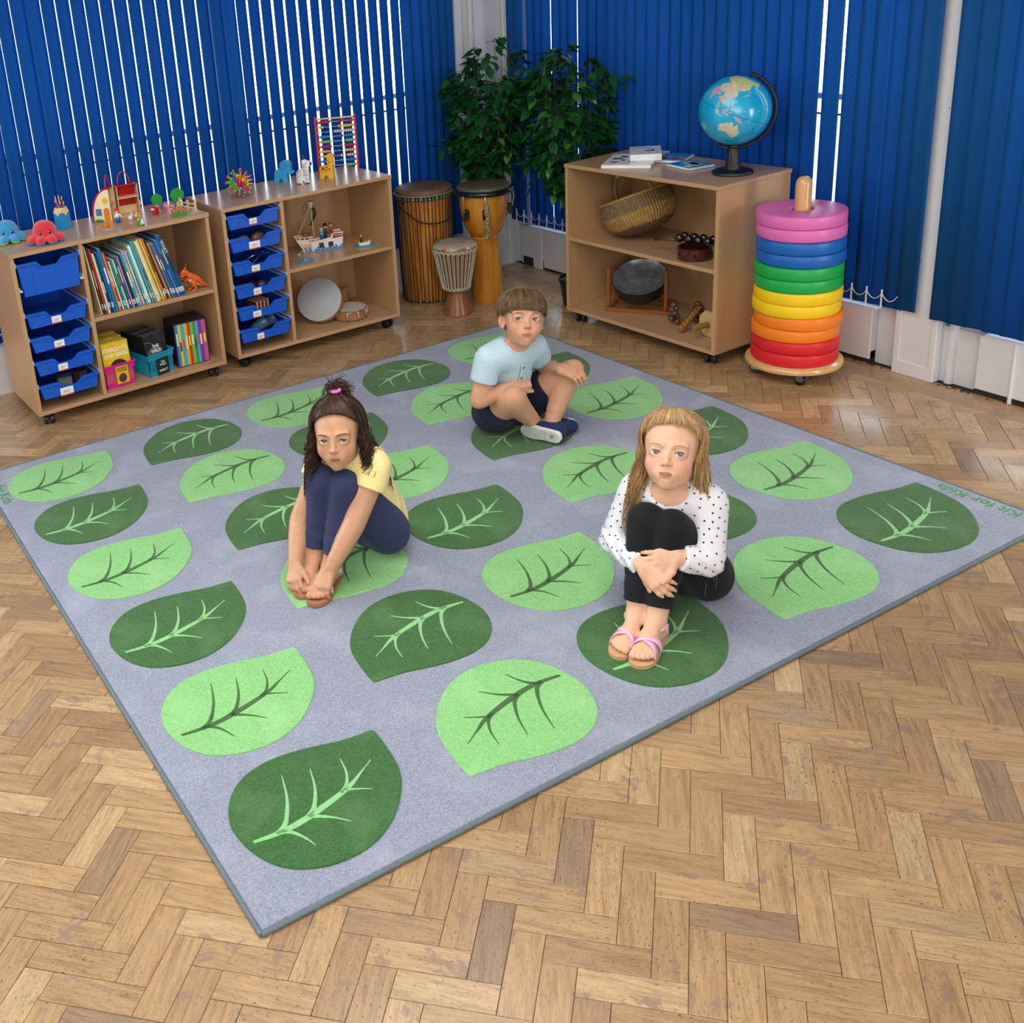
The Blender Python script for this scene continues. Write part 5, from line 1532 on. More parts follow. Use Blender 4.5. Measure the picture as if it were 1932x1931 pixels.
def land(name, pts, c, r=1.0022):
    bm = bmesh.new()
    vs = [bm.verts.new((p[0], p[1], 0)) for p in pts]
    bm.faces.new(vs)
    bmesh.ops.triangulate(bm, faces=bm.faces[:])
    for _ in range(4):
        es = [e for e in bm.edges if e.calc_length() > 6.0]
        if not es:
            break
        bmesh.ops.subdivide_edges(bm, edges=es, cuts=1)
        bmesh.ops.triangulate(bm, faces=bm.faces[:])
    for v_ in bm.verts:
        v_.co = on_globe(v_.co.x, v_.co.y, GR * r)
    bmesh.ops.recalc_face_normals(bm, faces=bm.faces[:])
    for f in bm.faces:
        if f.normal.dot(f.calc_center_median()) < 0:
            f.normal_flip()
    me = bpy.data.meshes.new(name)
    bm.to_mesh(me)
    bm.free()
    t_ = mat('land_' + c[1:], c, 0.3, var=0.22, vscale=120)
    me.materials.append(t_)
    link(name, me, ball)
land('land_australia', [(114, -22), (117, -20.5), (122, -18), (125, -14.5), (129, -15), (131, -11.8), (136, -12), (135.5, -15), (139.5, -17.5), (141.5, -13), (142.6, -10.8), (145, -15), (147, -19.5), (153, -25), (153, -31), (150, -37.5), (145, -38.8), (140.5, -38), (138, -35), (135, -34.8), (131, -31.5), (126, -32.3), (120, -34), (115.2, -34.3), (113.6, -26)], '#cfc3ae')
land('land_tasmania', [(145, -41), (148.3, -41), (147.5, -43.5), (146, -43.3)], '#cfc3ae')
land('land_china', [(75, 39), (80, 42.5), (87, 48.5), (96, 43), (105, 42), (112, 44.5), (119, 49), (126, 53), (134, 48), (131, 43), (125, 40), (121, 40.5), (118.5, 38.5), (122, 37), (119.5, 34.5), (122, 30.5), (120, 26.5), (115.5, 22.7), (109, 21), (104, 22.5), (99, 22.5), (98, 28), (90, 28), (82, 30), (78, 34)], '#cdbfae')
land('land_russia', [(60, 54), (70, 54.5), (80, 51), (88, 49.5), (98, 51), (108, 49.6), (118, 49.8), (126, 53.5), (135, 48.5), (136, 44), (141, 49), (141, 54), (137, 55), (145, 59.5), (156, 60.5), (160, 58), (156.5, 52), (162, 56), (165, 61), (178, 64), (178, 69), (160, 70), (140, 72.5), (113, 74), (100, 76.5), (80, 72.5), (68, 69), (60, 69)], '#bfc98a')
land('land_mongolia', [(88, 49.2), (98, 50.7), (108, 49.2), (117.5, 49.4), (112, 45), (105, 42.4), (96, 43.4)], '#e0c98f', 1.0026)
land('land_india', [(70, 24), (73, 20), (74, 15), (77.3, 8.3), (80, 13), (82, 16.5), (87, 21), (92, 22), (92, 26), (84, 28), (78, 33), (74, 33)], '#c79ab2')
land('land_indochina', [(93, 20), (98, 22), (103, 22), (108, 20.5), (105.8, 18), (109, 14), (108.8, 11.3), (105, 9), (104.5, 11), (101, 13), (99.3, 10), (103, 4), (103.5, 1.5), (101.5, 3), (98.3, 8), (98, 15), (94.5, 16)], '#c4b3a2')
land('land_sumatra', [(95.5, 5.5), (98, 4), (104, -2), (106, -5.5), (104, -5.5), (100, -1)], '#bcd0a0')
land('land_borneo', [(109, 1.5), (113, 3.5), (117, 7), (119, 4.5), (117.5, 0), (116, -4), (111, -3.2), (109.5, -1)], '#c0a4c2')
land('land_java', [(105.5, -6.5), (110, -6.5), (114.5, -7.8), (114, -8.6), (108, -7.8)], '#bcd0a0')
land('land_sulawesi', [(119.5, -5), (120, 0.5), (124.5, 1.2), (121, 0), (121.5, -2), (123, -5), (121, -3)], '#d8c9a5')
land('land_new_guinea', [(131, -0.8), (134, -1), (138, -1.8), (145, -4.5), (147.5, -6.5), (150.5, -10.4), (146, -8.5), (143, -9), (138, -8), (135, -4.2), (132.5, -3)], '#c79ab2')
land('land_luzon', [(120.3, 16), (121, 18.5), (122.2, 18.2), (121.6, 15.5), (124, 12.8), (121, 13.8)], '#d8c9a5')
land('land_mindanao', [(122, 7), (125.5, 9.7), (126.5, 7.5), (125.3, 5.8)], '#d8c9a5')
land('land_japan', [(130, 31.5), (131.5, 34), (136, 35.7), (139.8, 38.5), (141, 41.2), (142, 39.5), (140.5, 35.7), (136.5, 34), (132, 33)], '#c3a0a0')
land('land_hokkaido', [(140, 42), (141.7, 45.3), (145.3, 43.5), (143, 42)], '#c3a0a0')
land('land_taiwan', [(120.2, 23), (121.5, 25.2), (121.5, 23), (120.8, 22)], '#d8c9a5')
land('land_sri_lanka', [(79.8, 9.5), (81.8, 7.2), (80.5, 6)], '#bcd0a0')
land('land_new_zealand', [(167, -45.8), (172, -41), (175, -37), (173, -34.8), (178, -38), (175, -41.5), (171, -45)], '#c79ab2')
for k in range(26):
    lo_, la_ = rnd.choice(((rnd.uniform(115, 133), rnd.uniform(-9, 14)), (rnd.uniform(135, 172), rnd.uniform(-20, 20))))
    q = rnd.uniform(0.5, 1.1)
    land('land_islet', [(lo_, la_ - q), (lo_ + q, la_), (lo_, la_ + q), (lo_ - q, la_)], '#d9dcc0')
MB().tube([on_globe(LON0 + k * 5, 0, GR * 1.001) for k in range(72)], 0.0008, 5, closed=True).build('equator_line', col('#1a4f86'), ball)
# black half-meridian bracket, right-hand side
br = MB()
RB = GR + 0.014
pts = []
for k in range(25):
    a = R(90 - 183 * k / 24 + 1.5)
    pts.append(gm @ V((0, 0, 0)) + ax_ * (RB * sin(a)) + (right - ax_ * right.dot(ax_)).normalized() * (RB * cos(a)))
br.tube(pts, [0.0045] + [0.0072] * 23 + [0.0055], 8)
br.build('meridian_bracket', M_BLK, gl, True)
for s_ in (1, -1):
    MB().cyl(V((0, 0, 0.248)) + ax_ * s_ * (GR - 0.002), V((0, 0, 0.248)) + ax_ * s_ * (RB + 0.008), 0.005, n=12).build('pivot', M_BLK, gl, True)
MB().cyl((0, 0, 0.098), (0, 0, 0.116), 0.020, 0.024, n=20).build('bracket_saddle', M_BLK, gl, True)
# --- books lying on top
def flat_book(label, p0, p1, p2, z, t, c, edge='#eef0f0', art=()):
    """p0 near-left corner, p1 along the bottom edge, p2 along the side, all (x, y)"""
    x = V((*p1, 0)) - V((*p0, 0))
    y = V((*p2, 0)) - V((*p0, 0))
    r = thing('picture_book', label, 'book', mx=frame((*p0, z), x, y), group='books lying on the shelf unit')
    w, h = x.length, y.length
    MB().box(0, 0, t - 0.0012, w, h, t).box(0, 0, 0, w, h, 0.0012).box(0, 0, 0.001, 0.0012, h, t - 0.001).build('cover', col(c, rough=0.25), r)
    MB().box(0.001, 0.001, 0.0013, w - 0.001, h - 0.001, t - 0.0013).build('pages', col(edge, rough=0.5), r)
    for (kind, cx, cy_, rx, ry, cc) in art:
        b = MB()
        pl = ellipse(cx * w, cy_ * h, rx * w, ry * h, 18) if kind == 'e' else [((cx - rx) * w, (cy_ - ry) * h), ((cx + rx) * w, (cy_ - ry) * h), ((cx + rx) * w, (cy_ + ry) * h), ((cx - rx) * w, (cy_ + ry) * h)]
        b.prism(pl, t, t + 0.0006).build('cover_art', col(cc, rough=0.3), r)
    return r, w, h
ZT = UH + 0.0008
r, w_, h_ = flat_book('wide white picture book with black animals underneath the pile', (2.745, 2.035), (2.86, 1.865), (2.93, 2.205), ZT, 0.015, '#eceef0', art=(('r', .2, .55, .10, .05, '#25282c'), ('e', .30, .72, .08, .06, '#25282c'), ('e', .55, .30, .09, .05, '#2c2f33'), ('r', .72, .55, .07, .04, '#2c2f33'), ('e', .2, .25, .09, .04, '#3b3e42'), ('r', .5, .75, .05, .10, '#25282c'), ('r', .35, .42, .04, .06, '#c8403c')))
r, w_, h_ = flat_book('thick white hardback lying across the black animal book', (2.862, 1.985), (2.955, 1.895), (2.985, 2.135), ZT + 0.0160, 0.028, '#f1f2f3', art=(('e', .62, .45, .16, .06, '#3f4a66'), ('r', .75, .5, .02, .12, '#2a2f3c'), ('r', .3, .82, .16, .02, '#c8403c')))
link('spine_lettering', text_mesh('OK', 0.028, col('#30343c'), 0.0003), r, (w_ * 0.55, h_ * 0.80, 0.0284), 0.0)
r, w_, h_ = flat_book('blue and mauve landscape book near the middle of the pile', (2.945, 1.955), (3.00, 1.83), (3.092, 2.02), ZT + 0.0006, 0.012, '#2f8fc4', art=(('r', .5, .30, .46, .24, '#8d7f97'), ('e', .35, .30, .12, .06, '#5b5266'), ('e', .7, .22, .10, .05, '#b7a9b4'), ('r', .08, .5, .05, .46, '#d6d84a')))
flat_book('small bright blue seaside book at the right of the pile', (2.93, 1.842), (2.905, 1.70), (3.05, 1.812), ZT + 0.0002, 0.011, '#3a9fd8', art=(('e', .5, .55, .36, .22, '#c9b58a'), ('e', .55, .6, .2, .12, '#d8c9a5'), ('r', .2, .2, .12, .08, '#1f5fae'), ('r', .75, .2, .1, .08, '#e6f0f4')))
flat_book('thin pale book poking out behind the blue landscape book', (3.02, 2.08), (3.055, 2.0), (3.13, 2.12), ZT + 0.0004, 0.006, '#e8ebe4')
# --- woven basket
def straw(name, c1, c2):
    t = NT(name)
    o = t.coord()
    sep = t.n('SeparateXYZ', Vector=o)
    ang = t.math('ARCTAN2', sep.outputs[1], sep.outputs[0])
    ribs = t.math('SINE', t.math('MULTIPLY', ang, 70.0))
    rows = t.math('SINE', t.math('MULTIPLY', sep.outputs[2], 1100.0))
    nz = t.noise(o, 45, 4)
    h = t.math('ADD', t.math('MULTIPLY', ribs, 0.6), t.math('MULTIPLY', rows, 0.4))
    z = t.math('ADD', sep.outputs[2], t.math('MULTIPLY', t.math('SUBTRACT', nz, 0.5), 0.014))
    band = t.ramp(t.math('MULTIPLY', z, 5.0), [(0.10, '#7d5f45'), (0.24, '#7d5f45'), (0.27, c1), (0.56, c1), (0.60, c2), (0.90, c2)])
    cc = t.mix(1.0, band, t.ramp(t.math('ADD', t.math('MULTIPLY', h, 0.2), nz), [(0.25, (0.55, 0.52, 0.48, 1)), (0.75, (1.15, 1.12, 1.05, 1))]), 'MULTIPLY')
    return t.P(Base_Color=cc, Roughness=0.8, Normal=t.bump(h, 0.8, 0.004))
M_STRAW = straw('woven_straw', '#c49a58', '#93795a')
M_RIMS = wood('straw_rim', '#b98a4a', '#8a6332', (1, 1, 1), 60, 0.7)
bx = mxc(C3, 0.292, 0.212, SH + 0.022) @ M.Rotation(R(-40), 4, 'Z') @ M.Rotation(R(19), 4, 'X') @ M.Rotation(R(-13), 4, 'Y')
bk = thing('woven_basket', 'round woven straw basket leaning on the middle shelf', 'basket', mx=bx)
prof = [(0.0, 0.012), (0.05, 0.010), (0.095, 0.018), (0.135, 0.045), (0.158, 0.085), (0.163, 0.120), (0.157, 0.155), (0.150, 0.178)]
outer = MB().lathe(prof, 140, cap0=False, cap1=False)
n = 140
outer.v = [(p[0] * (1 + 0.010 * sin(70 * atan2(p[1], p[0]))), p[1] * (1 + 0.010 * sin(70 * atan2(p[1], p[0]))), p[2]) for p in outer.v]
outer.build('woven_body', M_STRAW, bk, True)
MB().lathe([(0.147, 0.178), (0.153, 0.150), (0.157, 0.118), (0.150, 0.085), (0.128, 0.05), (0.09, 0.026), (0.0, 0.020)], 60, cap0=False, cap1=False).build('lining', mat('dark_basket_inside', '#5a4028', 0.9, var=0.3, vscale=60), bk, True)
MB().tube([(0.150 * cos(2 * pi * k / 48), 0.150 * sin(2 * pi * k / 48), 0.180) for k in range(48)], 0.0075, 8, closed=True).build('rim', M_RIMS, bk, True)
hp = []
for k in range(17):
    t = pi * k / 16
    hp.append((-0.152 * cos(t), 0.0, 0.176 + 0.118 * sin(t) ** 0.85))
hm = M.Rotation(R(28), 4, 'Z')
MB().tube([hm @ V(p) for p in hp], 0.0075, 10).build('handle', wood('straw_handle', '#9c7345', '#7a5630', (1, 1, 1), 40, 0.6), bk, True)
MB().tube([hm @ V(p) for p in hp[5:10]], 0.0115, 10).build('handle_wrap', mat('leather_wrap', '#c9b28c', 0.6), bk, True)
bpy.context.view_layer.update()
bmx_ = bk.matrix_world.copy()
r = thing('wooden_tambour', 'light wooden ring lying inside the woven basket', 'ring', mx=bmx_ @ M.Translation((0.05, 0.01, 0.088)) @ M.Rotation(R(28), 4, 'X'))
MB().lathe([(0.055, 0), (0.060, 0.0), (0.060, 0.03), (0.055, 0.03), (0.055, 0.0)], 32, cap0=False, cap1=False).build('hoop', wood('ring_wood', '#b98650', '#96683a'), r, 50)
for k in range(5):
    MB().sphere((0.056 * cos(k * 1.256), 0.056 * sin(k * 1.256), 0.030), (0.012, 0.012, 0.004), 12, 6).build('disc', wood('ring_wood', '#b98650', '#96683a'), r, True)
# --- bell stick and ring on the middle shelf
M_LAC = mat('dark_red_lacquer', '#4a1a1a', 0.18, coat=0.5)
M_BLKL = mat('black_lacquer', '#1a1416', 0.12, coat=0.6)
r = thing('castanet_ring', 'round dark red wooden drum box on the middle shelf', 'instrument', mx=mxc(C3, 0.655, 0.090, SH + 0.0006, R(12)))
MB().lathe([(0.066, 0), (0.068, 0.003), (0.068, 0.048), (0.064, 0.050), (0.056, 0.046), (0.056, 0.012), (0, 0.012)], 44, cap1=False).build('box_wall', M_LAC, r, 40)
for a in (R(238), R(300), R(20)):
    MB().lathe([(0.0075, -0.0005), (0.0075, 0.0012)], 14, mx=M.Translation((0.0675 * cos(a), 0.0675 * sin(a), 0.024)) @ M.Rotation(a, 4, 'Z') @ M.Rotation(pi / 2, 4, 'Y')).build('sound_hole', mat('black_hole', '#0b0708', 0.9), r)
r = thing('jingle_stick', 'dark lacquered bell stick lying across the round red box', 'instrument', mx=mxc(C3, 0.485, 0.075, SH + 0.061, R(5)) @ M.Rotation(R(-2), 4, 'Y'))
MB().tube([(-0.022, 0, -0.008), (0.01, 0, -0.006), (0.09, 0, 0.0)], [0.011, 0.0045, 0.006], 12).build('handle', M_LAC, r, True)
MB().box(0.088, -0.012, 0.000, 0.325, 0.012, 0.010, 0.003).build('bar', M_BLKL, r)
for k in range(5):
    for sy in (-1, 1):
        MB().sphere((0.110 + k * 0.045, sy * 0.018, 0.014), (0.019, 0.017, 0.019), 16, 10).build('bell', M_BLKL, r, True)
# --- steel drum on its stand
sd0, sd1 = V((0.178, 0.075)), V((0.409, 0.210))
ang = atan2(sd1.y - sd0.y, sd1.x - sd0.x)
dm = mxc(C3, sd0.x, sd0.y, FZ, ang)
M_REDW = wood('red_brown_stand', '#a8602c', '#854518', (2, 10, 10), 6, 0.35, 0.3)
r = thing('steel_pan', 'small dented steel pan hanging on a red brown wooden stand', 'steel drum', mx=dm)
LS = (sd1 - sd0).length
MB().box(-0.008, -0.002, 0, LS + 0.008, 0.022, 0.018, 0.002).box(-0.004, 0.14, 0, LS + 0.004, 0.16, 0.018, 0.002).build('stand_base', M_REDW, r)
for x in (0.0, LS - 0.016):
    MB().box(x, 0.0, 0.0182, x + 0.016, 0.022, 0.205, 0.005).build('stand_upright', M_REDW, r)
    MB().box(x, 0.0222, 0.002, x + 0.016, 0.139, 0.016, 0.002).build('stand_foot', M_REDW, r)
def steel():
    t = NT('dented_steel')
    o = t.coord()
    n_ = t.noise(o, 22, 4)
    return t.P(Base_Color=t.ramp(n_, [(0.3, '#7b828b'), (0.7, '#a6adb6')]), Metallic=0.55, Roughness=t.ramp(t.noise(o, 60, 3), [(0.3, 0.28), (0.7, 0.45)]), Normal=t.bump(n_, 0.25, 0.01))
pn = MB()
RP = 0.119
pmx2 = M.Translation((LS / 2, 0.055, 0.155)) @ M.Rotation(R(27), 4, 'X')
MB().lathe([(RP, 0.0), (0.105, -0.016), (0.075, -0.030), (0.04, -0.037), (0, -0.039)], 56, cap0=False, cap1=False).build('playing_face', steel(), r, True, mx=pmx2)
MB().lathe([(0.02, -0.085), (0.075, -0.082), (0.108, -0.07), (RP + 0.001, -0.05), (RP + 0.002, 0.001), (RP, 0.0015)], 56, cap1=False).build('bowl', mat('black_enamel', '#131417', 0.25), r, 50, mx=pmx2)
M_MARK = mat('black_marker', '#23262b', 0.6)
for (cx, cy_, rr) in ((0.0, -0.012, 0.027), (-0.058, 0.048, 0.036), (0.022, 0.066, 0.036), (0.072, 0.010, 0.032), (-0.076, -0.020, 0.030), (0.058, -0.060, 0.030), (-0.030, -0.076, 0.030)):
    d_ = MB()
    for k in range(18):
        q = []
        for m_ in (0, 1):
            a = 2 * pi * (k + m_ * 0.6) / 18
            x, y = cx + rr * cos(a), cy_ + rr * sin(a)
            rad = sqrt(x * x + y * y)
            if rad > RP * 0.97:
                q = []
                break
            q.append((x, y, -0.039 + 0.039 * (rad / RP) ** 2.1 + 0.0013))
        if len(q) == 2:
            d_.tube(q, 0.0008, 4)
    d_.build('note_outline', M_MARK, r, mx=pmx2)['kind'] = 'stuff'
for x in (0.012, LS - 0.012):
    MB().tube([(x + (0.012 if x < 0.1 else -0.012) * 0, 0.03, 0.195), (x + (0.010 if x < 0.1 else -0.010), 0.04, 0.180), (x + (0.006 if x < 0.1 else -0.006), 0.045, 0.165)], 0.002, 6).build('chain', M_CHROME, r)
# --- shakers, sticks and block at the front right of the lower shelf
M_NUT = mat('brown_nut_shell', '#5d4230', 0.4, var=0.35, vscale=40)
for nm, u, d, lab, sc_ in (('shell_rattle', 0.500, 0.150, 'cluster of brown nut shells left of the painted stick', 1.0), ('shell_rattle', 0.585, 0.205, 'larger cluster of brown nut shells behind the painted stick', 1.15)):
    r = thing(nm, lab, 'rattle', mx=mxc(C3, u, d, FZ), group='nut shell rattles')
    for k in range(11):
        z = 0.012 + 0.075 * sc_ * k / 10
        a = k * 2.4
        q = 0.016 * (1.15 - k / 14) * sc_
        MB().sphere((q * cos(a), q * sin(a), z), (0.014 * sc_, 0.011 * sc_, 0.013), 12, 8).build('nut_shell', M_NUT, r, True)
r = thing('painted_stick', 'short wooden stick with brown burnt pattern leaning on the nut shells', 'stick', mx=mxc(C3, 0.605, 0.072, FZ + 0.0135) @ M.Rotation(R(-62), 4, 'X') @ M.Rotation(R(-5), 4, 'Y'))
MB().lathe([(0.013, 0), (0.0135, 0.003), (0.0135, 0.145), (0.012, 0.150)], 20).build('stick_body', wood('stick_wood', '#b08045', '#8d6230', (6, 6, 1), 8), r, 40)
for k in range(6):
    z = 0.02 + k * 0.021
    MB().tube([(0.0138 * cos(a), 0.0138 * sin(a), z + 0.006 * sin(3 * a)) for a in [R(200 + 18 * q) for q in range(10)]], 0.0014, 5).build('burnt_mark', col('#4a2c16'), r)
r = thing('octagonal_drum_block', 'pale octagonal wooden spool with a handle at the right front', 'instrument', mx=mxc(C3, 0.712, 0.118, FZ + 0.0555) @ M.Rotation(R(-98), 4, 'Z') @ M.Rotation(R(-90), 4, 'Y') @ M.Rotation(R(22.5), 4, 'Z'))
oc = [(0.058 * cos(R(45 * k)), 0.058 * sin(R(45 * k))) for k in range(8)]
M_PALE = wood('pale_pine_block', '#e0c08f', '#cda76f', (2, 12, 12), 6, 0.5)
MB().prism(oc, 0, 0.016).build('front_disc', M_PALE, r)
MB().prism([(x * 0.8, y * 0.8) for x, y in oc], 0.060, 0.074).build('back_disc', M_PALE, r)
MB().lathe([(0.016, 0.0162), (0.016, 0.0598)], 16).build('core', M_PALE, r)
MB().lathe([(0.0125, -0.075), (0.0135, -0.070), (0.012, -0.0005)], 16).build('handle', wood('stick_wood', '#b08045', '#8d6230', (6, 6, 1), 8), r, 40)

# ================================================================== FOAM RING STACK ON A DOLLY
RX, RY = 2.94, 1.189
rs = thing('ring_dolly', 'round pine dolly on castors with a central post for the rings', 'dolly', (RX, RY, 0))
M_DOL = wood('varnished_pine', '#deb67c', '#c4925a', (1.5, 9, 9), 5, 0.25, 0.5)
MB().lathe([(0.166, 0.048), (0.174, 0.052), (0.1765, 0.060), (0.174, 0.069), (0.168, 0.0735), (0.0, 0.0745)], 64, cap1=False).build('disc', M_DOL, rs, 40)
MB().lathe([(0.0285, 0.0745), (0.0285, 0.752), (0.026, 0.764), (0.019, 0.774), (0.008, 0.779)], 28).build('post', wood('post_wood', '#dcb07a', '#c8965c', (8, 8, 1.2), 5, 0.25, 0.5), rs, 50)
for k in range(4):
    a = R(249 + 90 * k - 20)
    c = MB().box(-0.017, -0.017, 0.0435, 0.017, 0.017, 0.0478).box(-0.0135, -0.016, 0.020, -0.0105, 0.012, 0.0437).box(0.0105, -0.016, 0.020, 0.0135, 0.012, 0.0437).cyl((-0.0145, 0.002, 0.0215), (0.0145, 0.002, 0.0215), 0.004, n=10).build('caster_fork', mat('zinc_fork', '#8d9296', 0.35, metal=0.8), rs, False, (0.138 * cos(a), 0.138 * sin(a), 0), k * 1.3)
    MB().lathe([(0.008, -0.008), (0.0195, -0.0075), (0.021, -0.005), (0.021, 0.005), (0.0195, 0.0075), (0.008, 0.008)], 22, mx=M.Translation((0, 0.002, 0.0212)) @ M.Rotation(pi / 2, 4, 'Y')).build('wheel', M_BLK, c, 50)
nmc = [('red', '#d81f2b'), ('orange', '#f4821f'), ('yellow', '#f5cc13'), ('green', '#12a64a'), ('blue', '#1160b4'), ('pink', '#dd6cb4')]
z = 0.0748
rh_ = 0.0487
offs = [(0, 0), (0.003, 0.001), (0.001, 0.004), (0.004, -0.005), (-0.001, 0.003), (0.002, 0.001), (0.0, 0.002), (-0.002, 0.001), (0.002, -0.002), (0.0, 0.0), (0.001, 0.002), (-0.003, 0.002)]
for k in range(12):
    nm, c = nmc[k // 2]
    up = 'upper' if k % 2 else 'lower'
    r = thing('foam_ring', '%s of the two %s foam rings on the post' % (up, nm), 'foam ring', (RX + offs[k][0], RY + offs[k][1], z), group='soft foam rings on the dolly')
    m_ = mat('vinyl_' + nm, c, 0.42, var=0.03, bump=0.05, bscale=40)
    h = rh_ - 0.0004
    ro, ri = 0.1545, 0.034
    MB().lathe([(ri, 0.006), (ri + 0.004, 0.001), (ro - 0.005, 0.0), (ro - 0.0012, 0.0015), (ro + 0.0006, 0.005), (ro + 0.0015, h * 0.5), (ro + 0.0006, h - 0.005), (ro - 0.0012, h - 0.0015), (ro - 0.006, h - 0.0002), (ri + 0.012, h - 0.0012), (ri + 0.003, h - 0.004), (ri, h - 0.010), (ri, 0.006)], 64, cap0=False, cap1=False).build('ring_body', m_, r, True)
    pz = MB()
    pz.tube([((ro - 0.0008) * cos(2 * pi * q / 64), (ro - 0.0008) * sin(2 * pi * q / 64), h - 0.0022) for q in range(64)], 0.0012, 5, closed=True)
    pz.build('piping', m_, r, True)
    z += rh_
# ================================================================== DRUMS IN THE CORNER
def rope(b, p, q, r_, n_=5):
    b.tube([p, q], r_, n_)
M_ROPE = mat('black_cord', '#16161a', 0.8)
# tall straight drum
t = NT('amber_drum_stain')
o_ = t.coord()
sp = t.n('SeparateXYZ', Vector=o_)
g_ = t.noise(t.coord('Object', (14, 14, 1.0)), 4, 5)
cc = t.ramp(g_, [(0.28, '#7d4216'), (0.5, '#b9732b'), (0.72, '#d9993f')])
t.P(Base_Color=cc, Roughness=0.28, Coat_Weight=0.4, Coat_Roughness=0.12)
M_AMB = t.m
dA = thing('tall_drum', 'tall straight wooden drum laced with black cords', 'drum', (2.497, 3.032, 0))
MB().lathe([(0.118, 0.0), (0.124, 0.02), (0.130, 0.2), (0.136, 0.45), (0.139, 0.555)], 56).build('shell', M_AMB, dA, 50)
MB().lathe([(0.1435, 0.535), (0.1455, 0.568), (0.143, 0.583), (0.134, 0.590), (0.115, 0.593), (0.06, 0.5945), (0.0, 0.595)], 56, cap0=False, cap1=False).build('skin', mat('brown_goat_skin', '#6f5340', 0.65, var=0.3, vscale=14, bump=0.2, bscale=90), dA, 60)
sc_ = MB()
for zz, rr, lw in ((0.548, 0.148, 0.0042), (0.561, 0.1475, 0.003)):
    sc_.tube([(rr * cos(2 * pi * k / 60), rr * sin(2 * pi * k / 60), zz + 0.004 * sin(30 * 2 * pi * k / 60)) for k in range(60)], lw, 6, closed=True)
sc_.build('rim_binding', mat('pale_green_binding', '#8f9a80', 0.8, var=0.3, vscale=90), dA, True)
rb = MB()
rb.tube([(0.127 * cos(2 * pi * k / 48), 0.127 * sin(2 * pi * k / 48), 0.014) for k in range(48)], 0.005, 6, closed=True)
rb.build('bottom_hoop', mat('pale_green_binding', '#8f9a80', 0.8, var=0.3, vscale=90), dA, True)
cd = MB().tube([V((0.1315, 0, 0.012)), V((0.140, 0, 0.30)), V((0.1495, 0, 0.555))], 0.0019, 5).mesh('lacing_cord', M_ROPE)
kn = MB().sphere((0.150, 0, 0.552), (0.005, 0.006, 0.010), 8, 6).sphere((0.131, 0, 0.014), (0.005, 0.007, 0.006), 8, 6).mesh('cord_knot', M_ROPE, True)
for k in range(46):
    a = 2 * pi * k / 46 + rnd.uniform(-0.02, 0.02)
    c = link('lacing_cord', cd, dA, None, a)
    link('cord_knot', kn, c)
st = MB()
st.tube(crom([(0.151 * cos(R(a)), 0.151 * sin(R(a)), zz) for a, zz in ((172, 0.536), (185, 0.505), (205, 0.475), (228, 0.436), (250, 0.424), (272, 0.424), (292, 0.432))], 5), 0.0034, 6)
st.tube(crom([(0.151 * cos(R(a)), 0.151 * sin(R(a)), zz) for a, zz in ((196, 0.540), (184, 0.494), (172, 0.470))], 5), 0.0030, 6)
st.build('carry_strap', M_ROPE, dA, True)
# small djembe
dB = thing('small_djembe', 'small goblet drum laced with white string', 'drum', (2.446, 2.715, 0))
M_DJ = wood('mahogany_foot', '#96613c', '#7a4728', (6, 6, 1.2), 5, 0.35, 0.2)
MB().lathe([(0.0715, 0.0), (0.0735, 0.004), (0.066, 0.030), (0.052, 0.075), (0.043, 0.110), (0.042, 0.122)], 44).build('foot', M_DJ, dB, 40)
MB().lathe([(0.042, 0.122), (0.058, 0.132), (0.066, 0.150), (0.080, 0.22), (0.092, 0.29), (0.098, 0.335)], 44, cap0=False).build('bowl', wood('dark_bowl_wood', '#7d4e30', '#5e3820', (6, 6, 1.2), 5, 0.4), dB, 40)
MB().lathe([(0.099, 0.325), (0.1025, 0.345), (0.101, 0.356), (0.094, 0.361), (0.05, 0.3625), (0.0, 0.3625)], 48, cap0=False, cap1=False).build('skin', mat('striped_hide', '#a59a8a', 0.7, var=0.3, vscale=26), dB, 60)
def band_():
    t = NT('patterned_cloth_band')
    o = t.coord()
    v_ = t.n('TexVoronoi', Vector=o, Scale=95.0).outputs['Color']
    s_ = t.n('SeparateColor', Color=v_).outputs[0]
    return t.P(Base_Color=t.ramp(s_, [(0.0, '#b5562e'), (0.35, '#c9a24a'), (0.6, '#7d8a5a'), (0.85, '#d8cbb0')], 'CONSTANT'), Roughness=0.9)
MB().tube([(0.1025 * cos(2 * pi * k / 48), 0.1025 * sin(2 * pi * k / 48), 0.346) for k in range(48)], 0.0062, 8, closed=True).build('cloth_band', band_(), dB, True)
M_STR = mat('off_white_string', '#c9c4b4', 0.8, var=0.2, vscale=300)
cd = MB().tube([V((0.069, 0, 0.140)), V((0.0865, 0, 0.23)), V((0.1055, 0, 0.334))], 0.0016, 5).mesh('lacing_string', M_STR)
for k in range(56):
    link('lacing_string', cd, dB, None, 2 * pi * (k + (0.25 if k % 2 else -0.05)) / 56)
nt = MB()
for zz, rr, am, fr in ((0.328, 0.1065, 0.006, 26), (0.140, 0.0695, 0.005, 22), (0.133, 0.067, 0.003, 22)):
    nt.tube([(rr * cos(2 * pi * k / 156), rr * sin(2 * pi * k / 156), zz + am * sin(fr * 2 * pi * k / 156)) for k in range(156)], 0.0019, 5, closed=True)
nt.build('string_net', M_STR, dB, True)
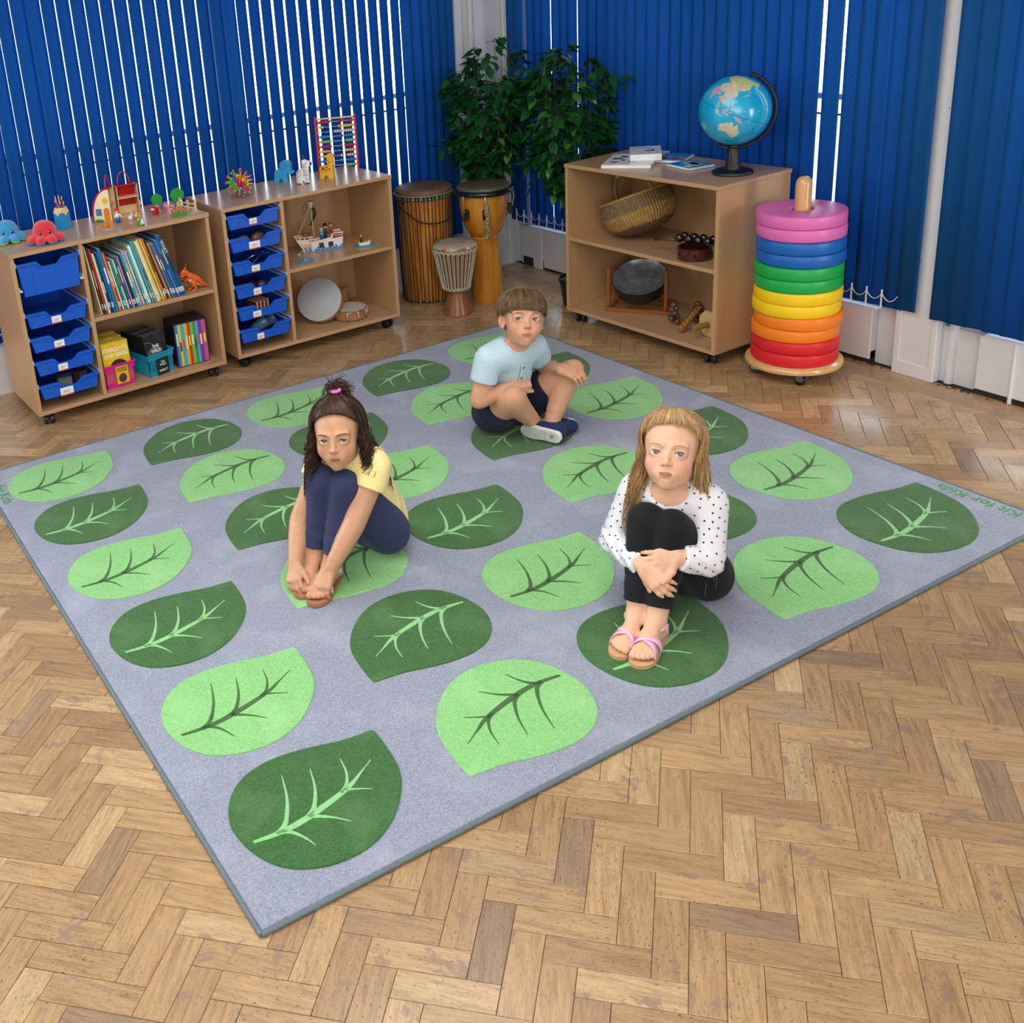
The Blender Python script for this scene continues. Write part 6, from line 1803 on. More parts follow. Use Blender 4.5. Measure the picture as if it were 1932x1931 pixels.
# tall conga-like drum
dC = thing('goblet_drum', 'tall honey coloured goblet drum with a black rim', 'drum', (2.687, 2.79, 0))
t = NT('honey_varnish')
g_ = t.noise(t.coord('Object', (10, 10, 0.8)), 4, 5)
t.P(Base_Color=t.ramp(g_, [(0.3, '#b06a1c'), (0.5, '#c5812b'), (0.72, '#d5953a')]), Roughness=0.22, Coat_Weight=0.5, Coat_Roughness=0.08)
MB().lathe([(0.0805, 0.0), (0.0815, 0.004), (0.078, 0.10), (0.073, 0.20), (0.068, 0.29), (0.0665, 0.325), (0.0685, 0.328), (0.0685, 0.334), (0.0665, 0.337), (0.0685, 0.340), (0.078, 0.352), (0.093, 0.380), (0.107, 0.42), (0.117, 0.465), (0.1225, 0.52), (0.123, 0.575)], 56).build('shell', t.m, dC, 40)
MB().lathe([(0.128, 0.552), (0.1395, 0.554), (0.1465, 0.560), (0.1475, 0.571), (0.142, 0.578), (0.129, 0.581)], 56, cap0=False, cap1=False).build('rim', mat('black_steel_rim', '#1a2126', 0.25, metal=0.3, coat=0.4), dC, 50)
MB().lathe([(0.131, 0.574), (0.1315, 0.588), (0.127, 0.594), (0.110, 0.598), (0.0, 0.600)], 56, cap0=False, cap1=False).build('skin', mat('dark_worn_skin', '#5c5545', 0.5, var=0.25, vscale=18), dC, 50)
for k, a in enumerate((R(236), R(322), R(190), R(20), R(100))):
    m_ = M.Rotation(a, 4, 'Z')
    hk = MB().tube(crom([(0.142, 0, 0.560), (0.146, 0, 0.525), (0.140, 0, 0.490), (0.137, 0, 0.470)], 5), 0.0038, 8).build('hook', M_CHROME, dC, True, mx=m_)
    MB().box(0.116, -0.014, 0.440, 0.134, 0.014, 0.492, 0.004).build('lug', M_BLK, hk)
    MB().cyl((0.137, 0, 0.432), (0.137, 0, 0.478), 0.0055, n=10).build('nut', M_BLK, hk)
sc_ = MB()
for k in range(7):
    sc_.sphere((0.145 * cos(R(238)) + rnd.uniform(-0.008, 0.008), 0.145 * sin(R(238)), 0.505 - k * 0.024), (0.014 + 0.002 * sin(k * 2), 0.009, 0.017), 10, 8)
t = NT('patterned_scarf')
v_ = t.n('TexVoronoi', {'feature': 'DISTANCE_TO_EDGE'}, Vector=t.coord(), Scale=130.0).outputs['Distance']
t.P(Base_Color=t.ramp(v_, [(0.10, '#b9a878'), (0.2, '#1d1d20')]), Roughness=0.9)
tag(sc_.build('tied_scarf', t.m, dC, True), 'black and cream patterned scarf tied to the drum hook')
# ================================================================== POTTED FICUS TREES
def leaf_mat(name, a, b, c):
    t = NT(name)
    rn = t.n('ObjectInfo').outputs['Random']
    isl = t.n('NewGeometry').outputs['Random Per Island']
    r_ = t.math('FRACT', t.math('ADD', t.math('MULTIPLY', rn, 3.7), t.math('MULTIPLY', isl, 5.3)))
    cc = t.ramp(r_, [(0.0, a), (0.55, b), (0.85, b), (0.97, c)])
    t.P(Base_Color=cc, Roughness=0.32, Specular_IOR_Level=0.5)
    tl = t.n('BsdfTranslucent', Color=cc)
    mx_ = t.n('MixShader', i0=0.18)
    t.t.links.new(t.b.outputs[0], mx_.inputs[1])
    t.t.links.new(tl.outputs[0], mx_.inputs[2])
    t.t.links.new(mx_.outputs[0], t.out.inputs[0])
    return t.m
M_LEAFS = leaf_mat('ficus_leaf', '#123f1d', '#1e5a2a', '#4f8a34')
M_BARK = wood('ficus_stem', '#5a4a34', '#3f3425', (8, 8, 1), 8, 0.8)
def ficus_leaf_geo():
    L_, W_ = 0.070, 0.0185
    prof = [(0.0, 0.0), (0.12, 0.55), (0.35, 1.0), (0.6, 0.86), (0.82, 0.42), (1.0, 0.0)]
    vs, fs = [], []
    for t, w in prof:
        x = t * L_
        z = -0.012 * t * t
        vs += [(x, -w * W_, z + w * 0.004), (x, 0, z), (x, w * W_, z + w * 0.004)]
    for k in range(5):
        a = k * 3
        fs += [(a, a + 3, a + 4, a + 1), (a + 1, a + 4, a + 5, a + 2)]
    return vs, fs
LV, LF = ficus_leaf_geo()
_b = MB()
_b.add(LV, LF)
LEAF_ME = _b.mesh('leaf', M_LEAFS, True)
def ficus(label, base, pot, z0, zc, rx, ztop, lean, seed, nst, nleaf):
    rr = random.Random(seed)
    root = thing('potted_ficus', label, 'potted plant', (*base, 0), group='ficus trees in the corner')
    MB().lathe([(0.052, 0.0), (0.054, 0.004), (0.070, 0.118), (0.0755, 0.120), (0.077, 0.142), (0.072, 0.142), (0.070, 0.120), (0.0, 0.119)], 36, cap1=False).build('pot', M_BLK, root, 40)
    ms = MB()
    for k in range(60):
        a, q = rr.uniform(0, 2 * pi), 0.06 * sqrt(rr.random())
        ms.sphere((q * cos(a), q * sin(a), 0.121 + rr.uniform(0, 0.006)), (0.009, 0.009, 0.006), 6, 4)
    ms.build('moss', mat('green_moss', '#2f5a2c', 0.95, var=0.5, vscale=200), root)['kind'] = 'stuff'
    tips = []
    for k in range(nst):
        a = 2 * pi * k / nst + rr.uniform(-0.3, 0.3)
        q = rx * sqrt(rr.uniform(0.05, 0.85))
        zt = zc + (ztop - zc) * sqrt(max(0.04, 1 - (q / rx) ** 2)) * rr.uniform(0.75, 1.0)
        p0 = V((0.012 * cos(a), 0.012 * sin(a), 0.118))
        p1 = V((0.022 * cos(a) + lean[0] * 0.4, 0.022 * sin(a) + lean[1] * 0.4, z0))
        p3 = V((q * cos(a) + lean[0], q * sin(a) + lean[1], zt))
        p2 = p1.lerp(p3, 0.5) + V((0.35 * q * cos(a), 0.35 * q * sin(a), 0))
        c = [V(p) for p in crom([p0, p1, p2, p3], 8)]
        MB().tube(c, [0.0042 - 0.0032 * i / (len(c) - 1) for i in range(len(c))], 6).build('stem', M_BARK, root, True)
        tips.append(c)
    # twigs that droop outwards
    tw = []
    for k in range(nst * 3):
        c = tips[k % nst]
        p = c[rr.randrange(10, len(c) - 1)]
        a = rr.uniform(0, 2 * pi)
        l_ = rr.uniform(0.05, 0.12)
        c2 = [V(q) for q in crom([p, p + V((cos(a) * l_ * 0.5, sin(a) * l_ * 0.5, 0.015)), p + V((cos(a) * l_, sin(a) * l_, -0.02 + rr.uniform(-0.03, 0.03)))], 4)]
        tw.append(c2)
        MB().tube(c2, 0.0011, 5).build('twig', M_BARK, root)
    lst = []
    tries = 0
    while len(lst) < nleaf and tries < nleaf * 12:
        tries += 1
        if rr.random() < 0.5:
            c = tips[rr.randrange(nst)]
            i = rr.randrange(9, len(c))
        else:
            c = tw[rr.randrange(len(tw))]
            i = rr.randrange(1, len(c))
        p = c[i]
        ax = V((p.x - lean[0] * 0.6, p.y - lean[1] * 0.6, 0))
        a = atan2(ax.y, ax.x) + rr.gauss(0, 0.9)
        d = V((cos(a), sin(a), rr.uniform(-1.1, 0.3))).normalized()
        pos = p + d * rr.uniform(0.004, 0.022)
        wld = pos + V((*base, 0))
        tip = wld + d * 0.065
        if tip.x > 3.155 or tip.y > 3.15 or (tip.z < 0.79 and tip.x > 2.68 and tip.y < 2.285):
            continue
        s_ = rr.uniform(0.72, 1.18)
        up = V((rr.gauss(0, 0.35), rr.gauss(0, 0.35), 1))
        y = up.cross(d).normalized()
        z_ = d.cross(y)
        m_ = M((d, y, z_)).transposed().to_4x4() @ M.Scale(s_, 4)
        m_.translation = pos
        lst.append(m_)
    cp = V((-0.507, -1.43, 1.69)) - V((*base, 0))
    lst.sort(key=lambda m: (m.translation - cp).length)
    for m_ in lst[:299]:
        link('leaf', LEAF_ME, root, mx=m_)
    b = MB()
    for m_ in lst[299:]:
        b.add([m_ @ V(p) for p in LV], LF)
    b.build('leaf_mass', M_LEAFS, root, True)['kind'] = 'stuff'
ficus('leafy potted ficus tree standing behind the tall honey drum', (2.812, 2.960), 1, 0.54, 0.90, 0.205, 1.28, (0.05, -0.02), 3, 20, 1250)
ficus('leafy potted ficus tree in a black pot left of the globe', (2.93, 2.415), 1, 0.50, 0.88, 0.215, 1.28, (0.03, 0.08), 5, 20, 1350)
# ================================================================== CHILDREN: smooth bodies grown from distance fields
class Field:
    """distance field on a grid; tapered limbs and ellipsoids melt together; meshed by surface nets"""
    def __init__(s, lo, hi, h):
        s.lo, s.h = np.array(lo, float), h
        s.n = np.ceil((np.array(hi) - s.lo) / h).astype(int) + 1
        s.a = np.full(s.n, 0.05, np.float32)
    def sub(s, lo, hi, pad):
        i0 = np.clip(np.floor((np.array(lo) - pad - s.lo) / s.h).astype(int), 0, s.n - 1)
        i1 = np.clip(np.ceil((np.array(hi) + pad - s.lo) / s.h).astype(int) + 1, 1, s.n)
        if (i1 <= i0).any():
            return None
        ax = [(s.lo[k] + s.h * np.arange(i0[k], i1[k])).astype(np.float32) for k in range(3)]
        return (slice(i0[0], i1[0]), slice(i0[1], i1[1]), slice(i0[2], i1[2])), ax[0][:, None, None], ax[1][None, :, None], ax[2][None, None, :]
    def blend(s, sl, d, k, cut=False):
        a = s.a[sl]
        if cut:                                   # smooth subtraction
            d = -d
            hh = np.clip(0.5 - 0.5 * (a - d) / k, 0, 1) if k > 0 else (d > a)
            s.a[sl] = np.maximum(a, d) if k <= 0 else a * (1 - hh) + d * hh + k * hh * (1 - hh)
        else:
            if k <= 0:
                s.a[sl] = np.minimum(a, d)
            else:
                hh = np.clip(0.5 + 0.5 * (a - d) / k, 0, 1)
                s.a[sl] = a * (1 - hh) + d * hh - k * hh * (1 - hh)
    def cone(s, p, q, r0, r1, k=0.012, cut=False):
        p, q = np.array(p, float), np.array(q, float)
        r = max(r0, r1)
        g = s.sub(np.minimum(p, q) - r, np.maximum(p, q) + r, k + 3 * s.h + 0.006)
        if g is None:
            return
        sl, x, y, z = g
        b = q - p
        bb = max(float(b @ b), 1e-12)
        t = np.clip(((x - p[0]) * b[0] + (y - p[1]) * b[1] + (z - p[2]) * b[2]) / bb, 0, 1)
        d = np.sqrt((x - p[0] - t * b[0]) ** 2 + (y - p[1] - t * b[1]) ** 2 + (z - p[2] - t * b[2]) ** 2) - (r0 + t * (r1 - r0))
        s.blend(sl, d, k, cut)
    def limb(s, pts, rs, k=0.012, sub=4, grow=0.0):
        c = crom([tuple(p) + (r + grow,) for p, r in zip(pts, rs)], sub)
        for a, b in zip(c[:-1], c[1:]):
            s.cone(a[:3], b[:3], a[3], b[3], k)
    def ell(s, c, r, rot=None, k=0.012, cut=False):
        """ellipsoid; rot: 3x3 whose columns are its axes"""
        c, r = np.array(c, float), np.array(r, float)
        Rm = np.eye(3) if rot is None else np.array(rot, float)
        ext = np.sqrt(((Rm * r) ** 2).sum(1))
        g = s.sub(c - ext, c + ext, k + 3 * s.h + 0.006)
        if g is None:
            return
        sl, x, y, z = g
        dx, dy, dz = x - c[0], y - c[1], z - c[2]
        u = [(dx * Rm[0, i] + dy * Rm[1, i] + dz * Rm[2, i]) for i in range(3)]
        k0 = np.sqrt((u[0] / r[0]) ** 2 + (u[1] / r[1]) ** 2 + (u[2] / r[2]) ** 2)
        k1 = np.sqrt((u[0] / r[0] ** 2) ** 2 + (u[1] / r[1] ** 2) ** 2 + (u[2] / r[2] ** 2) ** 2) + 1e-9
        s.blend(sl, k0 * (k0 - 1) / k1, k, cut)
    def plane(s, p, nrm, rad=None, k=0.0):
        """keep only the side the normal points away from (within a ball of radius rad about p)"""
        p, nrm = np.array(p, float), np.array(nrm, float)
        nrm = nrm / np.linalg.norm(nrm)
        g = s.sub(p - (rad or 9), p + (rad or 9), 0)
        sl, x, y, z = g
        d = (x - p[0]) * nrm[0] + (y - p[1]) * nrm[1] + (z - p[2]) * nrm[2]
        if rad:
            m_ = ((x - p[0]) ** 2 + (y - p[1]) ** 2 + (z - p[2]) ** 2) < rad * rad
            s.a[sl] = np.where(m_, np.maximum(s.a[sl], d), s.a[sl])
        else:
            s.a[sl] = np.maximum(s.a[sl], d)
    def ripple(s, fn, amp):
        ax = [(s.lo[k] + s.h * np.arange(s.n[k])).astype(np.float32) for k in range(3)]
        m_ = np.abs(s.a) < 0.012
        i = np.argwhere(m_)
        P = np.stack([ax[k][i[:, k]] for k in range(3)], 1)
        s.a[m_] += (amp * fn(P)).astype(np.float32)
    def nets(s):
        a = s.a
        neg = a < 0
        c = [(i, j, k) for i in (0, 1) for j in (0, 1) for k in (0, 1)]
        sh = tuple(np.array(a.shape) - 1)
        cnt = np.zeros(sh, np.int8)
        for i, j, k in c:
            cnt += neg[i:i + sh[0], j:j + sh[1], k:k + sh[2]]
        idx = np.argwhere((cnt > 0) & (cnt < 8))
        vid = np.full(sh, -1, np.int32)
        vid[tuple(idx.T)] = np.arange(len(idx))
        vals = np.stack([a[idx[:, 0] + i, idx[:, 1] + j, idx[:, 2] + k] for i, j, k in c], 1)
        acc = np.zeros((len(idx), 3))
        w = np.zeros(len(idx))
        ca = np.array(c, float)
        for m_ in range(8):
            for n_ in range(m_ + 1, 8):
                if abs(ca[m_] - ca[n_]).sum() == 1:
                    f0, f1 = vals[:, m_], vals[:, n_]
                    cr = (f0 < 0) != (f1 < 0)
                    t = np.where(cr, f0 / np.where(cr, f0 - f1, 1), 0)
                    acc += np.where(cr[:, None], ca[m_] + t[:, None] * (ca[n_] - ca[m_]), 0)
                    w += cr
        vs = s.lo + s.h * (idx + acc / w[:, None])
        quads = []
        for ax in range(3):
            o1, o2 = (ax + 1) % 3, (ax + 2) % 3
            A = [slice(None)] * 3
            B = [slice(None)] * 3
            A[ax], B[ax] = slice(0, -1), slice(1, None)
            n0, n1 = neg[tuple(A)], neg[tuple(B)]
            e = np.argwhere(n0 != n1)
            e = e[(e[:, o1] > 0) & (e[:, o2] > 0) & (e[:, o1] < a.shape[o1] - 1) & (e[:, o2] < a.shape[o2] - 1)]
            if not len(e):
                continue
            fl_ = n0[tuple(e.T)]
            d1, d2 = np.zeros(3, int), np.zeros(3, int)
            d1[o1], d2[o2] = 1, 1
            q = np.stack([vid[tuple((e - d1 - d2).T)], vid[tuple((e - d2).T)], vid[tuple(e.T)], vid[tuple((e - d1).T)]], 1)
            q[~fl_] = q[~fl_][:, ::-1]
            quads.append(q)
        return vs, np.concatenate(quads)
    def build(s, name, m_, parent, smooth_it=2):
        vs, q = s.nets()
        me = bpy.data.meshes.new(name)
        me.vertices.add(len(vs))
        me.vertices.foreach_set('co', vs.astype(np.float32).ravel())
        me.loops.add(q.size)
        me.loops.foreach_set('vertex_index', q.astype(np.int32).ravel())
        me.polygons.add(len(q))
        me.polygons.foreach_set('loop_start', np.arange(0, q.size, 4, dtype=np.int32))
        me.polygons.foreach_set('loop_total', np.full(len(q), 4, np.int32))
        me.polygons.foreach_set('use_smooth', np.ones(len(q), bool))
        me.materials.append(m_)
        me.update(calc_edges=True)
        me.validate()
        return link(name, me, parent)

def unit3(v):
    v = np.array(v, float)
    return v / np.linalg.norm(v)
def frame3(fwd, up):
    """columns: right (viewer's right when facing the figure is -x), forward, up"""
    f = unit3(fwd)
    r = unit3(np.cross(f, up))
    u = np.cross(r, f)
    return np.stack([r, f, u], 1)          # local x = figure's right, y = forward, z = up

def skin_mat(name, base, blush, spots):
    """skin with a little mottling and warm cheeks (spots: world centres and radii)"""
    t = NT(name)
    pos = t.n('NewGeometry').outputs['Position']
    n = t.noise(pos, 55, 4)
    b = L(base)
    c = t.ramp(n, [(0.3, tuple(x * 0.93 for x in b[:3]) + (1,)), (0.7, tuple(min(1, x * 1.05) for x in b[:3]) + (1,))])
    for p, r, amt in spots:
        d = t.n('VectorMath', {'operation': 'DISTANCE'}, i0=pos)
        d.inputs[1].default_value = tuple(p)
        f = t.ramp(t.math('DIVIDE', d.outputs['Value'], r), [(0.15, amt), (1.0, 0.0)], 'EASE')
        c = t.mix(f, c, blush)
    return t.P(Base_Color=c, Roughness=0.48, Specular_IOR_Level=0.4, Subsurface_Weight=0.22, Subsurface_Radius=(0.010, 0.004, 0.002), Subsurface_Scale=0.6,
               Normal=t.bump(t.noise(pos, 420, 2), 0.06, 0.001))

def head_prims(F, c, Rm, hs=1.0, jaw=1.0, ear=1.0, lid=1.0):
    """a child's head; c centre, Rm frame3, hs scale (1 = 0.2 m high)"""
    ear = ear * 0.9
    P = lambda x, y, z: c + Rm @ (np.array((x, y, z)) * hs)
    q = lambda *r: np.array(r) * hs
    F.ell(P(0, -0.014, 0.028), q(0.0715, 0.087, 0.072), Rm, 0.0)
    F.ell(P(0, 0.026, -0.022), q(0.0565, 0.058, 0.070), Rm, 0.022 * hs)
    F.ell(P(0, 0.038, -0.058), q(0.037 * jaw, 0.042, 0.036), Rm, 0.022 * hs)
    F.ell(P(0, 0.064, -0.083), q(0.0165, 0.0145, 0.0130), Rm, 0.016 * hs)
    for s_ in (-1, 1):
        F.ell(P(s_ * 0.0335, 0.052, -0.033), q(0.0215, 0.0225, 0.024), Rm, 0.018 * hs)
        F.ell(P(s_ * 0.032, 0.012, -0.056), q(0.016, 0.026, 0.02), Rm, 0.022 * hs)
        F.cone(P(s_ * 0.014, 0.0805, 0.0185), P(s_ * 0.043, 0.0660, 0.0195), 0.0045 * hs, 0.004 * hs, 0.016 * hs)
        F.ell(P(s_ * 0.0300, 0.0925, 0.0005), q(0.0180, 0.0100, 0.0105), Rm, 0.012 * hs, cut=True)
    # nose
    F.cone(P(0, 0.0785, 0.004), P(0, 0.0945, -0.0215), 0.0055 * hs, 0.0070 * hs, 0.012 * hs)
    F.ell(P(0, 0.0965, -0.0240), q(0.0078, 0.0068, 0.0066), Rm, 0.005 * hs)
    for s_ in (-1, 1):
        F.ell(P(s_ * 0.0088, 0.0875, -0.0270), q(0.0056, 0.0066, 0.0052), Rm, 0.004 * hs)
    # mouth mound and lips
    F.ell(P(0, 0.072, -0.053), q(0.027, 0.0150, 0.018), Rm, 0.016 * hs)
    F.ell(P(0, 0.0870, -0.0660), q(0.014, 0.004, 0.0026), Rm, 0.006 * hs, cut=True)
    # eyelids: a ball over each eye, opened by an almond slot
    for s_ in (-1, 1):
        ec = P(s_ * 0.0300, 0.0665, 0.0005)
        F.ell(ec, q(0.0168, 0.0166, 0.0158), Rm, 0.007 * hs)
        cr = Rm @ np.array(((cos(0.06 * s_), 0, -sin(0.06 * s_)), (0, 1, 0), (sin(0.06 * s_), 0, cos(0.06 * s_))))
        F.ell(P(s_ * 0.0298, 0.0815, 0.0002), q(0.0128, 0.0105, 0.0060 * lid), cr, 0.0012 * hs, cut=True)
        e0 = P(s_ * 0.0700, -0.006, -0.012)
        er = Rm @ np.array(((cos(0.45), -s_ * sin(0.45), 0), (s_ * sin(0.45), cos(0.45), 0), (0, 0, 1)))
        F.ell(e0, q(0.0075, 0.0185, 0.0290) * ear, er, 0.006 * hs)
        F.ell(e0 + Rm @ (np.array((s_ * 0.0075, 0.004, 0.003)) * hs), q(0.0055, 0.0105, 0.0175) * ear, er, 0.004 * hs, cut=True)
        F.ell(P(s_ * 0.0685, 0.004, -0.034), q(0.006, 0.008, 0.009) * ear, Rm, 0.005 * hs)

def face_parts(root, c, Rm, hs, iris, brow, lip, lash='#2a1a14', gaze=None, brow_w=1.0, lid=1.0, lash_w=1.0):
    P = lambda x, y, z: c + Rm @ (np.array((x, y, z)) * hs)
    rt = M([[*Rm[i], 0] for i in range(3)] + [[0, 0, 0, 1]])
    M_EW = mat('eye_white', '#e3e0dc', 0.12, var=0.02, coat=0.5)
    for s_ in (-1, 1):
        ec = P(s_ * 0.0300, 0.0665, 0.0005)
        g = unit3((np.array(gaze) - ec)) if gaze is not None else Rm[:, 1]
        q = V(g).to_track_quat('Z', 'Y').to_matrix().to_4x4()
        mx = M.Translation(V(ec)) @ q
        e = MB().sphere((0, 0, 0), 0.0148 * hs, 24, 16).build('eye', M_EW, root, True, mx=mx)
        ir = MB()
        rr = 0.0148 * hs
        prof = [(rr * sin(a) * 1.0, rr * cos(a) + 0.00025) for a in (R(31), R(28), R(20), R(11), R(0.01))]
        ir.lathe(prof, 28, cap0=False, cap1=False)
        ir.build('iris', mat('iris_' + iris[1:], iris, 0.1, var=0.35, vscale=300, coat=1.0), e, True)
        MB().lathe([(rr * sin(a) * 1.0, rr * cos(a) + 0.0006) for a in (R(13), R(7), R(0.01))], 20, cap0=False, cap1=False).build('pupil', mat('pupil_black', '#0a0808', 0.08, coat=1.0), e, True)
        # lash line along the upper lid edge
        pts = []
        for k in range(11):
            t = -1 + 2 * k / 10
            x = t * 0.0124
            z = 0.0058 * lid * sqrt(max(0.0, 1 - t * t)) + 0.10 * x * s_ * 0.0
            zz = z + 0.06 * s_ * x
            y = sqrt(max(0.0, 0.0171 ** 2 - x * x - zz * zz))
            pts.append(P(s_ * 0.0298 + x, 0.0665 + y, 0.0004 + zz))
        MB().tube(pts, [0.0003 * hs + 0.0009 * lash_w * hs * sin(pi * k / 10) for k in range(11)], 6).build('eyelashes', mat('lashes_' + lash[1:], lash, 0.8), root, True)
        pts = [P(s_ * x, y, z) for x, y, z in ((0.0140, 0.0868, 0.0202), (0.021, 0.0862, 0.0218), (0.030, 0.0826, 0.0226), (0.039, 0.0764, 0.0214), (0.047, 0.0682, 0.0176))]
        MB().tube(crom(pts, 4), [hs * brow_w * (0.0007 + 0.0015 * sin(pi * min(1, (k + 2) / 18)) ** 0.8) for k in range(17)], 6, flat=0.4).build('eyebrow', mat('brow_' + brow[1:], brow, 0.9), root, True)
        MB().sphere(P(s_ * 0.0048, 0.0935, -0.0292), 0.0020 * hs, 10, 6).build('nostril', mat('nostril_shade', '#5c2f26', 0.9), root, True)
    M_LIP = mat('lip_' + lip[1:], lip, 0.4, var=0.06, sub=0.15)
    up = [P(x, y, z) for x, y, z in ((-0.0215, 0.0818, -0.0525), (-0.013, 0.0876, -0.0508), (-0.0045, 0.0904, -0.0488), (0, 0.0903, -0.0496), (0.0045, 0.0904, -0.0488), (0.013, 0.0876, -0.0508), (0.0215, 0.0818, -0.0525))]
    MB().tube(crom(up, 3), [hs * (0.0004 + 0.0023 * sin(pi * k / 18) ** 0.7) for k in range(19)], 8, flat=0.6).build('upper_lip', M_LIP, root, True)
    lo_ = [P(x, y, z) for x, y, z in ((-0.020, 0.0818, -0.0535), (-0.011, 0.0875, -0.0562), (0, 0.0893, -0.0574), (0.011, 0.0875, -0.0562), (0.020, 0.0818, -0.0535))]
    MB().tube(crom(lo_, 4), [hs * (0.0004 + 0.0029 * sin(pi * k / 16) ** 0.7) for k in range(17)], 8, flat=0.6).build('lower_lip', M_LIP, root, True)
    ml = [P(x, y, z) for x, y, z in ((-0.0238, 0.0806, -0.0518), (-0.012, 0.0894, -0.0533), (0, 0.0921, -0.0532), (0.012, 0.0894, -0.0533), (0.0238, 0.0806, -0.0518))]
    MB().tube(crom(ml, 4), [hs * 0.00065] * 17, 6).build('mouth_line', mat('mouth_shade', '#7d3d36', 0.8), root, True)

def hand_prims(F, wrist, d, n, side, curl, thumb, hs=1.0, spread=0.10, grow=0.0, tips=None):
    """palm and five fingers. d: wrist to knuckles, n: out of the back of the hand, side: +1/-1 which way the thumb lies along d x n.
    curl: four (a1, a2, a3) bends in degrees toward the palm; thumb: (splay, drop, bend)"""
    d, n = unit3(d), None if n is None else np.array(n, float)
    n = unit3(n - d * (n @ d))
    t_ = np.cross(d, n) * side
    w = np.array(wrist, float)
    pl = 0.050 * hs
    lens = [(0.0215, 0.0145, 0.0125), (0.0235, 0.0160, 0.0130), (0.0215, 0.0150, 0.0125), (0.0165, 0.0115, 0.0110)]
    for i in range(4):
        off = (0.0195 - 0.0128 * i) * hs
        a = w + t_ * off * 0.55 + d * 0.004
        b = w + t_ * off + d * (pl - 0.003 * abs(i - 1) * hs) + n * (0.0015 * hs if i in (1, 2) else 0)
        F.cone(a, b, 0.0115 * hs, 0.0088 * hs, 0.008)
        ang = 0.0
        p = b
        dd0 = unit3(d + t_ * spread * (1.5 - i) * 0.55)
        r = (0.0071, 0.0074, 0.0070, 0.0062)[i] * hs
        for s_, (l, cu) in enumerate(zip(lens[i], curl[i])):
            ang += R(cu)
            dd = dd0 * cos(ang) - n * sin(ang)
            q = p + dd * l * hs
            r1 = r * (0.94 if s_ < 2 else 0.86)
            F.cone(p, q, r, r1, 0.0028)
            p, r = q, r1
        if tips is not None:
            tips.append((p, dd, dd0 * sin(ang) + n * cos(ang), t_))
    sp, dr, be = thumb
    td = unit3(d * cos(R(sp)) + t_ * sin(R(sp)) - n * sin(R(dr)))
    b0 = w + t_ * 0.0135 * hs + d * 0.010 * hs
    b1 = b0 + td * 0.024 * hs
    td2 = unit3(td + d * sin(R(be)))
    b2 = b1 + td2 * 0.0185 * hs
    b3 = b2 + unit3(td2 + d * sin(R(be)) * 0.6) * 0.014 * hs
    F.cone(b0, b1, 0.0115 * hs, 0.0092 * hs, 0.010)
    F.cone(b1, b2, 0.0086 * hs, 0.0078 * hs, 0.004)
    F.cone(b2, b3, 0.0078 * hs, 0.0066 * hs, 0.003)
    if tips is not None:
        tips.append((b3, unit3(b3 - b2), n, t_))

def nails(root, tips, m_):
    for p, d, up, t_ in tips:
        c = p + d * 0.003 + up * 0.0042
        mx = M([[unit3(np.cross(d, up))[i], d[i], up[i], c[i]] for i in range(3)] + [[0, 0, 0, 1]])
        MB().sphere((0, 0, 0), (0.0036, 0.0046, 0.0011), 10, 6, mx=None).build('fingernail', m_, root, True, mx=mx)

def foot_frame(heel, toe, roll=0.0):
    h, t = np.array(heel, float), np.array(toe, float)
    f = unit3(t - h)
    r = unit3(np.cross(f, (0, 0, 1)))
    u = np.cross(r, f)
    if roll:
        r, u = r * cos(roll) + u * sin(roll), u * cos(roll) - r * sin(roll)
    return h, f, r, u, np.linalg.norm(t - h)

def foot_prims(F, heel, toe, ankle, inner, roll=0.0, toes=True, base=0.0):
    """bare foot on its sole line heel-toe; inner: +1 if the big toe lies to the figure's local right (f x up)"""
    h, f, r, u, ln = foot_frame(heel, toe, roll)
    k = ln / 0.165
    P = lambda a, b, c: h + f * a * k + r * b * k * inner + u * c * k
    F.ell(P(0.018, 0, 0.020), (0.0215 * k,) * 3, None, 0.012)
    F.cone(P(0.022, 0, 0.022), ankle, 0.020 * k, 0.022 * k, 0.014)
    F.cone(ankle, P(0.085, 0.006, 0.026), 0.0215 * k, 0.020 * k, 0.014)
    F.cone(P(0.085, 0.006, 0.026), P(0.118, 0.010, 0.016), 0.020 * k, 0.0145 * k, 0.012)
    F.cone(P(0.03, 0, 0.016), P(0.112, -0.012, 0.014), 0.018 * k, 0.0125 * k, 0.012)
    F.cone(P(0.112, -0.016, 0.013), P(0.120, 0.016, 0.014), 0.0125 * k, 0.0135 * k, 0.010)
    if toes:
        for i, (x, b, l, rr) in enumerate(((0.126, 0.0215, 0.026, 0.0095), (0.130, 0.0075, 0.021, 0.0072), (0.128, -0.0035, 0.019, 0.0068), (0.123, -0.0135, 0.017, 0.0064), (0.116, -0.0220, 0.015, 0.0062))):
            F.cone(P(x - 0.008, b * 0.92, 0.015), P(x + l * 0.55, b, 0.0125), rr * k, rr * k * 0.95, 0.005)
            F.ell(P(x + l * 0.75, b, 0.0105), (rr * k,) * 3, None, 0.003)

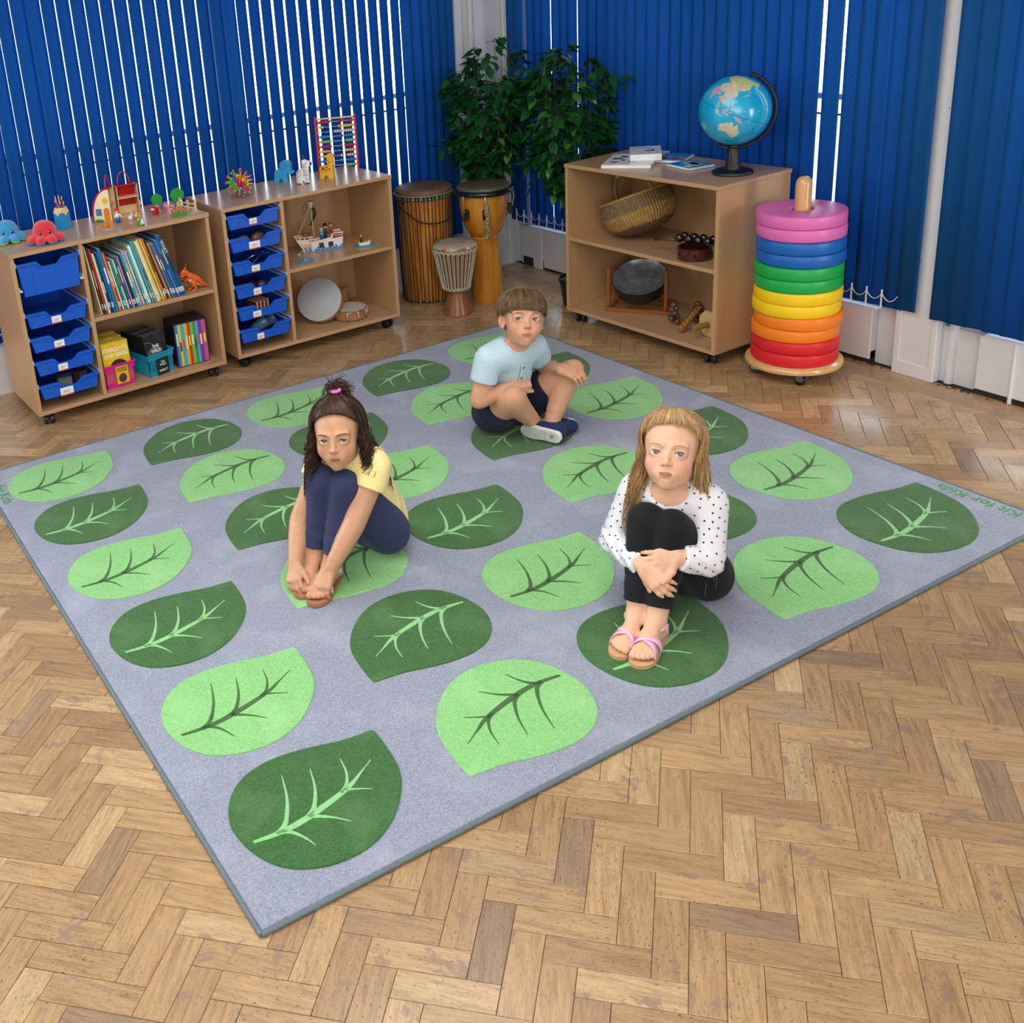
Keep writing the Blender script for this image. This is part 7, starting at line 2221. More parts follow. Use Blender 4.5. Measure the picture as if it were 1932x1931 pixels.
def sandal(parent_name_label, root_m, heel, toe, ankle, inner, sole_c, strap_c, style, roll=0.0):
    """open sandal: moulded sole, crossed toe straps, ankle strap with buckle"""
    h, f, r, u, ln = foot_frame(heel, toe, roll)
    k = ln / 0.165
    mx = M([[f[i], r[i] * inner, u[i], h[i]] for i in range(3)] + [[0, 0, 0, 1]])
    s_ = thing('sandal', parent_name_label, 'sandal', mx=mx)
    out = crom([(-0.008, 0.0), (0.0, 0.019), (0.03, 0.0245), (0.07, 0.0235), (0.105, 0.031), (0.135, 0.0335), (0.158, 0.026), (0.168, 0.010), (0.166, -0.006), (0.152, -0.022), (0.125, -0.031), (0.09, -0.029), (0.05, -0.0235), (0.015, -0.0215), (-0.004, -0.013)], 4, True)
    poly = [(p[0] * k, p[1] * k) for p in out]
    if inner < 0:
        poly = poly[::-1]
    MB().prism(poly, -0.0095, 0.0008).build('sole', sole_c, s_)
    def strap(pts, w, nm='strap'):
        MB().tube(crom(pts, 5), w, 8, flat=0.14).build(nm, strap_c, s_, True)
    def over(x0, x1, b0, b1, hgt, w, nm='strap'):
        """band over the foot from one edge of the sole to the other"""
        pts = []
        for q in range(9):
            t = q / 8
            a = pi * t
            pts.append(((x0 + (x1 - x0) * t) * k, (b0 + (b1 - b0) * (0.5 - 0.5 * cos(a))) * k, (0.001 + hgt * sin(a) ** 0.75) * k))
        b = MB()
        c = [V(p) for p in crom(pts, 3)]
        n_ = len(c)
        for i, p in enumerate(c):
            d_ = (c[min(i + 1, n_ - 1)] - c[max(i - 1, 0)]).normalized()
            ac = V((x1 - x0, 0, 0))
            wd_ = V((1, 0, 0)) - d_ * d_.x
            wd_ = wd_.normalized()
            nn = d_.cross(wd_)
            for sw, sn in ((-1, 0), (1, 0), (1, 0.0016), (-1, 0.0016)):
                b.v.append(p + wd_ * (sw * w * k / 2) + nn * (sn if nn.z * 1 > 0 or abs(nn.z) < 1e-6 else -sn))
        for i in range(n_ - 1):
            for q in range(4):
                a0, a1 = i * 4 + q, i * 4 + (q + 1) % 4
                b.f.append((a0, a1, a1 + 4, a0 + 4))
        b.f += [(0, 3, 2, 1), tuple((n_ - 1) * 4 + q for q in range(4))]
        b.mi = [0] * len(b.f)
        b.build(nm, strap_c, s_, True)
    if style == 'cross':
        over(0.086, 0.124, 0.032, -0.029, 0.036, 0.019)
        over(0.122, 0.080, 0.033, -0.028, 0.039, 0.019)
    else:
        over(0.096, 0.102, 0.032, -0.029, 0.036, 0.015)
    la = (M(mx).inverted() @ V(ankle))
    pts = []
    for q in range(20):
        a = 2 * pi * q / 20
        pts.append((la.x + 0.004 + 0.0265 * cos(a) * k, la.y + 0.0255 * sin(a) * k, la.z - 0.010 - 0.004 * cos(a)))
    b = MB()
    for p in pts:
        n_ = V((p[0] - la.x - 0.004, p[1] - la.y, 0)).normalized()
        for zz, o_ in ((-0.0050, 0), (0.0050, 0), (0.0050, 0.0016), (-0.0050, 0.0016)):
            b.v.append((p[0] + n_.x * o_, p[1] + n_.y * o_, p[2] + zz))
    for i in range(20):
        for q in range(4):
            a0, a1, j = i * 4 + q, i * 4 + (q + 1) % 4, ((i + 1) % 20) * 4
            b.f.append((a0, a1, j + (q + 1) % 4, j + q))
    b.mi = [0] * len(b.f)
    b.build('ankle_strap', strap_c, s_, True)
    sd = -1
    MB().box(la.x - 0.006, la.y + sd * 0.0285 * k - 0.0022, la.z - 0.017, la.x + 0.008, la.y + sd * 0.0285 * k + 0.0022, la.z - 0.003, 0.001).build('buckle', strap_c, s_)
    MB().tube([(la.x - 0.010, la.y + sd * 0.024 * k, la.z - 0.012), (0.016 * k, sd * 0.0215 * k, 0.0)], 0.0042, 6, flat=0.3).build('side_strap', strap_c, s_, True)
    MB().tube([(la.x - 0.022 * k, la.y, la.z - 0.008), (-0.004 * k, 0, 0.0)], 0.0048, 6, flat=0.3).build('heel_strap', strap_c, s_, True)
    return s_

def strands(name, m_, parent, polys, r0, sides=4):
    """locks of hair: tapered tubes, one mesh"""
    vs, fs = [], []
    for pts in polys:
        pts = [np.array(p, float) for p in pts]
        n_ = len(pts)
        base = len(vs)
        up = None
        rr0 = r0 * rnd.uniform(0.75, 1.25)
        for i, p in enumerate(pts):
            d = pts[min(i + 1, n_ - 1)] - pts[max(i - 1, 0)]
            d = d / (np.linalg.norm(d) + 1e-9)
            if up is None:
                up = np.array((0, 0, 1.0)) if abs(d[2]) < 0.9 else np.array((1.0, 0, 0))
            x = np.cross(d, up)
            x /= np.linalg.norm(x) + 1e-9
            y = np.cross(x, d)
            up = y
            t = i / (n_ - 1)
            rr = rr0 * (0.55 + 0.45 * min(1, t * 6)) * (1 - 0.75 * max(0, t - 0.55) / 0.45)
            for k in range(sides):
                a = 2 * pi * k / sides
                vs.append(p + x * (cos(a) * rr) + y * (sin(a) * rr))
        for i in range(n_ - 1):
            for k in range(sides):
                k2 = (k + 1) % sides
                fs.append((base + i * sides + k, base + i * sides + k2, base + (i + 1) * sides + k2, base + (i + 1) * sides + k))
    me = bpy.data.meshes.new(name)
    me.from_pydata([tuple(v_) for v_ in vs], [], fs)
    me.polygons.foreach_set('use_smooth', [True] * len(fs))
    me.materials.append(m_)
    me.update()
    return link(name, me, parent)

def hair_mat(name, a, b, c):
    t = NT(name)
    isl = t.n('NewGeometry').outputs['Random Per Island']
    pos = t.n('NewGeometry').outputs['Position']
    f = t.math('ADD', t.math('MULTIPLY', isl, 0.6), t.math('MULTIPLY', t.noise(pos, 90, 4), 0.5))
    cc = t.ramp(f, [(0.15, a), (0.5, b), (0.85, c)])
    return t.P(Base_Color=cc, Roughness=0.42, Specular_IOR_Level=0.35, Anisotropic=0.4)
# ---------------------------------------------------------------- hair helpers (head-local to world)
def scalp(c, Rm, hs, infl=0.006):
    r = np.array((0.0735 + infl, 0.087 + infl, 0.072 + infl))
    o = np.array((0, -0.014, 0.028))
    def f(az, el, lift=0.0):
        """az: 0 = front, +90 = figure's right, 180 = back; el: 90 = crown"""
        a, e = R(az), R(el)
        d = np.array((sin(a) * cos(e), cos(a) * cos(e), sin(e)))
        return c + Rm @ ((o + d * (r + lift)) * hs)
    return f
def hang(f, az, el0, el1, length, curl, turns, drift, sag=1.0, n=26, rg=None, lift=0.0, off=None, keep=None):
    """a lock that lies on the scalp from el0 to el1, then hangs down with a curl"""
    pts = [f(az, el0 + (el1 - el0) * k / 7, lift) for k in range(8)]
    p = pts[-1].copy()
    d = unit3(pts[-1] - pts[-2])
    ph = rg.uniform(0, 6.28)
    stp = length / n
    out = list(pts)
    dr = np.array(drift, float)
    s1 = unit3(np.cross(d, (0.3, 0.2, 1)))
    for k in range(n):
        t = (k + 1) / n
        d = unit3(d * (1 - 0.22 * sag) + np.array((0, 0, -1.0)) * 0.24 * sag + dr * 0.055 * (1 - t))
        p = p + d * stp
        amp = curl * min(1, t * 2.0)
        a = ph + turns * 2 * pi * t
        s2 = np.cross(d, s1)
        q = p + (s1 * cos(a) + s2 * sin(a)) * amp
        if keep is not None:
            q = keep(q)
        out.append(q)
    return out
def hairline(f, az, p, n):
    """lowest point of the hair cap at this bearing"""
    for e in range(-30, 89, 2):
        if (f(az, e) - p) @ n < 0:
            return e
    return 60
def eyes_target():
    return np.array((-0.507, -1.430, 1.692))
CAMP = eyes_target()
def head_frame(c, yaw, elev, roll):
    """face turned toward the room's viewpoint, then yawed / raised / rolled (degrees)"""
    v = CAMP - c
    a = atan2(v[1], v[0]) + R(yaw)
    f = np.array((cos(a) * cos(R(elev)), sin(a) * cos(R(elev)), sin(R(elev))))
    Rm = frame3(f, (0, 0, 1))
    r, f, u = Rm.T
    ro = R(roll)
    return np.stack([r * cos(ro) + u * sin(ro), f, u * cos(ro) - r * sin(ro)], 1)
def fabric(name, c, bump=0.25, scale=900, var=0.08, rough=0.85, folds=0.0):
    t = NT(name)
    pos = t.n('NewGeometry').outputs['Position']
    b = L(c)
    n = t.noise(pos, 40, 4)
    cc = t.ramp(n, [(0.3, tuple(x * (1 - var) for x in b[:3]) + (1,)), (0.7, tuple(min(1, x * (1 + var)) for x in b[:3]) + (1,))])
    h = t.math('ADD', t.math('MULTIPLY', t.noise(pos, scale, 2), 0.3), t.math('MULTIPLY', t.noise(pos, 26, 3, 0.5, 0.6), folds))
    return t.P(Base_Color=cc, Roughness=rough, Specular_IOR_Level=0.25, Sheen_Weight=0.06, Normal=t.bump(h, bump, 0.004))
def person(label):
    return thing('person', label, 'person', (0, 0, 0))
A3 = lambda *p: np.array(p, float)

# ================================================================== GIRL IN THE YELLOW TOP
def girl_yellow():
    root = person('girl with long dark curls in a yellow top and navy leggings hugging her knees')
    rg = random.Random(11)
    pel, hL, hR = A3(0.918, 1.052, 0.095), A3(0.928, 0.995, 0.086), A3(0.905, 1.103, 0.086)
    kL, kR = A3(0.779, 0.953, 0.305), A3(0.738, 1.018, 0.305)
    aL, aR = A3(0.704, 0.946, 0.076), A3(0.688, 1.014, 0.076)
    T = A3(0.835, 1.012, 0.345)
    left = unit3((0.36, -0.93, 0))
    sL, sR = T + left * 0.088, T - left * 0.088
    eL, wL = A3(0.770, 0.905, 0.203), A3(0.677, 0.907, 0.085)
    eR, wR = A3(0.690, 1.088, 0.165), A3(0.619, 1.004, 0.079)
    hc = A3(0.790, 0.990, 0.452)
    Rm = head_frame(hc, -12, 4, -3)
    hs = 0.94
    F = Field((0.53, 0.82, -0.005), (1.05, 1.20, 0.57), 0.0021)
    # trunk, hips, legs
    F.limb([pel, A3(0.905, 1.045, 0.17), A3(0.872, 1.028, 0.26), T + A3(0.005, 0, -0.02)], [0.078, 0.066, 0.066, 0.055], 0.02)
    for s_, h_, k_, a_ in ((sL, hL, kL, aL), (sR, hR, kR, aR)):
        F.limb([h_, h_ * 0.5 + k_ * 0.5, k_], [0.064, 0.054, 0.040], 0.015)
        F.limb([k_, k_ * 0.62 + a_ * 0.38 + A3(0.010, 0.008, 0), a_], [0.039, 0.036, 0.0215], 0.012)
    F.limb([sR, T, sL], [0.035, 0.05, 0.035], 0.02)
    F.limb([T + A3(-0.004, 0, 0.01), hc + Rm @ A3(0, -0.03, -0.055)], [0.031, 0.030], 0.018)
    for s_, e_, w_ in ((sL, eL, wL), (sR, eR, wR)):
        F.limb([s_, s_ * 0.5 + e_ * 0.5, e_], [0.036, 0.031, 0.0265], 0.014)
        F.limb([e_, e_ * 0.6 + w_ * 0.4, w_], [0.027, 0.0255, 0.0175], 0.010)
    tips = []
    hand_prims(F, wL, (0.603 - 0.677 + 0.020, 0.884 - 0.907, 0.052 - 0.085 - 0.014), A3(-0.55, -0.30, 0.78), 1, [(28, 34, 20), (30, 36, 20), (30, 36, 20), (28, 34, 22)], (42, 22, 28), 1.0, 0.10, 0, tips)
    hand_prims(F, wR, (-0.036, -0.048, -0.040), A3(-0.70, -0.10, 0.70), -1, [(26, 34, 20), (30, 34, 20), (32, 36, 20), (32, 36, 22)], (40, 20, 28), 1.0, 0.10, 0, tips)
    heelL, toeL = A3(0.738, 0.976, 0.0238), A3(0.604, 0.874, 0.0235)
    heelR, toeR = A3(0.720, 1.046, 0.0238), A3(0.588, 0.934, 0.0235)
    foot_prims(F, heelL, toeL, aL, 1)
    foot_prims(F, heelR, toeR, aR, -1)
    head_prims(F, hc, Rm, hs, lid=1.12)
    P = lambda x, y, z: hc + Rm @ (A3(x, y, z) * hs)
    sk = skin_mat('skin_tan', '#cc9b7c', '#c47e66', [(P(-0.04, 0.07, -0.03), 0.03, 0.35), (P(0.04, 0.07, -0.03), 0.03, 0.35), (P(0, 0.10, -0.026), 0.012, 0.3)])
    F.build('body', sk, root)
    nails(root, tips, mat('nail_pink', '#dfae98', 0.3))
    face_parts(root, hc, Rm, hs, '#4a3326', '#3a261b', '#b4685a', '#1f1410', CAMP, 1.15, 1.12, 1.3)
    # leggings
    G = Field((0.62, 0.84, -0.004), (1.06, 1.20, 0.40), 0.0026)
    G.limb([pel + A3(0.004, 0.003, 0), A3(0.905, 1.045, 0.165)], [0.083, 0.066], 0.02)
    for h_, k_, a_ in ((hL, kL, aL), (hR, kR, aR)):
        G.limb([h_, h_ * 0.5 + k_ * 0.5, k_], [0.069, 0.058, 0.0435], 0.014)
        G.limb([k_, k_ * 0.62 + a_ * 0.38 + A3(0.010, 0.008, 0), a_], [0.0425, 0.0395, 0.027], 0.010)
        G.plane(a_ * 0.86 + k_ * 0.14, a_ - k_, 0.085)
    G.plane((0, 0, 0.012), (0, 0, -1))
    G.ripple(lambda P_: np.sin(P_[:, 2] * 210 + 3 * np.sin(P_[:, 0] * 90)) * np.clip(1 - np.abs(P_[:, 2] - 0.115) / 0.06, 0, 1), 0.0006)
    G.build('leggings', fabric('navy_jersey', '#343a5e', 0.25, 900, 0.06), root)
    # yellow top with frilled cap sleeves
    S = Field((0.68, 0.82, 0.02), (1.10, 1.22, 0.44), 0.0026)
    S.limb([pel + A3(0.022, 0.012, -0.01), A3(0.915, 1.048, 0.17), A3(0.874, 1.03, 0.26), T + A3(0.004, 0, -0.018)], [0.089, 0.077, 0.073, 0.061], 0.02)
    S.limb([sR, T, sL], [0.041, 0.055, 0.041], 0.02)
    for s_, e_, sg in ((sL, eL, 1), (sR, eR, -1)):
        S.limb([s_, s_ * 0.62 + e_ * 0.38 + left * sg * 0.006], [0.042, 0.0435], 0.014)
        S.plane(s_ * 0.62 + e_ * 0.38, e_ - s_, 0.065)
    S.ell(T + A3(-0.026, -0.006, 0.045), (0.040, 0.044, 0.030), None, 0.012, cut=True)
    S.plane((0.938, 1.055, 0.052), (-0.75, -0.25, -0.62))
    S.plane((0, 0, 0.026), (0, 0, -1))
    S.ripple(lambda P_: np.sin(P_[:, 1] * 95 + P_[:, 0] * 60 + 2.5 * np.sin(P_[:, 2] * 26)) * np.clip(1 - (P_[:, 2] - 0.05) / 0.25, 0.15, 1), 0.0028)
    S.build('yellow_top', fabric('yellow_cotton', '#f2de9c', 0.4, 700, 0.05, 0.9, 0.5), root)
    for s_, sg in ((sL, 1), (sR, -1)):
        fr = MB()
        n = 26
        rows = []
        for j in range(2):
            row = []
            for k in range(n):
                a = pi * 1.05 * k / (n - 1) - 0.1
                b_ = A3(-0.93, -0.36, 0) * cos(a) * 0.040 + A3(0, 0, 1) * sin(a) * 0.045
                p = s_ - left * sg * 0.012 + b_ + left * sg * (0.016 if j else 0) + (unit3(b_) * (0.010 + 0.004 * sin(k * 2.3)) if j else 0)
                row.append(p)
            rows.append(row)
        fr.add(rows[0] + rows[1], [(k, k + 1, n + k + 1, n + k) for k in range(n - 1)])
        o = fr.build('sleeve_frill', fabric('yellow_cotton_frill', '#f2de9c', 0.4, 700, 0.05, 0.9, 0.5), root, True)
        o.modifiers.new('thick', 'SOLIDIFY').thickness = 0.0016
    # hair
    hm = hair_mat('dark_brown_curls', '#1a100c', '#33211a', '#5a3a29')
    f = scalp(hc, Rm, hs, 0.006)
    H = Field(tuple(hc - 0.13), tuple(hc + 0.13), 0.0024)
    H.ell(P(0, -0.016, 0.032), A3(0.079, 0.091, 0.076) * hs, Rm, 0.0)
    H.ell(P(0, -0.045, -0.02), A3(0.074, 0.062, 0.075) * hs, Rm, 0.02)
    H.plane(P(0, 0.054, 0.076), Rm @ A3(0, 0.86, -0.62))
    for sg in (-1, 1):
        H.ell(P(sg * 0.078, 0.058, -0.02), A3(0.045, 0.072, 0.062) * hs, Rm, 0.012, cut=True)
    H.build('hair', hm, root)
    tie = P(-0.002, -0.038, 0.122)
    hp, hn = P(0, 0.054, 0.076), Rm @ A3(0, 0.86, -0.62)
    lo = []
    for k in range(620):                            # combed up to the tie
        az = rg.uniform(-100, 100)
        el = hairline(f, az, hp, hn) + rg.uniform(-5, 2) if abs(az) < 72 else rg.uniform(0, 30)
        a = f(az, el, 0.001)
        pts = []
        for q in range(9):
            t = q / 8
            e2 = el + (84 - el) * t
            p = f(az * (1 - 0.25 * t), e2, 0.0025 + 0.006 * t)
            p = p * (1 - max(0, t - 0.7) / 0.3) + tie * (max(0, t - 0.7) / 0.3)
            pts.append(p)
        lo.append(pts)
    strands('combed_hair', hm, root, lo, 0.0012, 3)
    # knot of curls above the tie
    kn = []
    up = Rm[:, 2]
    for k in range(230):
        d = unit3(up * 0.6 + A3(rg.gauss(0, .5), rg.gauss(0, .5), rg.gauss(0, .3)) - Rm[:, 1] * 0.4)
        p = tie.copy()
        pts = [p.copy()]
        ph = rg.uniform(0, 6)
        for q in range(12):
            d = unit3(d + A3(0, 0, -0.22) - Rm[:, 1] * 0.10 + A3(rg.gauss(0, .12), rg.gauss(0, .12), rg.gauss(0, .12)))
            p = p + d * 0.0058
            pts.append(p + A3(cos(ph + q * 1.1), sin(ph + q * 1.1), 0) * 0.004)
        kn.append(pts)
    strands('topknot_curls', hm, root, kn, 0.0012, 3)
    tm = M([[*Rm[i], 0] for i in range(3)] + [[0, 0, 0, 1]])
    tm.translation = V(tie + Rm @ A3(0, 0.012, 0.0))
    MB().tube([(0.0125 * cos(2 * pi * k / 20), 0.0125 * sin(2 * pi * k / 20), 0) for k in range(20)], 0.0052, 8, closed=True).build('hair_tie', mat('pink_hair_tie', '#e678c4', 0.6), root, True, mx=tm)
    # long side and back curls
    cu = []
    body_c = T + A3(0.01, 0.005, 0)
    def keep(q):
        # stay outside chest and shoulders
        v = q - (T + A3(0.012, 0.005, -0.07))
        e = v / A3(0.088, 0.105, 0.125)
        m_ = np.linalg.norm(e)
        return q if m_ > 1 else q + v * (1 / max(m_, 0.3) - 1) * 0.8
    for k in range(1150):
        side = 1 if k % 2 else -1
        az = side * rg.uniform(60, 178)
        front = abs(az) < 108
        el1 = rg.uniform(-36, -8)
        if abs(az) < 100:
            el1 = rg.uniform(-20, 0)
        ln = rg.uniform(0.09, 0.185) if front else rg.uniform(0.10, 0.19)
        out = f(az, -5) - hc
        out[2] = 0
        dr = unit3(out) * rg.uniform(0.4, 1.3) + (Rm[:, 1] * 0.6 if front else 0)
        cu.append(hang(f, az, rg.uniform(20, 62), el1, ln, rg.uniform(0.005, 0.0115), rg.uniform(2.2, 4.2), dr, 0.8, 30, rg, rg.uniform(0.0, 0.008), keep=keep))
    # one long spiral over her left shoulder, a loose mass over the right
    for k in range(60):
        cu.append(hang(f, -112 - rg.uniform(0, 16), 30, -12, 0.225 + rg.uniform(-0.03, 0.02), 0.0085, 5.2, unit3(f(-105, 0) - hc) * 1.6 + A3(0.2, -0.1, 0), 0.75, 40, rg, 0.006, keep=keep))
    for k in range(220):
        cu.append(hang(f, 80 + rg.uniform(-8, 24), 34, -10, 0.205 + rg.uniform(-0.06, 0.02), 0.010, 4.4, unit3(f(88, 0) - hc) * 1.0 + A3(-0.35, -0.15, 0), 0.8, 36, rg, 0.004, keep=keep))
    strands('long_curls', hm, root, cu, 0.00125, 3)
    # sandals
    so, stp = mat('tan_sole', '#a8714d', 0.6), mat('pale_pink_patent', '#e3bcc4', 0.25, coat=0.4)
    sandal('left sandal of the girl in yellow, pale pink with a tan sole', None, heelL, toeL, aL, 1, so, stp, 'bar')
    sandal('right sandal of the girl in yellow, mostly under her hand', None, heelR, toeR, aR, -1, so, stp, 'bar')
    return root

# ================================================================== GIRL IN THE SPOTTED TOP
def girl_spots():
    root = person('fair haired girl in a white spotted top and black leggings with crossed hands')
    rg = random.Random(23)
    pel, hL, hR = A3(1.452, 0.342, 0.095), A3(1.468, 0.288, 0.086), A3(1.424, 0.384, 0.086)
    kL, kR = A3(1.317, 0.268, 0.288), A3(1.289, 0.325, 0.292)
    aL, aR = A3(1.226, 0.228, 0.076), A3(1.208, 0.276, 0.076)
    T = A3(1.384, 0.330, 0.330)
    left = unit3((0.48, -0.88, 0))
    sL, sR = T + left * 0.090, T - left * 0.090
    eL, wL = A3(1.372, 0.200, 0.203), A3(1.291, 0.226, 0.236)
    eR, wR = A3(1.285, 0.436, 0.185), A3(1.228, 0.268, 0.207)
    hc = A3(1.374, 0.328, 0.462)
    Rm = head_frame(hc, -8, 19, 0)
    hs = 0.955
    F = Field((1.06, 0.12, -0.005), (1.58, 0.52, 0.59), 0.0021)
    F.limb([pel, A3(1.437, 0.342, 0.17), A3(1.408, 0.337, 0.25), T + A3(0.003, 0, -0.02)], [0.078, 0.064, 0.064, 0.054], 0.02)
    for h_, k_, a_ in ((hL, kL, aL), (hR, kR, aR)):
        F.limb([h_, h_ * 0.5 + k_ * 0.5, k_], [0.062, 0.053, 0.040], 0.015)
        F.limb([k_, k_ * 0.62 + a_ * 0.38 + A3(0.010, 0.008, 0), a_], [0.039, 0.036, 0.0210], 0.012)
    F.limb([sR, T, sL], [0.034, 0.05, 0.034], 0.02)
    F.limb([T + A3(-0.004, 0, 0.01), hc + Rm @ A3(0, -0.022, -0.055)], [0.030, 0.0285], 0.018)
    for s_, e_, w_ in ((sL, eL, wL), (sR, eR, wR)):
        F.limb([s_, s_ * 0.5 + e_ * 0.5, e_], [0.034, 0.030, 0.026], 0.014)
        F.limb([e_, e_ * 0.6 + w_ * 0.4, w_], [0.0262, 0.0245, 0.0172], 0.010)
    tips = []
    F.ell((1.258, 0.238, 0.204), (0.016, 0.016, 0.014), None, 0.01)
    kn = A3(1.232, 0.250, 0.232)
    hand_prims(F, wL, kn - wL + A3(0, 0.006, -0.004), A3(-0.62, -0.62, 0.45), -1, [(24, 26, 14), (24, 26, 16), (22, 26, 16), (22, 26, 16)], (58, -12, 30), 1.0, 0.20, 0, tips)
    hand_prims(F, wR, A3(0.006, -0.052, -0.030), A3(-0.80, -0.25, 0.50), 1, [(24, 28, 16), (26, 28, 16), (26, 28, 16), (26, 28, 16)], (35, 30, 20), 0.98, 0.14, 0, tips)
    heelL, toeL = A3(1.260, 0.242, 0.0238), A3(1.114, 0.174, 0.0235)
    heelR, toeR = A3(1.242, 0.294, 0.0238), A3(1.097, 0.236, 0.0235)
    foot_prims(F, heelL, toeL, aL, 1)
    foot_prims(F, heelR, toeR, aR, -1)
    head_prims(F, hc, Rm, hs, 1.05)
    P = lambda x, y, z: hc + Rm @ (A3(x, y, z) * hs)
    sk = skin_mat('skin_fair', '#e0b296', '#d88f7c', [(P(-0.042, 0.066, -0.030), 0.032, 0.5), (P(0.042, 0.066, -0.030), 0.032, 0.5), (P(0, 0.10, -0.026), 0.012, 0.35), (P(0, 0.072, -0.085), 0.02, 0.2)])
    F.build('body', sk, root)
    nails(root, tips, mat('nail_light', '#e8bfae', 0.3))
    face_parts(root, hc, Rm, hs, '#6d7f86', '#b08a5e', '#bb6f66', '#6b4a34', CAMP + A3(0.10, 0, -0.2), 0.85)
    G = Field((1.14, 0.16, -0.004), (1.58, 0.50, 0.38), 0.0026)
    G.limb([pel + A3(0.002, 0, 0), A3(1.437, 0.342, 0.165)], [0.083, 0.064], 0.02)
    for h_, k_, a_ in ((hL, kL, aL), (hR, kR, aR)):
        G.limb([h_, h_ * 0.5 + k_ * 0.5, k_], [0.068, 0.058, 0.0450], 0.014)
        G.limb([k_, k_ * 0.62 + a_ * 0.38 + A3(0.010, 0.008, 0), a_], [0.0440, 0.0415, 0.0305], 0.010)
        G.plane(a_ * 0.86 + k_ * 0.14, a_ - k_, 0.085)
    G.plane((0, 0, 0.012), (0, 0, -1))
    G.build('leggings', fabric('black_jersey', '#15171d', 0.25, 900, 0.10), root)
    S = Field((1.14, 0.12, 0.05), (1.60, 0.52, 0.43), 0.0026)
    S.limb([pel + A3(0.012, 0.006, 0.02), A3(1.442, 0.344, 0.17), A3(1.410, 0.337, 0.25), T + A3(0.003, 0, -0.018)], [0.086, 0.073, 0.070, 0.060], 0.02)
    S.limb([sR, T, sL], [0.040, 0.054, 0.040], 0.02)
    for s_, e_, w_ in ((sL, eL, wL), (sR, eR, wR)):
        S.limb([s_, s_ * 0.5 + e_ * 0.5, e_], [0.0405, 0.0365, 0.0335], 0.014)
        S.limb([e_, e_ * 0.5 + w_ * 0.5, w_ * 0.94 + e_ * 0.06], [0.0335, 0.0315, 0.0270], 0.010)
        S.plane(w_ * 0.88 + e_ * 0.12, w_ - e_, 0.055)
    S.ell(T + A3(-0.040, -0.022, 0.040), (0.046, 0.046, 0.040), None, 0.012, cut=True)
    S.plane((0, 0, 0.085), (0.0, 0, -1))
    S.ripple(lambda P_: np.sin(P_[:, 0] * 120 - P_[:, 1] * 95 + P_[:, 2] * 70 + 3 * np.sin(P_[:, 2] * 30)) * np.clip(1 - np.abs(P_[:, 2] - 0.20) / 0.06, 0, 1), 0.0020)
    so_ = S.build('spotted_top', fabric('white_jersey', '#e4e6ee', 0.35, 800, 0.03, 0.9, 0.6), root)
    # printed dots, spread evenly over the cloth
    me = so_.data
    nv = len(me.vertices)
    co = np.empty(nv * 3, np.float32)
    me.vertices.foreach_get('co', co)
    co = co.reshape(-1, 3)
    no = np.empty(nv * 3, np.float32)
    me.vertices.foreach_get('normal', no)
    no = no.reshape(-1, 3)
    order = np.random.default_rng(4).permutation(nv)
    cell = {}
    db = MB()
    gsz = 0.0185
    for i in order[:60000]:
        p = co[i]
        key = tuple((p // gsz).astype(int))
        ok = True
        for dx in (-1, 0, 1):
            for dy in (-1, 0, 1):
                for dz in (-1, 0, 1):
                    for q in cell.get((key[0] + dx, key[1] + dy, key[2] + dz), ()):
                        if ((q - p) ** 2).sum() < gsz * gsz:
                            ok = False
        if not ok:
            continue
        cell.setdefault(key, []).append(p)
        n_ = V(no[i])
        x = n_.orthogonal().normalized()
        y = n_.cross(x)
        c_ = V(p) + n_ * 0.0005
        db.add([c_ + (x * cos(k * pi / 4) + y * sin(k * pi / 4)) * 0.0026 for k in range(8)], [tuple(range(8))])
    db.build('printed_dots', mat('black_print', '#1b1c22', 0.9), root)['kind'] = 'stuff'
    # hair
    hm = hair_mat('dark_blonde_waves', '#7d5a38', '#a98358', '#d0ae80')
    f = scalp(hc, Rm, hs, 0.006)
    H = Field(tuple(hc - 0.13), tuple(hc + 0.13), 0.0024)
    H.ell(P(0, -0.016, 0.032), A3(0.079, 0.091, 0.077) * hs, Rm, 0.0)
    H.ell(P(0, -0.045, -0.02), A3(0.074, 0.062, 0.070) * hs, Rm, 0.02)
    H.plane(P(0, 0.054, 0.077), Rm @ A3(0, 0.86, -0.62))
    for sg in (-1, 1):
        H.ell(P(sg * 0.080, 0.050, -0.02), A3(0.042, 0.072, 0.066) * hs, Rm, 0.012, cut=True)
    H.build('hair', hm, root)
    lo = []
    hp, hn = P(0, 0.054, 0.077), Rm @ A3(0, 0.86, -0.62)
    for k in range(760):
        az = rg.uniform(-105, 105)
        el = hairline(f, az, hp, hn) + rg.uniform(-6, 2) if abs(az) < 74 else rg.uniform(-5, 28)
        pts = []
        for q in range(10):
            t = q / 9
            e2 = el + (100 - el) * t
            pts.append(f(az * (1 - 0.35 * t), e2, 0.0015 + 0.007 * sin(pi * min(1, t * 1.2)) + 0.004 * t + rg.uniform(-0.0006, 0.0006)))
        lo.append(pts)
    for k in range(60):                               # wisps at the hairline
        az = rg.uniform(-60, 60)
        p0 = f(az, 46, 0.001)
        pts = [p0]
        for q in range(5):
            pts.append(f(az + rg.uniform(-4, 4), 46 - 3.2 * (q + 1), 0.0015))
        if k % 3 == 0:
            lo.append(pts)
    strands('combed_hair', hm, root, lo, 0.0011, 3)
    cu = []
    def keep(q):
        v = q - (T + A3(0.008, 0.002, -0.07))
        e = v / A3(0.086, 0.100, 0.120)
        m_ = np.linalg.norm(e)
        return q if m_ > 1 else q + v * (1 / max(m_, 0.3) - 1) * 0.8
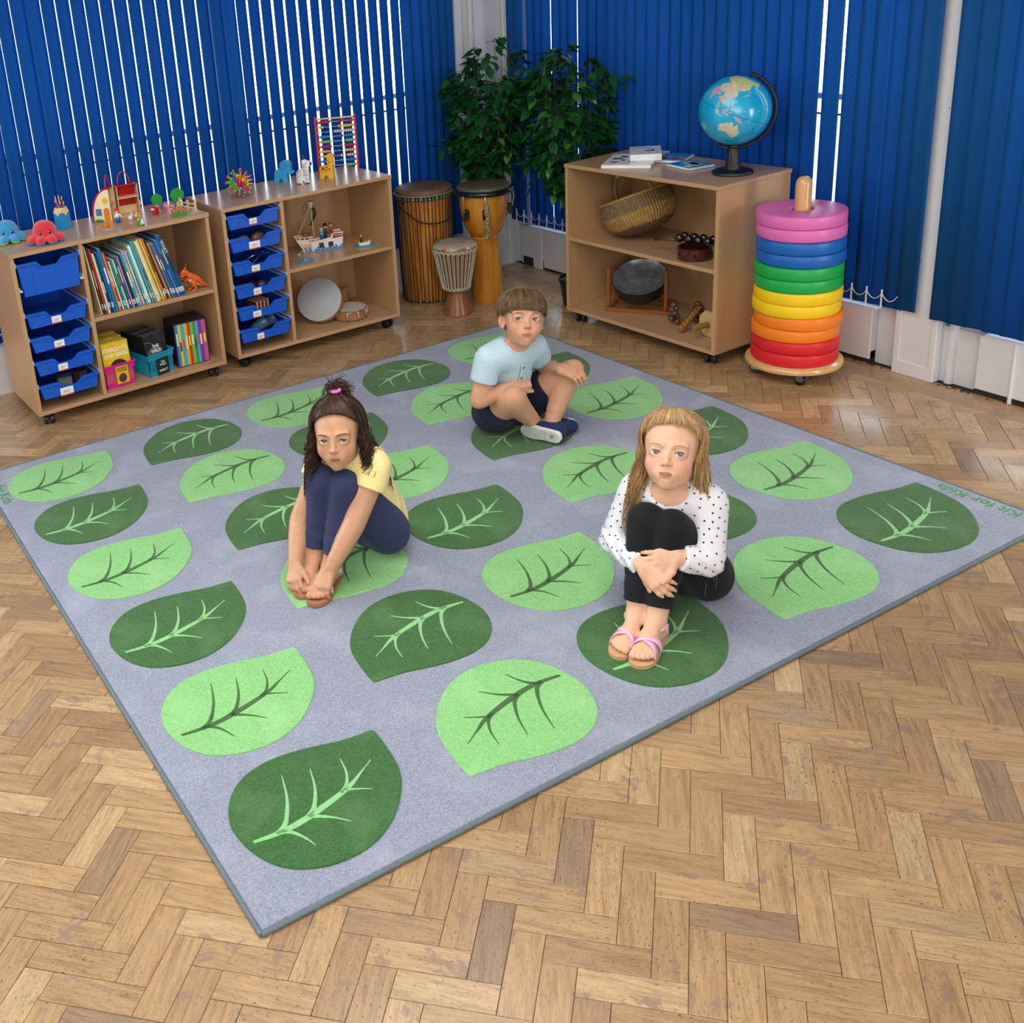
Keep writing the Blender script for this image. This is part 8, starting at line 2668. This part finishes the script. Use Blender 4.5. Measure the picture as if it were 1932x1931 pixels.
    for k in range(1300):
        side = 1 if k % 2 else -1
        az = side * rg.uniform(66, 178)
        front = abs(az) < 112
        el1 = rg.uniform(-34, -6)
        ln = rg.uniform(0.15, 0.26) if side > 0 else rg.uniform(0.20, 0.38)
        out = f(az, -5) - hc
        out[2] = 0
        dr = unit3(out) * rg.uniform(0.3, 1.2) + (Rm[:, 1] * 0.35 if front and side > 0 else 0)
        cu.append(hang(f, az, rg.uniform(22, 70), el1, ln, rg.uniform(0.003, 0.009), rg.uniform(1.0, 2.3), dr, 0.8, 26, rg, rg.uniform(0.0, 0.010), keep=keep))
    for k in range(320):                              # over her right shoulder, in front
        cu.append(hang(f, 84 + rg.uniform(-10, 20), 40, -14, 0.225 + rg.uniform(-0.08, 0.04), 0.009, rg.uniform(1.3, 2.4), unit3(f(80, 0) - hc) * rg.uniform(0.1, 1.2) + Rm[:, 1] * 0.9, 0.7, 28, rg, 0.004, keep=keep))
    strands('long_waves', hm, root, cu, 0.0011, 3)
    so, stp = mat('beige_sole', '#cda27c', 0.6), mat('pink_leather', '#e9b7d6', 0.45)
    sandal('left pink sandal with crossed straps of the girl in the spotted top', None, heelL, toeL, aL, 1, so, stp, 'cross')
    sandal('right pink sandal with crossed straps, at the left of the spotted girl\'s feet', None, heelR, toeR, aR, -1, so, stp, 'cross')
    return root

# ================================================================== BOY
def shoe(label, heel, toe, up, ankle):
    """canvas slip-on: white rubber sole, navy upper; up = from the sole into the foot"""
    h, t_ = A3(*heel), A3(*toe)
    f = unit3(t_ - h)
    u = unit3(A3(*up) - f * (A3(*up) @ f))
    r = np.cross(u, f)
    ln = np.linalg.norm(t_ - h)
    mx = M([[f[i], r[i], u[i], h[i]] for i in range(3)] + [[0, 0, 0, 1]])
    s_ = thing('canvas_shoe', label, 'shoe', mx=mx)
    k = ln / 0.17
    out = crom([(-0.006, 0.0), (0.002, 0.020), (0.03, 0.0265), (0.075, 0.0255), (0.12, 0.0315), (0.152, 0.026), (0.170, 0.010), (0.171, -0.006), (0.158, -0.023), (0.125, -0.0305), (0.08, -0.0265), (0.03, -0.026), (0.002, -0.020)], 4, True)
    poly = [(p[0] * k, -p[1] * k) for p in out][::-1]
    MB().prism(poly, -0.010, 0.006).build('rubber_sole', mat('white_rubber', '#e6e6e2', 0.6, var=0.04), s_)
    inn = [(p[0] * 0.90 + 0.008, p[1] * 0.86) for p in poly]
    MB().prism(inn, -0.0112, -0.0095).build('tread_panel', mat('grey_white_tread', '#d3d4d0', 0.7, var=0.06, bump=0.5, bscale=400), s_)
    MB().box(0.058 * k, -0.024, -0.0122, 0.0595 * k, 0.024, -0.0110).build('tread_line', mat('tread_groove', '#a9aaa6', 0.8), s_)
    # raised characters on the heel of the sole: local x = toward toe
    link('sole_lettering', text_mesh('EL', 0.019, mat('dark_print', '#3a3f3c', 0.8), 0.0003), s_, mx=M.Translation((0.030 * k, 0.0, -0.0115)) @ M(((0, -1, 0, 0), (-1, 0, 0, 0), (0, 0, -1, 0), (0, 0, 0, 1))))
    G = Field((-0.03, -0.05, -0.002), (0.20, 0.05, 0.085), 0.0024)
    G.cone((0.024 * k, 0, 0.022), (0.030 * k, 0, 0.050), 0.0255, 0.0265, 0.01)
    G.limb([(0.02 * k, 0, 0.020), (0.075 * k, 0.0, 0.022), (0.128 * k, 0.0, 0.014), (0.152 * k, 0, 0.010)], [0.0255, 0.0265, 0.0235, 0.017], 0.012)
    G.limb([(0.05 * k, 0, 0.032), (0.09 * k, 0, 0.024)], [0.024, 0.020], 0.012)
    G.limb([(0.12 * k, 0.012, 0.011), (0.12 * k, -0.012, 0.011)], [0.018, 0.018], 0.012)
    G.plane((0, 0, 0.003), (0, 0, -1))
    G.plane((0.03 * k, 0, 0.057), (-0.1, 0, 1))
    G.build('upper', fabric('navy_canvas', '#23305c', 0.5, 1100, 0.10), s_)
    return s_
def boy():
    root = person('boy in a pale blue buttoned t-shirt and navy shorts sitting with crossed ankles')
    rg = random.Random(31)
    pel, hL, hR = A3(1.755, 1.490, 0.095), A3(1.815, 1.472, 0.088), A3(1.698, 1.482, 0.088)
    kL, kR = A3(1.915, 1.300, 0.243), A3(1.660, 1.305, 0.208)
    aL, aR = A3(1.815, 1.300, 0.062), A3(1.797, 1.352, 0.052)
    T = A3(1.710, 1.372, 0.350)
    left = unit3((1, -0.08, 0.03))
    sL, sR = A3(1.803, 1.368, 0.350), A3(1.614, 1.380, 0.347)
    eL, wL = A3(1.898, 1.436, 0.226), A3(1.860, 1.297, 0.268)
    eR, wR = A3(1.568, 1.384, 0.202), A3(1.692, 1.338, 0.240)
    hc = A3(1.722, 1.326, 0.486)
    Rm = head_frame(hc, 13, 14, 7)
    hs = 0.965
    F = Field((1.50, 1.16, -0.005), (2.02, 1.60, 0.61), 0.0021)
    F.limb([pel, A3(1.745, 1.468, 0.17), A3(1.728, 1.42, 0.26), T + A3(0, 0.005, -0.02)], [0.078, 0.067, 0.067, 0.056], 0.02)
    for h_, k_, a_ in ((hL, kL, aL), (hR, kR, aR)):
        F.limb([h_, h_ * 0.5 + k_ * 0.5, k_], [0.062, 0.053, 0.0400], 0.015)
        cf = unit3(np.cross(a_ - k_, left)) * 0.008
        F.limb([k_, k_ * 0.64 + a_ * 0.36 + A3(0, 0.010, -0.004), a_], [0.0385, 0.0375, 0.0225], 0.012)
    F.ell(kR + A3(-0.006, -0.012, 0.014), (0.028, 0.028, 0.026), None, 0.014)
    F.ell(kL + A3(0.008, -0.010, 0.016), (0.027, 0.028, 0.026), None, 0.014)
    F.limb([sR, T, sL], [0.036, 0.052, 0.036], 0.02)
    F.limb([T + A3(0, 0, 0.008), hc + Rm @ A3(0, -0.025, -0.055)], [0.033, 0.0315], 0.018)
    for s_, e_, w_ in ((sL, eL, wL), (sR, eR, wR)):
        F.limb([s_, s_ * 0.5 + e_ * 0.5, e_], [0.036, 0.031, 0.027], 0.014)
        F.limb([e_, e_ * 0.6 + w_ * 0.4, w_], [0.0272, 0.0262, 0.0180], 0.010)
    tips = []
    hand_prims(F, wL, A3(0.030, -0.044, -0.012), A3(-0.10, -0.52, 0.84), -1, [(22, 26, 14), (24, 30, 16), (26, 32, 16), (26, 32, 16)], (34, 26, 18), 1.05, 0.16, 0, tips)
    hand_prims(F, wR, A3(0.050, -0.008, 0.006), A3(-0.10, -0.55, 0.80), 1, [(72, 84, 48), (76, 86, 48), (78, 86, 48), (78, 84, 46)], (30, 42, 36), 1.0, 0.02, 0, tips)
    for a_, h_, t_, u_ in ((aL, A3(1.794, 1.226, 0.050), A3(1.748, 1.372, 0.046), A3(0.62, 0.74, 0.14)), (aR, A3(1.776, 1.366, 0.040), A3(1.926, 1.286, 0.036), A3(-0.45, -0.62, 0.10))):
        f_ = unit3(t_ - h_)
        u2 = unit3(u_ - f_ * (u_ @ f_))
        F.cone(a_, h_ + f_ * 0.03 + u2 * 0.03, 0.022, 0.022, 0.012)
        F.cone(h_ + f_ * 0.03 + u2 * 0.025, h_ + f_ * 0.12 + u2 * 0.016, 0.019, 0.013, 0.01)
    head_prims(F, hc, Rm, hs, 1.0, 1.12)
    P = lambda x, y, z: hc + Rm @ (A3(x, y, z) * hs)
    sk = skin_mat('skin_warm', '#d6a083', '#c9826c', [(P(-0.042, 0.066, -0.030), 0.03, 0.4), (P(0.042, 0.066, -0.030), 0.03, 0.4), (P(0, 0.10, -0.026), 0.012, 0.35), (kR + A3(-0.01, -0.03, 0.02), 0.04, 0.35), (kL + A3(0, -0.03, 0.03), 0.04, 0.3)])
    F.build('body', sk, root)
    nails(root, tips[:5], mat('nail_light', '#e8bfae', 0.3))
    face_parts(root, hc, Rm, hs, '#5e6248', '#5f4530', '#ba7468', '#4a3426', CAMP, 1.0)
    # shorts
    G = Field((1.60, 1.30, -0.004), (1.95, 1.60, 0.26), 0.0026)
    G.limb([pel, A3(1.745, 1.468, 0.160)], [0.086, 0.070], 0.02)
    for h_, k_ in ((hL, kL), (hR, kR)):
        G.limb([h_, h_ * 0.38 + k_ * 0.62], [0.073, 0.064], 0.018)
        G.plane(h_ * 0.42 + k_ * 0.58, k_ - h_, 0.085)
    G.plane((0, 0, 0.012), (0, 0, -1))
    G.ripple(lambda P_: np.sin(P_[:, 0] * 50 + P_[:, 1] * 70 + 2 * np.sin(P_[:, 2] * 40)), 0.0014)
    G.build('shorts', fabric('navy_cotton', '#1d2138', 0.4, 800, 0.10, 0.9, 0.4), root)
    # t-shirt
    S = Field((1.50, 1.22, 0.03), (1.92, 1.60, 0.42), 0.0024)
    S.limb([pel + A3(0, 0.012, 0.0), A3(1.745, 1.472, 0.17), A3(1.728, 1.42, 0.26), T + A3(0, 0.005, -0.018)], [0.090, 0.079, 0.076, 0.063], 0.02)
    S.limb([sR, T, sL], [0.043, 0.058, 0.043], 0.02)
    for s_, e_ in ((sL, eL), (sR, eR)):
        S.limb([s_, s_ * 0.42 + e_ * 0.58], [0.0435, 0.0425], 0.016)
        S.plane(s_ * 0.46 + e_ * 0.54, e_ - s_, 0.07)
    S.ell(T + A3(0.000, -0.034, 0.050), (0.042, 0.050, 0.034), None, 0.008, cut=True)
    S.plane((0, 0, 0.072), (0, 0.05, -1))
    S.ripple(lambda P_: np.sin(P_[:, 0] * 70 + P_[:, 2] * 120 + 3 * np.sin(P_[:, 1] * 30)) * np.clip(1 - np.abs(P_[:, 2] - 0.17) / 0.09, 0, 1), 0.0026)
    so_ = S.build('t_shirt', fabric('pale_blue_jersey', '#bcd6e4', 0.4, 700, 0.05, 0.9, 0.6), root)
    bpy.context.view_layer.update()
    dg = bpy.context.evaluated_depsgraph_get()
    pl = []
    M_BTN, M_BTC = mat('navy_button', '#1d2740', 0.3), mat('button_centre', '#e8ecee', 0.4)
    for k in range(13):                              # placket down the chest
        o_ = V((1.708 + 0.004 * k / 12, 1.05, 0.352 - 0.125 * k / 12))
        hit, lc, nn, _ = so_.ray_cast(o_, V((0, 1, -0.12)).normalized())
        if hit:
            pl.append((lc, nn))
    if len(pl) > 4:
        b = MB()
        for lc, nn in pl:
            for x in (-0.0085, 0.0085):
                b.v.append(lc + V((x, 0, 0)) + nn * 0.0010)
        b.f = [(2 * i, 2 * i + 1, 2 * i + 3, 2 * i + 2) for i in range(len(pl) - 1)]
        b.mi = [0] * len(b.f)
        b.build('placket', fabric('pale_blue_placket', '#c6deea', 0.3, 700, 0.04), root, True).modifiers.new('thick', 'SOLIDIFY').thickness = 0.0012
        b = MB()
        b.tube([lc + V((-0.0088, 0, 0)) + nn * 0.0006 for lc, nn in pl], 0.0005, 5)
        b.build('placket_seam', mat('grey_blue_seam', '#7f97a8', 0.9), root)
        for i in (1, 5, 9):
            if i < len(pl):
                lc, nn = pl[i]
                mx = M.Translation(lc + nn * 0.0016 + V((0.001, 0, 0))) @ nn.to_track_quat('Z', 'Y').to_matrix().to_4x4()
                bt = MB().lathe([(0.0047, 0), (0.005, 0.001), (0.0042, 0.0016)], 16).build('button', M_BTN, root, True, mx=mx)
                MB().lathe([(0.0017, 0.0016), (0.0014, 0.0021)], 10).build('button_centre', M_BTC, bt, True)
    # collar band
    cb = MB()
    pts = []
    for k in range(40):
        a = 2 * pi * k / 40
        d = V((0.043 * cos(a), 0.050 * sin(a), 0))
        o_ = V(T + A3(0, -0.034, 0.050)) + d * 0.98
        hit, lc, nn, _ = so_.ray_cast(o_ + V((0, 0, 0.10)), V((0, 0, -1)))
        if hit and lc.z > 0.30:
            pts.append(lc + V((0, 0, 0.001)))
    if len(pts) > 10:
        cb.tube(crom(pts, 2), 0.0032, 6, flat=0.7)
        cb.build('collar_band', fabric('pale_blue_placket', '#c6deea', 0.3, 700, 0.04), root, True)
    # hair: short, combed forward into a fringe
    hm = hair_mat('mid_brown_hair', '#3a291b', '#5c4430', '#86694a')
    f = scalp(hc, Rm, hs, 0.0085)
    H = Field(tuple(hc - 0.13), tuple(hc + 0.13), 0.0024)
    H.ell(P(0, -0.016, 0.034), A3(0.0815, 0.093, 0.079) * hs, Rm, 0.0)
    H.ell(P(0, -0.045, -0.005), A3(0.073, 0.060, 0.060) * hs, Rm, 0.02)
    H.plane(P(0, 0.080, 0.034), Rm @ A3(0, 0.80, -0.60))
    for sg in (-1, 1):
        H.ell(P(sg * 0.082, 0.052, -0.024), A3(0.045, 0.064, 0.050) * hs, Rm, 0.010, cut=True)
        H.ell(P(sg * 0.085, -0.004, -0.030), A3(0.030, 0.034, 0.040) * hs, Rm, 0.008, cut=True)
    H.build('hair', hm, root)
    lo = []
    for k in range(2300):
        az0 = rg.uniform(-180, 180)
        q = rg.random()
        el0 = 88 - 62 * sqrt(q)
        # flow: from the crown forward over the brow, at the sides downward
        wv = rg.uniform(-6, 6)
        if abs(az0) < 62:
            end = 3 + 5 * sin(R(az0 * 2.2 + 40)) + rg.uniform(-6, 7)
        elif abs(az0) < 105:
            end = -10 + rg.uniform(-8, 4)
        else:
            end = -34 + rg.uniform(-8, 6)
        n_ = 11
        pts = []
        ln_ = min(el0 - end, 66)
        if el0 - ln_ > end + 2:
            el0 = end + ln_ + 0.35 * (el0 - end - ln_)
        if ln_ < 8:
            continue
        for i in range(n_):
            t = i / (n_ - 1)
            el = el0 - ln_ * t
            lift = 0.0015 + 0.0045 * sin(pi * t * 0.9) + rg.uniform(-0.0003, 0.0003)
            if t > 0.8 and abs(az0) < 70:
                lift += 0.0012
            pts.append(f(az0 + wv * t - 9 * t * (1 if abs(az0) < 80 else 0), el, lift))
        lo.append(pts)
    for k in range(10):                               # stray tuft on the crown
        a = rg.uniform(-30, 30)
        p = f(-40 + a, 74, 0.004)
        u_ = Rm[:, 2]
        pts = [p + u_ * 0.012 * sin(t * 2.4) + (-Rm[:, 0]) * 0.020 * t + Rm[:, 1] * 0.004 * t for t in [q / 7 for q in range(8)]]
        if k < 5:
            lo.append(pts)
    strands('hair_strands', hm, root, lo, 0.0012, 3)
    shoe('navy canvas shoe with its white sole turned to the room', (1.794, 1.226, 0.050), (1.748, 1.372, 0.046), (0.62, 0.74, 0.14), aL)
    shoe('navy canvas shoe pointing right behind the crossed ankle', (1.776, 1.366, 0.040), (1.926, 1.286, 0.036), (-0.45, -0.62, 0.10), aR)
    return root

for kid in (girl_yellow(), girl_spots(), boy()):
    kid['group'] = 'children sitting on the leaf rug'
